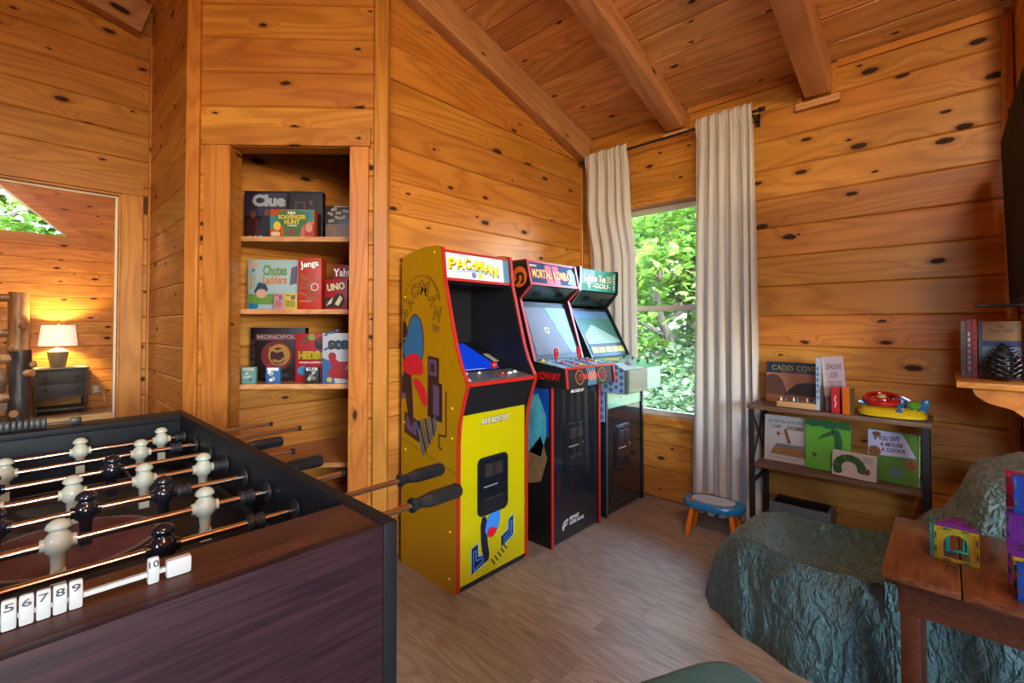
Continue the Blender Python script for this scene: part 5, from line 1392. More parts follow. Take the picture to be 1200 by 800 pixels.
# ================================================================== STOOL
C_('st_blue', 26, 128, 186, 0.25, coat=0.4); C_('st_orange', 226, 118, 20, 0.35); C_('st_white', 186, 206, 220, 0.3)
st = thing('drawing_stool', 'small blue drawing board stool with orange legs by the curtain', 'kids stool', (2.86, 1.03, 0), R(-84))
def sup(a, b, n=40, e=2.6):
    return [(a * math.copysign(abs(math.cos(2 * PI * i / n)) ** (2 / e), math.cos(2 * PI * i / n)), b * math.copysign(abs(math.sin(2 * PI * i / n)) ** (2 / e), math.sin(2 * PI * i / n))) for i in range(n)]
seat = MB()
rings = [(0.150, 0.085, 0.162), (0.165, 0.098, 0.166), (0.172, 0.104, 0.178), (0.172, 0.104, 0.192), (0.166, 0.098, 0.203), (0.155, 0.088, 0.207)]
vs_ = []
for a, b, z in rings: vs_ += [(x, y, z) for x, y in sup(a, b)]
seat.add(vs_, [(k * 40 + i, k * 40 + (i + 1) % 40, (k + 1) * 40 + (i + 1) % 40, (k + 1) * 40 + i) for k in range(5) for i in range(40)] + [tuple(range(39, -1, -1)), tuple(range(200, 240))])
so_ = seat.build('seat', 'st_blue', st, smooth=True)
sfc = Face(so_, (0, 0, 0.2072), (1, 0, 0), (0, 1, 0), 0.001)
sfc.poly('board_rim', sup(0.118, 0.062), 'dot_white', 1); sfc.poly('drawing_board', sup(0.111, 0.056), 'st_white', 2)
sfc.rrect('slider_track', -0.14, -0.082, 0.13, -0.072, 0.004, C_('st_tan', 190, 150, 130), 1)
MB().lathe([(0.010, 0), (0.011, 0.006), (0.006, 0.012)], (-0.10, -0.077, 0.208), n=12).build('slider', 'st_orange', so_, smooth=True)
MB().cyl((-0.10, 0.088, 0.214), (0.02, 0.088, 0.214), 0.005, n=8).build('pen', C_('pen_or', 214, 140, 90), so_, smooth=True)
MB().box(-0.035, -0.005, 0.078, 0.098, 0.205, 0.217).build('pen_clip', 'st_blue', so_, bevel=0.003)
for sx in (-1, 1):
    for sy in (-1, 1):
        MB().tube([(sx * 0.105, sy * 0.055, 0.17), (sx * 0.118, sy * 0.064, 0.10), (sx * 0.130, sy * 0.073, 0.03), (sx * 0.133, sy * 0.076, 0.0)], [0.014, 0.017, 0.019, 0.014], n=12).build('leg', 'st_orange', st, smooth=True)

# ================================================================== BOOKCASE AND WHAT STANDS ON IT
M['rustic'] = dark_wood('rustic_brown_board', (0.075, 0.040, 0.022), (0.17, 0.10, 0.06), rough=0.45)
bc = thing('bookcase', 'low black metal bookcase with rustic brown shelves against the window wall', 'bookcase', (3.005, 0.448, 0))
BW, BD = 0.78, 0.30      # along Y, along X
for sx in (-1, 1):
    for sy in (-1, 1):
        MB().box(sx * (BD / 2 - 0.012) - 0.0115, sx * (BD / 2 - 0.012) + 0.0115, sy * (BW / 2 - 0.02) - 0.0125, sy * (BW / 2 - 0.02) + 0.0125, 0, 0.776).build('post', 'black_metal', bc)
for z, nm in ((0.80, 'top_shelf'), (0.478, 'middle_shelf'), (0.14, 'lower_shelf')):
    hw = BW / 2 + 0.002 if z > 0.7 else BW / 2 - 0.034
    o = MB().box(-BW / 2, BW / 2, -BD / 2, BD / 2, 0, 0.022).build(nm, 'rustic', bc, bevel=0.002)
    o.rotation_euler = (0, 0, PI / 2); o.location = (0, 0, z - 0.022); o.scale = (hw / (BW / 2), 1, 1)
for sy in (-1, 1):
    y = sy * (BW / 2 - 0.02)
    MB().box(-BD / 2 + 0.02, BD / 2 - 0.02, y - 0.008, y + 0.008, 0.44, 0.455).box(-BD / 2 + 0.02, BD / 2 - 0.02, y - 0.008, y + 0.008, 0.36, 0.375).build('side_rail', 'black_metal', bc)
    for a in (-1, 1):
        MB().cyl((a * (BD / 2 - 0.02), y, 0.47), (-a * (BD / 2 - 0.02), y, 0.77), 0.005, n=6).build('cross_brace', 'black_metal', bc)

PRINT_K = 0.72  # bookcase items dimmed in colour to stand in for weak light
C_('page', 206, 200, 186, 0.7)
def book(label, y_l, y_r, z, h, x_front, th, mat, lean=8.0, turn=0.0, name='book', group=G3, cat='book'):
    """book with its cover to the room (-X); y_l is its left edge as seen, y_r its right edge"""
    w = y_l - y_r
    t = thing(name, label, cat, (x_front + th / 2, (y_l + y_r) / 2, z), R(-90 + turn), group)
    t.rotation_euler = (R(-lean) if False else 0, 0, R(-90 + turn))
    m = Matrix.Rotation(R(-lean), 4, 'X')
    piv = Vector((0, -th / 2, 0))
    MB().box(-w / 2 + 0.003, w / 2 - 0.003, -th / 2 + 0.0025, th / 2 - 0.0025, 0.003, h - 0.003).build('pages', 'page', t)
    c = MB().box(-w / 2, w / 2, -th / 2, -th / 2 + 0.002, 0, h).box(-w / 2, w / 2, th / 2 - 0.002, th / 2, 0, h).box(-w / 2, -w / 2 + 0.002, -th / 2 + 0.002, th / 2 - 0.002, 0, h).build('cover', mat, t)
    t.rotation_euler = (R(-lean), 0, R(-90 + turn))
    return t, Face(c, (-w / 2, -th / 2 - 0.0002, 0), (1, 0, 0), (0, 0, 1)), w
# top shelf
t, f, w = book('wide landscape picture book of a valley leaning at the left of the bookcase top', 0.785, 0.515, 0.802, 0.235, 3.03, 0.018, C_('cc_navy', 24, 48, 66), 6)
f.rect('cover_photo', 0.0, 0.0, w, 0.172, C_('cc_dusk', 166, 110, 84), 1); f.rect('cover_photo', 0, 0.0, w, 0.045, C_('cc_gold', 150, 92, 48), 2)
f.poly('cover_photo', [(0, 0.045), (0.115, 0.045), (0.10, 0.09), (0.085, 0.13), (0.06, 0.16), (0.03, 0.162), (0, 0.15)], plain('cc_tree', srgb(74, 44, 30), 0.5, var=0.5, scale=40), 3)
f.poly('cover_photo', [(0.1, 0.05), (w, 0.045), (w, 0.115), (0.22, 0.125), (0.16, 0.115), (0.12, 0.08)], C_('cc_hills', 46, 34, 34), 2)
f.text('CADES COVE', 0.03, 0.188, w - 0.02, 0.216, C_('cc_txt', 190, 180, 110), 2, bold=0.0); f.text('Window to a Secret World', 0.08, 0.176, 0.21, 0.184, C_('cc_t2', 150, 160, 150), 3, shear=0.3)
C_('maple', 206, 160, 104)
pg = thing('peg_game', 'pale wooden peg game block with small figures on the bookcase top', 'wooden toy', (2.93, 0.595, 0.802), R(-90))
pb = MB().box(-0.10, 0.085, -0.04, 0.04, 0, 0.030).build('block', 'maple', pg, bevel=0.003)
for k in range(9):
    a, b = -0.085 + 0.02 * k, random.uniform(-0.028, 0.03)
    MB().lathe([(0.005, 0), (0.006, 0.006), (0.003, 0.012), (0.005, 0.016), (0.002, 0.021)], (a, b, 0.030), n=8).build('peg', random.choice(['ink', 'dot_white', C_('peg_blue', 70, 130, 160), C_('peg_brown', 70, 44, 30)]), pg, smooth=True)
MB().cyl((-0.065, 0.0, 0.03), (-0.065, 0.002, 0.085), 0.003, n=6).build('peg', 'ink', pg)
# upright books, spines to the room
def spine_book(label, y, w_spine, depth, h, mat, x_front, lean=0.0, name='book'):
    t = thing(name, label, 'book', (x_front, y, 0.802), R(-90), G3)
    t.rotation_euler = (0, R(lean), R(-90))
    MB().box(-w_spine / 2 + 0.002, w_spine / 2 - 0.002, 0.003, depth - 0.003, 0.003, h - 0.003).build('pages', 'page', t)
    c = MB().box(-w_spine / 2, -w_spine / 2 + 0.002, 0, depth, 0, h).box(w_spine / 2 - 0.002, w_spine / 2, 0, depth, 0, h).box(-w_spine / 2 + 0.002, w_spine / 2 - 0.002, 0, 0.002, 0, h).build('cover', mat, t)
    return t, c, Face(c, (-w_spine / 2, -0.0002, 0), (1, 0, 0), (0, 0, 1))
t, c, f = spine_book('thin pale blue book standing beside the landscape book', 0.502, 0.016, 0.19, 0.275, C_('bk_ice', 176, 190, 206), 2.90)
f.text('STORY BOOK'[:5], 0.004, 0.12, 0.012, 0.25, 'so_blue', 1, rot=0)
bpy.data.objects.remove(c.children[-1])
for k in range(6): f.rect('spine_print', 0.004, 0.06 + 0.03 * k, 0.012, 0.078 + 0.03 * k, 'so_blue', 1)
t, f, w = book('tall pinkish grey dragon story book leaning on the pale blue book', 0.476, 0.380, 0.802, 0.283, 2.955, 0.012, C_('dr_pink', 176, 150, 152), 2, 14)
t.rotation_euler = (R(-2), R(-4), R(-90 + 8))
f.text('DRAGONS', 0.018, 0.215, w - 0.01, 0.245, C_('dr_txt', 92, 76, 96), 1, bold=0.02); f.text('LOVE', 0.03, 0.17, w - 0.03, 0.2, 'dr_txt', 1, bold=0.02); f.text('TACOS', 0.02, 0.125, w - 0.015, 0.155, C_('dr_txt2', 120, 80, 80), 1, bold=0.02)
f.rect('cover_print', 0.0, 0.0, w, 0.075, C_('dr_rust', 136, 76, 54), 1); f.rect('cover_print', 0.0, 0.0, 0.012, 0.28, C_('dr_spine', 190, 170, 150), 1)
t, c, f = spine_book('small thick red book on the bookcase top next to the orange one', 0.420, 0.034, 0.066, 0.132, C_('bk_red', 186, 30, 34), 2.862)
f.text('Classics', 0.010, 0.05, 0.024, 0.06, 'dot_white', 1); bpy.data.objects.remove(c.children[-1])
f.line('spine_print', [(0.014, 0.03), (0.02, 0.05), (0.014, 0.07), (0.02, 0.09)], 0.003, 'dot_white', 1)
t, c, f = spine_book('small orange board book with dark picture cover beside the toy wheel', 0.376, 0.030, 0.075, 0.134, C_('bk_orange', 224, 110, 26), 2.862, 0)
sf2 = Face(c, (0.015, 0, 0), (0, 1, 0), (0, 0, 1)); sf2.rect('cover_picture', 0.004, 0.004, 0.072, 0.13, plain('bk_olive_picture', srgb(74, 66, 36), 0.4, var=0.7, scale=40), 1)
t.rotation_euler = (0, 0, R(-90 - 10))

# toy steering wheel
C_('ty_yellow', 226, 190, 24, 0.22, coat=0.5); C_('ty_red', 186, 22, 30, 0.22, coat=0.5); C_('ty_blue', 30, 116, 176, 0.25, coat=0.5); C_('ty_green', 96, 170, 40, 0.25, coat=0.5)
ty = thing('toy_dashboard', 'yellow toy dashboard with red steering wheel on the bookcase top', 'toy', (2.965, 0.206, 0.802), R(-90))
tb = MB(); vs_ = []
for a, b, z in ((0.120, 0.088, 0.0), (0.134, 0.098, 0.006), (0.134, 0.098, 0.018), (0.118, 0.084, 0.032), (0.08, 0.06, 0.044)):
    vs_ += [(x, y, z + (0.012 * (x / 0.134) ** 2 if z > 0.03 else 0)) for x, y in sup(a, b, 40, 3.0)]
tb.add(vs_, [(k * 40 + i, k * 40 + (i + 1) % 40, (k + 1) * 40 + (i + 1) % 40, (k + 1) * 40 + i) for k in range(4) for i in range(40)] + [tuple(range(39, -1, -1)), tuple(range(160, 200))])
tb.build('base', 'ty_yellow', ty, smooth=True)
whl = Vector((-0.035, -0.008, 0.082)); tiltm = Matrix.Rotation(R(16), 4, 'X')
def wp(x, y, z=0): return whl + tiltm @ Vector((x, y, z))
wl_ = MB().tube([wp(0.068 * math.cos(2 * PI * i / 28), 0.068 * math.sin(2 * PI * i / 28)) for i in range(28)], 0.012, n=10, closed=True)
for d in (90, 210, 330): wl_.tube([wp(0, 0), wp(0.066 * math.cos(R(d)), 0.066 * math.sin(R(d)))], 0.011, n=8)
wl_.lathe([(0.030, -0.008), (0.034, 0.0), (0.030, 0.010), (0.004, 0.014)], whl, axis=tiltm @ Vector((0, 0, 1)), n=18)
wh = wl_.build('steering_wheel', 'ty_red', ty, smooth=True)
MB().lathe([(0.018, 0.012), (0.016, 0.018), (0.003, 0.02)], whl, axis=tiltm @ Vector((0, 0, 1)), n=16).build('horn', C_('ty_cream', 206, 206, 130, 0.3), wh, smooth=True)
MB().lathe([(0.030, 0.03), (0.024, 0.05), (0.020, 0.075)], (-0.035, -0.002, 0), n=16).build('column', 'ty_yellow', ty, smooth=True)
MB().tube([(-0.06, -0.03, 0.05), (-0.10, -0.04, 0.058), (-0.125, -0.045, 0.066)], [0.006, 0.007, 0.013], n=10).build('lever', 'ty_blue', ty, smooth=True)
MB().lathe([(0.010, 0.02), (0.011, 0.045), (0.013, 0.052), (0.027, 0.056), (0.029, 0.068), (0.020, 0.082), (0.004, 0.086)], (0.085, -0.035, 0), n=16).build('gear_knob', 'ty_green', ty, smooth=True)
MB().prism([(0.100, 0.0, 0.022), (0.128, 0.0, 0.022), (0.146, 0.0, 0.075), (0.136, 0.0, 0.094), (0.112, 0.0, 0.088)], (0, 0.035, 0)).build('phone', 'ty_blue', ty, bevel=0.008)
MB().lathe([(0.018, 0), (0.019, 0.006), (0.011, 0.012), (0.003, 0.022)], (0.035, -0.068, 0.028), n=12).build('star_button', 'ty_blue', ty, smooth=True)
MB().prism([(-0.03, 0.06, 0.035), (0.09, 0.06, 0.035), (0.075, 0.062, 0.082), (0.02, 0.062, 0.106), (-0.02, 0.062, 0.10)], (0, 0.014, 0)).build('windscreen', 'ty_red', ty, bevel=0.004)
MB().prism([(0.0, 0.057, 0.05), (0.068, 0.057, 0.05), (0.058, 0.059, 0.078), (0.022, 0.059, 0.093), (0.0, 0.059, 0.09)], (0, 0.004, 0)).build('mirror', C_('ty_pink', 214, 176, 160, 0.3), ty)
MB().lathe([(0.014, 0.04), (0.022, 0.06), (0.022, 0.085), (0.012, 0.095)], (0.038, -0.02, 0), n=8, sx=1.0, sy=0.5).build('turn_key', 'ty_blue', ty, smooth=True)
MB().lathe([(0.026, 0.028), (0.025, 0.040), (0.004, 0.042)], (-0.095, 0.01, 0), n=16).build('speaker_button', C_('ty_brown', 120, 70, 50), ty, smooth=True)

# middle shelf
t, f, w = book('white crayon story book at the left of the bookcase middle shelf', 0.780, 0.578, 0.480, 0.255, 2.965, 0.014, C_('dc_white', 190, 180, 170), 6)
f.text('the DAY the CRAYONS', 0.02, 0.215, w + 0.02 - 0.03, 0.232, C_('dc_t', 96, 90, 92), 1, bold=0.01); f.text('CAME', 0.035, 0.185, 0.085, 0.203, 'dc_t', 1, bold=0.01); f.text('HOME', 0.115, 0.18, w - 0.01, 0.203, C_('dc_t2', 104, 66, 40), 1, bold=0.03)
f.poly('cover_art', [(0.03, 0.04), (w, 0.035), (w, 0.085), (0.055, 0.088)], plain('dc_photo', srgb(122, 84, 42), 0.5, var=0.6, scale=50), 1); f.rect('cover_art', 0.06, 0.086, w - 0.004, 0.1, C_('dc_sky', 96, 112, 128), 1)
f.poly('crayon_print', [(0.098, 0.175), (0.108, 0.19), (0.116, 0.172), (0.134, 0.108), (0.118, 0.104)], C_('dc_crayon', 124, 88, 30), 2); f.disc('crayon_print', 0.07, 0.155, 0.008, 0.012, C_('dc_red', 146, 50, 44), 1, 12); f.line('crayon_print', [(0.08, 0.155), (0.10, 0.158)], 0.003, 'dc_red', 1)
for k in range(12): f.rect('cover_art', 0.02 + 0.014 * k, 0.02, 0.026 + 0.014 * k, 0.024, 'dc_t', 1)
C_('gr_lime', 96, 172, 36); C_('gr_dark', 26, 92, 36)
t, f, w = book('bright green picture book with a dark green tree on the middle shelf', 0.572, 0.372, 0.480, 0.262, 2.945, 0.016, 'gr_lime', 6)
f.poly('cover_art', [(0, h_) if False else (0.0, 0.262), (0.0, 0.232), (0.03, 0.222), (0.07, 0.228), (0.1, 0.218), (0.14, 0.226), (w, 0.22), (w, 0.262)], 'gr_dark', 1)
f.poly('cover_art', [(0.125, 0.035), (0.165, 0.035), (0.16, 0.10), (0.168, 0.16), (0.15, 0.215), (0.115, 0.225), (0.132, 0.17), (0.13, 0.10)], 'gr_dark', 2)
f.poly('cover_art', [(0.125, 0.215), (0.08, 0.185), (0.06, 0.165), (0.055, 0.15), (0.07, 0.165), (0.13, 0.19)], 'gr_dark', 2)
f.disc('cover_art', 0.042, 0.075, 0.009, 0.014, C_('gr_olive', 70, 76, 40), 1, 12, 0.6)
t, f, w = book('small white board book with a green arched print in front of the green book', 0.445, 0.262, 0.480, 0.125, 2.888, 0.022, C_('ct_white', 206, 190, 178), 8, -8)
for k in range(11):
    a = R(200 - 20 * k); f.disc('cover_art', 0.075 + 0.055 * math.cos(a) * 0.95, 0.045 + 0.05 * math.sin(a), 0.020, 0.018, C_('ct_g%d' % (k % 3), 40 + 14 * (k % 3), 84 + 12 * (k % 3), 46), 1 + k % 4, 14)
for k in range(4): f.rect('cover_art', w - 0.05, 0.108 - 0.008 * k, w - 0.012, 0.1105 - 0.008 * k, 'dc_t', 1)
f.disc('cover_art', w - 0.035, 0.042, 0.014, 0.016, C_('ct_rust', 130, 56, 40), 2, 16)
C_('mo_green', 84, 128, 44); C_('mo_lav', 188, 190, 218)
t, f, w = book('green and lavender story book about a cookie at the right of the middle shelf', 0.302, 0.102, 0.480, 0.245, 2.93, 0.03, 'mo_green', 6, -10)
f.poly('cover_art', [(0.0, 0.12), (0.19, 0.135), (0.135, 0.243), (0.0, 0.243)], 'mo_lav', 1)
f.text('IF YOU GIVE', 0.025, 0.198, 0.125, 0.22, C_('mo_brown', 60, 40, 40), 2, bold=0.03, rot=R(6)); f.text('A MOUSE', 0.05, 0.172, 0.14, 0.192, 'mo_brown', 2, bold=0.03, rot=R(4)); f.text('A COOKIE', 0.055, 0.147, 0.15, 0.166, 'mo_brown', 2, bold=0.03, rot=R(3))
C_('cookie', 150, 96, 60); C_('chip', 60, 34, 26)
for a, b, r in ((0.028, 0.14, 0.026), (0.035, 0.234, 0.018), (0.175, 0.10, 0.026)):
    f.disc('cookie_print', a, min(b, 0.225), r, r if b < 0.23 else 0.012, 'cookie', 3, 20)
    for k in range(4): f.disc('cookie_print', a + r * 0.5 * math.cos(k * 1.7), min(b, 0.225) + r * 0.4 * math.sin(k * 1.7), r * 0.17, r * 0.15, 'chip', 4, 8)
f.poly('cover_art', [(0.085, 0.035), (0.135, 0.03), (0.14, 0.055), (0.12, 0.08), (0.10, 0.08)], C_('mo_teal', 84, 116, 126), 2)
# black topped case on the lower shelf
cs = thing('tablet_case', 'black glass topped grey case poking out under the bookcase', 'case', (2.775, 0.555, 0), R(-90))
cb_ = MB().box(-0.135, 0.135, -0.075, 0.075, 0.0, 0.335).build('body', C_('case_grey', 92, 100, 108, 0.4), cs, bevel=0.008)
MB().box(-0.118, 0.118, -0.062, 0.062, 0.335, 0.338).build('glass_top', 'black_gloss', cs)

PRINT_K = 0.9
# ================================================================== SOFA, OTTOMAN
M['green_cloth'] = crinkle_cloth('green_crinkled_cover', (0.016, 0.048, 0.045), (0.064, 0.138, 0.131), 13.0, 0.85, 0.25)
def lerp_tab(tab, t):
    for (a, va), (b, vb) in zip(tab[:-1], tab[1:]):
        if t <= b:
            s = (t - a) / (b - a); s = s * s * (3 - 2 * s)
            return va + (vb - va) * s
    return tab[-1][1]
def sofa_pt(u, v):
    """v from the front (0) to the back (1), u over the top from the near side to the far side"""
    y = 0.835 - 1.055 * v
    e = 1.0
    vf = 0.26
    if v < vf: e = max(0.0, 1 - (1 - v / vf) ** 1.9) ** (1 / 1.7)
    if v > 0.97: e = max(0.0, 1 - ((v - 0.97) / 0.03) ** 3)
    xn = lerp_tab([(0, 2.21), (0.06, 2.13), (0.22, 2.035), (0.42, 1.955), (0.6, 1.965), (1, 1.975)], v)
    xf = lerp_tab([(0, 2.36), (0.08, 2.44), (0.3, 2.54), (0.6, 2.60), (1, 2.68)], v)
    h = lerp_tab([(0, 0.43), (0.2, 0.445), (0.45, 0.43), (0.62, 0.44), (0.76, 0.60), (0.88, 0.79), (1, 0.81)], v)
    h = 0.03 + (h - 0.03) * e
    th = PI * (1 - u)
    c, s = math.cos(th), math.sin(th)
    n = 3.4
    xc, a = (xn + xf) / 2, (xf - xn) / 2 * (0.80 + 0.2 * e)
    flare = 1.0
    x = xc + a * math.copysign(abs(c) ** (2 / n), c)
    z = h * abs(s) ** (2 / n)
    if z < h * 0.8: x += (0.03 * (1 - z / h)) * (1 if c > 0 else -1)
    # seat sags between two padded edges
    sag = lerp_tab([(0, 0.0), (0.16, 0.05), (0.42, 0.17), (0.62, 0.16), (0.8, 0.05), (1, 0.0)], v)
    mid = max(0.0, 1 - ((u - 0.50) / 0.24) ** 2)
    z -= sag * mid
    p = Vector((x, y, z))
    # wrinkles: long folds running down from the edges, plus crumples
    q = Vector((p.x * 7, p.y * 9, p.z * 5))
    w1 = noise.noise(q) * 0.009
    top = max(0.0, min(1.0, (s - 0.55) / 0.3))               # 1 on the top, 0 on the hanging sides
    aa = p.y * 14 + p.z * (3 + 5 * math.sin(p.y * 6 + 1)) + 1.6 * noise.noise(Vector((p.x * 4, p.y * 5, p.z * 5)))      # folds run down the sides at a slant
    f1 = (1 - abs(noise.noise(Vector((aa, p.x * 3, 3.3)))) * 2.2)
    f2 = (1 - abs(noise.noise(Vector((aa * 2.3 + 5, p.z * 6, p.x * 8)))) * 2.2)
    f3 = (1 - abs(noise.noise(Vector((p.x * 9 + p.y * 4, p.y * 16, 8.1)))) * 2.2)
    fold = (max(0, f1) ** 3 * 0.007 + max(0, f2) ** 3 * 0.004) * (1 - 0.55 * top) + max(0, f3) ** 3 * 0.005 * top
    w2 = noise.noise(Vector((p.x * 24, p.y * 30, p.z * 22 + 7))) * 0.004 - abs(noise.noise(Vector((p.x * 40, p.y * 46, p.z * 34)))) * 0.0045 + noise.noise(Vector((p.x * 80, p.y * 86, p.z * 70))) * 0.002
    fold = -fold
    d = Vector((c * 0.8, -0.5 if v < 0.1 else 0.0, s)).normalized()
    if z > 0.03: p += d * (w1 - fold + w2 + 0.006)
    p.z = max(p.z, 0.0)
    return p
so = thing('sofa', 'low sofa under a crinkled dark green cover by the bookcase', 'sofa', (2.27, 0.3, 0))
mb = MB().grid(260, 240, lambda u, v: tuple(sofa_pt(u, v) - Vector((2.27, 0.3, 0))))
me = bpy.data.meshes.new('cover'); me.from_pydata(mb.v, [], mb.f); me.polygons.foreach_set('use_smooth', [True] * len(me.polygons))
link('cover', me, 'green_cloth', so)
MB().box(-0.12, 0.2, -0.40, 0.25, 0.0, 0.22).build('frame', 'black_matte', so)
# a loose fold of the cover hanging below the table
def flap(u, v):
    y = 0.16 - 0.36 * u; z = 0.42 - 0.40 * v
    x = 1.975 - 0.03 * math.sin(v * 2.2) + 0.016 * math.sin(u * 16 + v * 5) * v + 0.010 * noise.noise(Vector((u * 9, v * 12, 1)))
    return (x - 2.27, y - 0.3, z)
mb = MB().grid(50, 50, flap); me = bpy.data.meshes.new('hanging_fold'); me.from_pydata(mb.v, [], mb.f); me.polygons.foreach_set('use_smooth', [True] * len(me.polygons))
link('hanging_fold', me, 'green_cloth', so)

M['green_velvet'] = crinkle_cloth('green_velvet', (0.014, 0.060, 0.048), (0.034, 0.105, 0.085), 10.0, 0.12, 0.1)
ot = thing('ottoman', 'green velvet footstool with rounded corners at the bottom edge of the photo', 'ottoman', (0.955, 0.335, 0), R(-25.5))
def cushion(hx, hy, z0, z1, r, n=5.0, crown=0.02):
    mb = MB(); N = 48; vs_ = []; ks = []
    prof = [(1 - r / hx * 0.9, z0), (1, z0 + r), (1, z1 - r), (1 - r / hx * 0.3, z1 - r * 0.35), (1 - r / hx, z1)]
    for s, z in prof: vs_ += [(x * s, y * s, z) for x, y in sup(hx, hy, N, n)]
    for s in (0.75, 0.45, 0.15): vs_ += [(x * s, y * s, z1 + crown * (1 - s)) for x, y in sup(hx, hy, N, n)]
    K = len(prof) + 3
    mb.add(vs_, [(k * N + i, k * N + (i + 1) % N, (k + 1) * N + (i + 1) % N, (k + 1) * N + i) for k in range(K - 1) for i in range(N)] + [tuple(range(N - 1, -1, -1)), tuple(range((K - 1) * N, K * N))])
    return mb
cushion(0.27, 0.24, 0.06, 0.40, 0.03, 6.0, 0.012).build('cushion', 'green_velvet', ot, smooth=True, angle=60)
for sx in (-1, 1):
    for sy in (-1, 1): MB().cyl((sx * 0.2, sy * 0.17, 0), (sx * 0.2, sy * 0.17, 0.07), 0.016, 0.02, n=10).build('foot', 'black', ot, smooth=True)

# ================================================================== SIDE TABLE WITH MAGNETIC TILES
M['cherry_top'] = dark_wood('cherry_varnished_top', (0.060, 0.016, 0.006), (0.155, 0.046, 0.014), rough=0.22, sx=1.5, sz=2.0, freq=26, coat=0.35, spec=0.3)  # lighter copy of the varnish: light on the top is in the colour
M['cherry'] = dark_wood('cherry_varnish', (0.026, 0.007, 0.003), (0.070, 0.019, 0.006), rough=0.25, sx=1.5, sz=2.0, freq=26, coat=0.25, spec=0.2)  # darker copy: shade on apron and legs is painted in
TX0, TX1, TY0, TY1, TZ = 1.457, 1.905, -0.215, 0.126, 0.65
tcx, tcy = (TX0 + TX1) / 2, (TY0 + TY1) / 2
tt = thing('side_table', 'small cherry brown wooden side table in front of the sofa', 'table', (tcx, tcy, 0))
for k in range(2):
    y0, y1 = (TY0, -0.018) if k == 0 else (-0.016, TY1)
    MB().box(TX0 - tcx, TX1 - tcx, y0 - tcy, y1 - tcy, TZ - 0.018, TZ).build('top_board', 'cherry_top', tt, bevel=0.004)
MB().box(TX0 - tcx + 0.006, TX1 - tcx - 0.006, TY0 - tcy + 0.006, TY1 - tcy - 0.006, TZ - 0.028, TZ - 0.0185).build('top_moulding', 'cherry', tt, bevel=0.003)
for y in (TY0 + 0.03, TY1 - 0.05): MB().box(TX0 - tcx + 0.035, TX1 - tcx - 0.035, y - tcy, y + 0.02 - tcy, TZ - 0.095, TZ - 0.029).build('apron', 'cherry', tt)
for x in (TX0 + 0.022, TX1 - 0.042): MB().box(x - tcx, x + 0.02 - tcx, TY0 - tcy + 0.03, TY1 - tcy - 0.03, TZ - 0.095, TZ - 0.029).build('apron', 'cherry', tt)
for x in (TX0 + 0.022, TX1 - 0.062):
    for y in (TY0 + 0.03, TY1 - 0.07):
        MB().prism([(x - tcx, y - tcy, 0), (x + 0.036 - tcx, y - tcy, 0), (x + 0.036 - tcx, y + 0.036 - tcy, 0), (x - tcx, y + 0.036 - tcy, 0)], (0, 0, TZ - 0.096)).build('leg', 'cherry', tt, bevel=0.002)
MB().lathe([(0.007, 0.0), (0.007, 0.0006)], (1.60 - tcx, 0.0 - tcy, TZ), n=12, sx=0.5, sy=1.6).build('knot_mark', 'ink', tt)

TILE = 0.084
def tile(label, col, loc, rot, kind='square', inner='open'):
    """magnetic building tile in local XZ; rim with magnets, clear panel"""
    m = 'tile_' + col
    if m not in M: M[m] = tile_plastic(m, {'yellow': (0.85, 0.62, 0.05), 'teal': (0.05, 0.65, 0.55), 'purple': (0.35, 0.06, 0.5), 'red': (0.75, 0.03, 0.10), 'blue': (0.03, 0.12, 0.65), 'lime': (0.5, 0.8, 0.05), 'orange': (0.9, 0.3, 0.03)}[col])
    t = thing('magnetic_tile', label, 'toy tile', loc, group='magnetic tiles on the side table')
    t.rotation_euler = rot
    s, r, d = TILE, 0.0075, 0.0035
    if kind == 'square':
        MB().box(0, s, -d, d, 0, r).box(0, s, -d, d, s - r, s).box(0, r, -d, d, r, s - r).box(s - r, s, -d, d, r, s - r).build('rim', m, t, bevel=0.001)
        if inner == 'arch':
            n = 12; pts = [(s / 2 + (s / 2 - r * 2.4) * math.cos(PI * i / n), s / 2 + (s / 2 - r * 2.2) * math.sin(PI * i / n)) for i in range(n + 1)]
            outer = [(s - r, s / 2), (s - r, s - r), (r, s - r), (r, s / 2)]
            mb = MB()
            for i in range(n):
                a, b = pts[i], pts[i + 1]
                def oq(p):
                    dx, dz = p[0] - s / 2, p[1] - s / 2 + 1e-9
                    k = min((s / 2 - r) / max(abs(dx), 1e-6), (s / 2 - r) / max(abs(dz), 1e-6)); return (s / 2 + dx * k, s / 2 + dz * k)
                c, e = oq(b), oq(a)
                mb.prism([(a[0], -0.001, a[1]), (b[0], -0.001, b[1]), (c[0], -0.001, c[1]), (e[0], -0.001, e[1])], (0, 0.002, 0))
            mb.box(r, r * 2.4, -0.001, 0.001, r, s / 2).box(s - r * 2.4, s - r, -0.001, 0.001, r, s / 2)
            mb.build('arch_panel', m, t)
        else:
            MB().box(r, s - r, -0.001, 0.001, r, s - r).build('panel', m, t)
    else:
        MB().prism([(0, -d, 0), (s, -d, 0), (s / 2, -d, s * 0.80)], (0, 2 * d, 0)).build('panel', m, t, bevel=0.001)
    for k in (0.2, 0.62):
        if kind == 'square':
            for a, b, c, e in ((s * k, s * (k + 0.18), 0.002, 0.0055), (s * k, s * (k + 0.18), s - 0.0055, s - 0.002)): MB().box(a, b, -d - 0.0002, d + 0.0002, c, e).build('magnet', 'ink', t)
            for a in (0.002, s - 0.0055): MB().box(a, a + 0.0035, -d - 0.0002, d + 0.0002, s * k, s * (k + 0.18)).build('magnet', 'ink', t)
    return t
Z90 = R(-90)
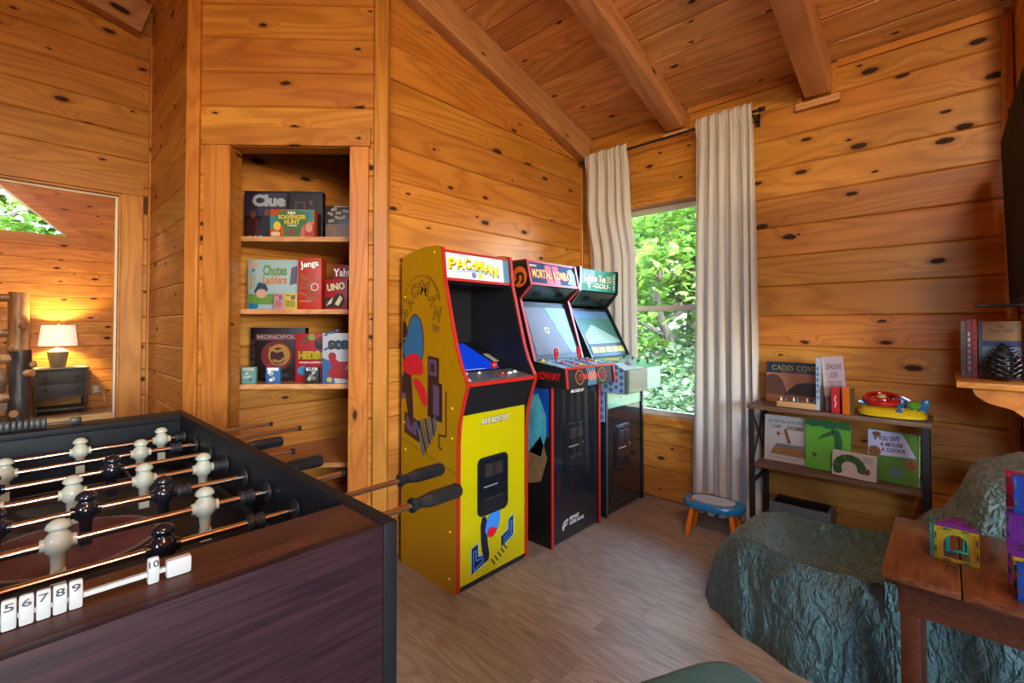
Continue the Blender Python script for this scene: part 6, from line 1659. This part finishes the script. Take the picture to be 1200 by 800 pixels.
tile('yellow arched magnetic tile standing near the table corner', 'yellow', (1.632, 0.032, TZ + 0.001), (0, 0, Z90), 'square', 'arch')
tile('teal magnetic tile standing behind the yellow arched tile', 'teal', (1.715, 0.036, TZ + 0.001), (0, 0, R(180)), 'square')
tile('teal window insert standing inside the yellow tile house', 'teal', (1.70, 0.012, TZ + 0.001), (0, 0, Z90 + 0.2), 'square', 'arch').scale = (0.55, 1, 0.75)
tile('purple triangular magnetic tile lying as a roof over the yellow tile', 'purple', (1.628, 0.030, TZ + TILE + 0.006), (R(-86), 0, Z90), 'tri')
for lab, col, loc, rot in (('yellow magnetic tile at the foot of the tile tower, right edge of the photo', 'yellow', (1.525, -0.100, TZ + 0.001), (0, 0, R(-75))), ('blue magnetic tile at the foot of the tile tower', 'blue', (1.50, -0.104, TZ + 0.001), (0, 0, R(-88))),
                            ('purple magnetic tile in the middle of the tile tower', 'purple', (1.60, -0.096, TZ + 0.087), (0, 0, R(-100))), ('red magnetic tile high in the tile tower', 'red', (1.60, -0.096, TZ + 0.174), (R(-10), 0, R(-95))),
                            ('blue magnetic tile at the top of the tile tower', 'blue', (1.55, -0.105, TZ + 0.176), (R(-8), 0, R(-88))), ('purple magnetic tile under the purple one in the tile tower', 'purple', (1.60, -0.097, TZ + 0.001), (0, 0, R(-96)))):
    tile(lab, col, loc, rot)
tag(MB().lathe([(0.004, 0), (0.05, 0.012), (0.062, 0.045), (0.05, 0.085), (0.004, 0.1)], n=20).build('toy_ball', C_('lime', 150, 205, 30, 0.35), None, smooth=True), 'lime green toy ball on the floor under the side table', 'ball').location = (1.80, 0.012, 0.0)

# ================================================================== WALL SHELF, BOOKS, PINE CONE, TV
shf = thing('wall_shelf', 'small pine wall shelf with a scrolled bracket below the television', 'shelf', (2.9, -0.24, 1.0))
MB().box(-0.31, 0.295, -0.008, 0.215, 0.0, 0.024).build('shelf_board', 'pine_trim', shf, bevel=0.003)
bpts = [(0.0, 0.0), (0.175, 0.0), (0.165, -0.03), (0.135, -0.055), (0.10, -0.066), (0.065, -0.075), (0.035, -0.10), (0.022, -0.14), (0.018, -0.18), (0.0, -0.18)]
for x in (-0.27, 0.25):
    MB().prism([(x, y - 0.005, z - 0.0005) for y, z in bpts], (0.025, 0, 0)).build('bracket', 'pine_trim', shf)
def sbook(label, y, w_spine, depth, h, mat, mark=None):
    t = thing('book', label, 'book', (2.845, y, 1.0245), R(-90), 'books on the wall shelf')
    MB().box(-w_spine / 2 + 0.002, w_spine / 2 - 0.002, 0.003, depth - 0.003, 0.003, h - 0.003).build('pages', 'page', t)
    c = MB().box(-w_spine / 2, -w_spine / 2 + 0.002, 0, depth, 0, h).box(w_spine / 2 - 0.002, w_spine / 2, 0, depth, 0, h).box(-w_spine / 2 + 0.002, w_spine / 2 - 0.002, 0, 0.002, 0, h).build('cover', mat, t)
    f = Face(c, (-w_spine / 2, -0.0002, 0), (1, 0, 0), (0, 0, 1))
    for k in range(7):
        f.rect('spine_print', w_spine * 0.3, 0.03 + 0.025 * k, w_spine * 0.7, 0.045 + 0.025 * k, mark or 'page', 1)
    return t
sbook('grey and tan spined book at the left end of the wall shelf', -0.052, 0.016, 0.16, 0.245, C_('sb_tan', 96, 74, 50), C_('sb_d', 40, 34, 30))
sbook('brown spined book with pale lettering on the wall shelf', -0.070, 0.017, 0.16, 0.25, C_('sb_brown', 104, 44, 30))
sbook('red spined book next to the cover facing one on the wall shelf', -0.087, 0.014, 0.16, 0.252, C_('sb_red', 170, 26, 30), C_('sb_red2', 90, 20, 24))
t, f, w = book('paperback with yellow and blue cover facing out behind the pine cone', -0.100, -0.226, 1.0245, 0.243, 2.86, 0.02, C_('fg_teal', 60, 96, 110), 0, 0, 'book', 'books on the wall shelf')
f.rect('cover_art', 0.012, 0.16, w, 0.243, C_('fg_gold', 190, 140, 60), 1); f.rect('cover_art', 0.012, 0.135, w, 0.16, C_('fg_navy', 40, 62, 120), 1); f.rect('cover_art', 0.012, 0.09, w, 0.135, C_('fg_sky', 120, 160, 186), 1); f.rect('cover_art', 0.012, 0.0, w, 0.09, plain('fg_dusk', srgb(76, 62, 96), 0.4, var=0.6, scale=30), 1)
f.text('The', 0.055, 0.215, 0.075, 0.228, 'ink', 2, shear=0.3); f.text('Foster Girls', 0.03, 0.195, 0.105, 0.211, 'ink', 2, shear=0.3)
pcn = thing('pine_cone', 'large black pine cone in front of the books on the wall shelf', 'pine cone', (2.735, -0.165, 1.0245))
MB().lathe([(0.012, 0), (0.035, 0.02), (0.04, 0.05), (0.03, 0.10), (0.015, 0.14), (0.004, 0.155)], n=12).build('core', 'black', pcn, smooth=True)
C_('cone_black', 24, 22, 24, 0.3)
sc_me = MB().prism([(0, 0, 0), (0.018, 0.012, 0.004), (0.026, 0.0, 0.012), (0.018, -0.012, 0.004)], (0, 0, 0.004)).mesh('scale'); sc_me.materials.append(M['cone_black'])
k = 0
for i in range(13):
    z = 0.012 + 0.0112 * i; rr = 0.042 * math.sin(PI * min(1, (z + 0.055) / 0.21)) ** 0.8
    for j in range(9 if i < 9 else 6):
        a = 2 * PI * (j + 0.5 * (i % 2)) / (9 if i < 9 else 6)
        o = link('scale', sc_me, None, pcn); o.location = ((rr - 0.006) * math.cos(a), (rr - 0.006) * math.sin(a), z); o.rotation_euler = (0, R(-14 + 2 * i), a); o.scale = (1 - 0.03 * i,) * 3
tv = thing('television', 'flat black television on the right wall, seen nearly edge on', 'television', (2.50, -0.25, 1.34))
tvm = Matrix.Rotation(R(-1.6), 4, 'X')
o = MB().box(-0.40, 0.40, 0.022, 0.052, 0.0, 0.71).build('casing', plain('tv_casing', (0.008, 0.008, 0.009), 0.6, spec=0.2), tv, bevel=0.004); o.rotation_euler = (R(-1.4), 0, 0)
o = MB().box(-0.388, 0.388, 0.052, 0.0535, 0.015, 0.695).build('screen', plain('tv_matte_screen', (0.006, 0.006, 0.007), 0.7, spec=0.1), tv); o.rotation_euler = (R(-1.4), 0, 0)
MB().box(0.23, 0.38, 0.001, 0.021, 0.2, 0.5).build('wall_mount', 'black_metal', tv)
MB().box(0.22, 0.38, 0.01, 0.16, -0.012, -0.004).box(0.29, 0.33, 0.025, 0.045, -0.004, 0.03).build('foot', 'black', tv)

# ================================================================== BEDROOM BEYOND THE DOORWAY
M['log_bark'] = bark_mat('dark_bark', (0.020, 0.018, 0.018), (0.075, 0.065, 0.060), 10, 0.5, 0.4)
M['log_peel'] = bark_mat('peeled_log', (0.16, 0.065, 0.025), (0.52, 0.30, 0.14), 7, 0.6, 0.4)
M['log_end'] = plain('cut_log_end', (0.45, 0.24, 0.11), 0.6, var=0.3, scale=60)
C_('bed_grey', 150, 146, 142, 0.9)
bd = thing('log_bed', 'rustic log bed with a pale peeled head post and dark foot post', 'bed', (-0.8, 8.2, 0))
def logpost(x, y, h, r, mat, seed):
    pts = []; rs = []
    for i in range(13):
        t = i / 12; pts.append((x + 0.02 * noise.noise(Vector((t * 3, seed, 0))), y + 0.02 * noise.noise(Vector((t * 3, seed, 5))), h * t)); rs.append(r * (1 + 0.10 * noise.noise(Vector((t * 6, seed, 9)))))
    return MB().tube(pts, rs, n=16).build('post', mat, bd, smooth=True, angle=60)
for sx in (0.82, -0.82):
    p1 = logpost(sx, 1.0, 1.70, 0.105, 'log_peel', 2.0 + sx); p2 = logpost(sx + 0.01, -1.1, 0.99, 0.083, 'log_bark', 5.0 + sx)
    for a, z in ((40, 1.22), (200, 0.9), (-30, 0.62)):
        MB().cyl((sx, 1.0, z), (sx + 0.085 * math.cos(R(a)), 1.0 - 0.14 * abs(math.sin(R(a))) - 0.05, z + 0.03), 0.05, 0.045, n=12).build('branch_stub', 'log_peel', p1, smooth=True)
    for z, a in ((0.34, -20), (0.14, -60), (0.75, 60)):
        d = Vector((0.11 * math.sin(R(a)), -0.095, 0.0))
        MB().cyl((sx + 0.01, -1.1, z), (sx + 0.01 + d.x, -1.1 + d.y, z), 0.038, 0.036, n=14).build('branch_stub', 'log_end', p2, smooth=True)
for z in (1.62, 1.15): MB().cyl((-0.92, 1.0, z), (0.91, 1.0, z), 0.055, n=12).build('head_rail', 'log_peel', bd, smooth=True)
for z in (0.90, 0.5): MB().cyl((-0.82, -1.1, z), (0.80, -1.1, z), 0.05, n=12).build('foot_rail', 'log_peel', bd, smooth=True)
MB().cyl((0.83, -1.1, 0.82), (0.95, -1.12, 0.84), 0.035, n=10).build('side_stub', 'log_peel', bd, smooth=True)
for sx in (-0.72, 0.72): MB().cyl((sx, -1.0, 0.42), (sx, 1.0, 0.42), 0.06, n=12).build('side_log', 'log_peel', bd, smooth=True)
cushion(0.74, 0.98, 0.45, 0.72, 0.08, 8).build('mattress', 'bed_grey', bd, smooth=True, angle=60)

C_('ns_grey', 52, 48, 46, 0.5)
ns = thing('nightstand', 'dark two drawer nightstand with turned legs beside the log bed', 'nightstand', (0.445, 9.25, 0))
MB().box(-0.29, 0.29, -0.2, 0.22, 0.62, 0.645).build('top', 'ns_grey', ns, bevel=0.004)
MB().box(-0.27, 0.27, -0.185, 0.215, 0.24, 0.62).build('body', 'ns_grey', ns)
for z in (0.445, 0.27):
    d = MB().box(-0.24, 0.24, -0.20, -0.186, z, z + 0.155).build('drawer', 'ns_grey', ns, bevel=0.004)
    for x in (-0.16, 0.16): MB().lathe([(0.008, 0), (0.017, 0.012), (0.012, 0.024), (0.002, 0.026)], (x, -0.20, z + 0.08), axis=(0, -1, 0), n=10).build('knob', 'black', d, smooth=True)
for sx in (-0.25, 0.25):
    for y in (-0.165, 0.19): MB().lathe([(0.018, 0), (0.022, 0.03), (0.014, 0.06), (0.024, 0.09), (0.014, 0.12), (0.024, 0.15), (0.014, 0.18), (0.024, 0.24)], (sx, y, 0), n=10).build('leg', 'ns_grey', ns, smooth=True)
MB().box(-0.26, 0.26, -0.18, 0.2, 0.06, 0.09).build('lower_shelf', 'ns_grey', ns)
cl_ = MB().box(-0.26, 0.27, -0.17, 0.19, 0.0, 0.005).build('table_runner', C_('runner', 176, 160, 140, 0.9), None, bevel=0.002)
cl_.location = (0.445, 9.25, 0.646); tag(cl_, 'pale lace runner under the bedside lamp', 'runner')
lp = thing('table_lamp', 'lit table lamp with white drum shade and grey jar base on the nightstand', 'lamp', (0.412, 9.22, 0.652))
C_('lamp_base', 118, 108, 92, 0.4)
MB().lathe([(0.075, 0), (0.08, 0.01), (0.095, 0.10), (0.112, 0.20), (0.112, 0.225), (0.09, 0.25), (0.05, 0.27), (0.02, 0.28)], n=24).build('base', 'lamp_base', lp, smooth=True)
MB().cyl((0, 0, 0.28), (0, 0, 0.62), 0.008, n=8).build('stem', 'chrome', lp)
M['shade_cloth'] = plain('lit_shade_cloth', (0.85, 0.80, 0.72), 0.8, emit=((1.0, 0.84, 0.62), 0.75))
sh_ = MB(); N = 32
sh_.add([(r * math.cos(2 * PI * i / N), r * math.sin(2 * PI * i / N), z) for r, z in ((0.205, 0.31), (0.175, 0.60), (0.172, 0.60), (0.202, 0.31)) for i in range(N)], [(k * N + i, k * N + (i + 1) % N, ((k + 1) % 4) * N + (i + 1) % N, ((k + 1) % 4) * N + i) for k in range(4) for i in range(N)])
sh_.build('shade', 'shade_cloth', lp, smooth=True)
MB().lathe([(0.006, 0.60), (0.012, 0.615), (0.004, 0.63)], n=10).build('finial', 'chrome', lp, smooth=True)
add_light('bedside_bulb', 'POINT', (0.412, 9.22, 1.13), 120, (1.0, 0.78, 0.36), radius=0.05)
ol = thing('wall_outlet', 'white wall outlet with a cord right of the nightstand', 'outlet', (0.845, 9.5, 0.275))
MB().box(-0.04, 0.04, -0.008, -0.001, -0.06, 0.06).build('plate', C_('ivory_plate', 196, 176, 140), ol, bevel=0.002)
MB().box(-0.018, 0.018, -0.012, -0.008, -0.045, -0.008).box(-0.018, 0.018, -0.012, -0.008, 0.008, 0.045).build('sockets', 'white', ol)
MB().tube([(0, -0.02, -0.025), (0.05, -0.03, -0.03), (0.09, -0.03, -0.07), (0.10, -0.03, -0.2)], 0.006, n=6).build('cord', 'white', ol, smooth=True)
M['rug'] = plain('patterned_rug', (0.22, 0.15, 0.12), 0.9, var=0.9, scale=26, bump=0.6)
rg = MB().box(-0.75, 0.45, -0.9, 0.9, 0, 0.012).build('rug', 'rug', None, bevel=0.004); rg.location = (0.25, 6.0, 0.0); tag(rg, 'brown patterned rug on the bedroom floor', 'rug')
add_light('bedroom_ceiling_light', 'POINT', (-0.9, 6.3, 3.3), 200, (1.0, 0.80, 0.50), radius=0.2)  # unseen lamp, added to brighten the bedroom wall
t = thing('ceiling_lamp', 'dome ceiling lamp in the bedroom beyond the doorway', 'lamp', (-0.9, 6.3, ZB - 0.02)); MB().lathe([(0.02, -0.8), (0.03, -0.3), (0.07, -0.01), (0.07, 0)], n=14).build('stem', 'black_metal', t, smooth=True)

# ================================================================== OUTDOORS
def terrain(u, v):
    x = 3.5 + 30 * u; y = -14 + 44 * v
    z = -0.6 + max(0, x - 6.5) * 0.16 + 0.5 * noise.noise(Vector((x * 0.3, y * 0.3, 0)))
    return (x, y, z)
M['earth'] = bark_mat('forest_floor', (0.12, 0.065, 0.03), (0.20, 0.20, 0.06), 1.2, 0.4, 0.9)
g = MB().grid(60, 80, terrain).build('hillside', 'earth', None, smooth=True, angle=80); tag(g, kind='structure')
g = MB().grid(40, 40, lambda u, v: (-14 + 17.4 * u, 10.2 + 20 * v, -0.7 + 0.4 * noise.noise(Vector((u * 8, v * 8, 3))) + 2.2 * v)).build('hillside', 'earth', None, smooth=True, angle=80); tag(g, kind='structure')
LEAF = np.array([(0, 0, 0), (0.22, 0.12, 0.03), (0.5, 0.3, 0.02), (0.30, 0.48, 0.04), (0.34, 0.8, 0.0), (0.12, 0.66, 0.05), (0, 1.0, -0.03), (-0.12, 0.66, 0.05), (-0.34, 0.8, 0.0), (-0.30, 0.48, 0.04), (-0.5, 0.3, 0.02), (-0.22, 0.12, 0.03)])
LF = [(0, 1, 2, 3), (0, 3, 4, 5), (0, 5, 6, 7), (0, 7, 8, 9), (0, 9, 10, 11)]
def foliage_mesh(name, nclus, per, rx, rz, zc_, size, mat, flat=0.35, hollow=0.45):
    vs_, fs = [], []
    V = []
    for c in range(nclus):
        while True:
            p = RNG.uniform(-1, 1, 3)
            n_ = np.linalg.norm(p)
            if hollow < n_ < 1: break
        cen = p * np.array([rx, rx, rz]) + np.array([0, 0, zc_])
        spread = RNG.uniform(0.35, 0.7)
        q = RNG.normal(0, 1, (per, 3)) * np.array([spread, spread, spread * flat]) * 0.55
        pos = cen + q
        yaw = RNG.uniform(0, 2 * PI, per); tilt = RNG.normal(0.35, 0.45, per); sc = size * RNG.uniform(0.6, 1.25, per)
        for k in range(per):
            cy_, sy_ = math.cos(yaw[k]), math.sin(yaw[k]); ct, st_ = math.cos(tilt[k]), math.sin(tilt[k])
            L = LEAF * sc[k]
            y2 = L[:, 1] * ct + L[:, 2] * st_; z2 = -L[:, 1] * st_ + L[:, 2] * ct
            V.append(np.stack([L[:, 0] * cy_ - y2 * sy_ + pos[k, 0], L[:, 0] * sy_ + y2 * cy_ + pos[k, 1], z2 + pos[k, 2]], 1))
    V = np.concatenate(V); n = len(V) // 12
    F = np.array(LF)
    allf = (F[None] + (np.arange(n) * 12)[:, None, None]).reshape(-1, 4)
    me = bpy.data.meshes.new(name)
    me.vertices.add(len(V)); me.vertices.foreach_set('co', V.ravel())
    me.loops.add(allf.size); me.loops.foreach_set('vertex_index', allf.ravel().astype(np.int32))
    me.polygons.add(len(allf)); me.polygons.foreach_set('loop_start', np.arange(0, allf.size, 4, dtype=np.int32)); me.polygons.foreach_set('loop_total', np.full(len(allf), 4, dtype=np.int32))
    me.update(calc_edges=True); me.validate()
    me.materials.append(mat)
    return me
LM = [leaf_mat('maple_leaf_bright', (0.055, 0.16, 0.016), (0.24, 0.40, 0.055)), leaf_mat('leaf_mid', (0.03, 0.11, 0.018), (0.14, 0.28, 0.05)), leaf_mat('leaf_silver', (0.07, 0.14, 0.06), (0.20, 0.30, 0.14))]
FM = [foliage_mesh('crown_a', 70, 60, 2.0, 1.9, 0, 0.16, LM[0]), foliage_mesh('crown_b', 70, 60, 2.1, 2.2, 0, 0.15, LM[1]), foliage_mesh('bush', 40, 60, 0.9, 0.7, 0, 0.11, LM[2], 0.6, 0.3)]
M['bark'] = bark_mat('tree_bark', (0.06, 0.045, 0.035), (0.17, 0.13, 0.10), 12, 0.8)
def tree(loc, kind, h, sc, label, rz, group='trees outside the windows'):
    t = thing('tree', label, 'tree', loc, rz, group)
    f = link('foliage', FM[kind], None, t); f.location = (0, 0, h); f.scale = (sc, sc, sc * 1.1); f['kind'] = 'stuff'
    pts = [(0.12 * math.sin(i * 0.9), 0.12 * math.cos(i * 1.3), (h + sc) * i / 8) for i in range(9)]
    tr = MB().tube(pts, [0.13 * (1 - i / 10) for i in range(9)], n=10)
    for k in range(7):
        a = k * 2.4; z = h * 0.45 + k * sc * 0.28
        tr.tube([(0, 0, z), (0.7 * sc * math.cos(a), 0.7 * sc * math.sin(a), z + 0.4 * sc), (1.5 * sc * math.cos(a), 1.5 * sc * math.sin(a), z + 0.6 * sc)], [0.05, 0.035, 0.012], n=6)
    tr.build('trunk', 'bark', t, smooth=True)
    return t
TR = [((8.6, 4.0), 0, 2.5, 1.0, 'bright maple nearest the window'), ((10.6, 4.3), 0, 3.8, 1.15, 'tall bright maple behind the nearest one'), ((11.5, 6.5), 1, 3.0, 1.2, 'mid green tree at the left of the window view'), ((13.5, 5.2), 1, 4.2, 1.4, 'tall mid green tree deep in the window view'),
      ((9.6, 1.6), 1, 3.0, 1.2, 'mid green tree standing right of the window view'), ((13.0, 8.5), 0, 4.0, 1.3, 'bright tree far left of the window view'), ((17.0, 8.0), 1, 5.5, 1.9, 'large tree closing the view on the hillside'), ((15.5, 3.0), 0, 5.0, 1.7, 'large bright tree on the hillside to the right'), ((9.0, 7.2), 0, 2.6, 1.0, 'small maple left of the window cone')]
for i, ((x, y), kd, h, sc, lab) in enumerate(TR):
    z = -0.6 + max(0, x - 6.5) * 0.16 - 0.1
    tree((x, y, z), kd, h, sc, lab, i * 1.1)
for i, (x, y, s, lab) in enumerate([(6.4, 2.75, 0.75, 'silvery green shrub low in the window, right side'), (7.0, 3.7, 0.85, 'silvery green shrub low in the window, left side'), (7.6, 2.9, 0.9, 'silvery shrub behind the two nearest ones'), (6.8, 1.9, 0.8, 'silvery shrub right of the window'), (8.2, 4.6, 1.0, 'silvery shrub further up the bank'), (9.2, 3.4, 1.1, 'pale shrub at the foot of the bright maple')]):
    t = thing('shrub', lab, 'shrub', (x, y, -0.65 + max(0, x - 6.5) * 0.16), i * 1.7, 'shrubs outside the window')
    f = link('foliage', FM[2], None, t); f.location = (0, 0, 0.62 * s + 0.1); f.scale = (s, s, s); f['kind'] = 'stuff'
    MB().tube([(0, 0, 0), (0.05, 0.02, 0.3), (0.0, 0.06, 0.7 * s)], [0.03, 0.025, 0.01], n=6).build('stem', 'bark', t, smooth=True)
for i, (x, y, h, sc, lab) in enumerate([(-0.6, 13.5, 4.2, 1.1, 'bright tree right behind the triangular bedroom window'), (-2.4, 14.5, 4.6, 1.3, 'bright tree left behind the triangular bedroom window'), (0.8, 15.5, 5.0, 1.4, 'tree right of the triangular bedroom window'), (-1.2, 17.5, 6.0, 1.8, 'tall tree further behind the bedroom')]):
    tree((x, y, -0.4), i % 2, h, sc, lab, i * 2.0)
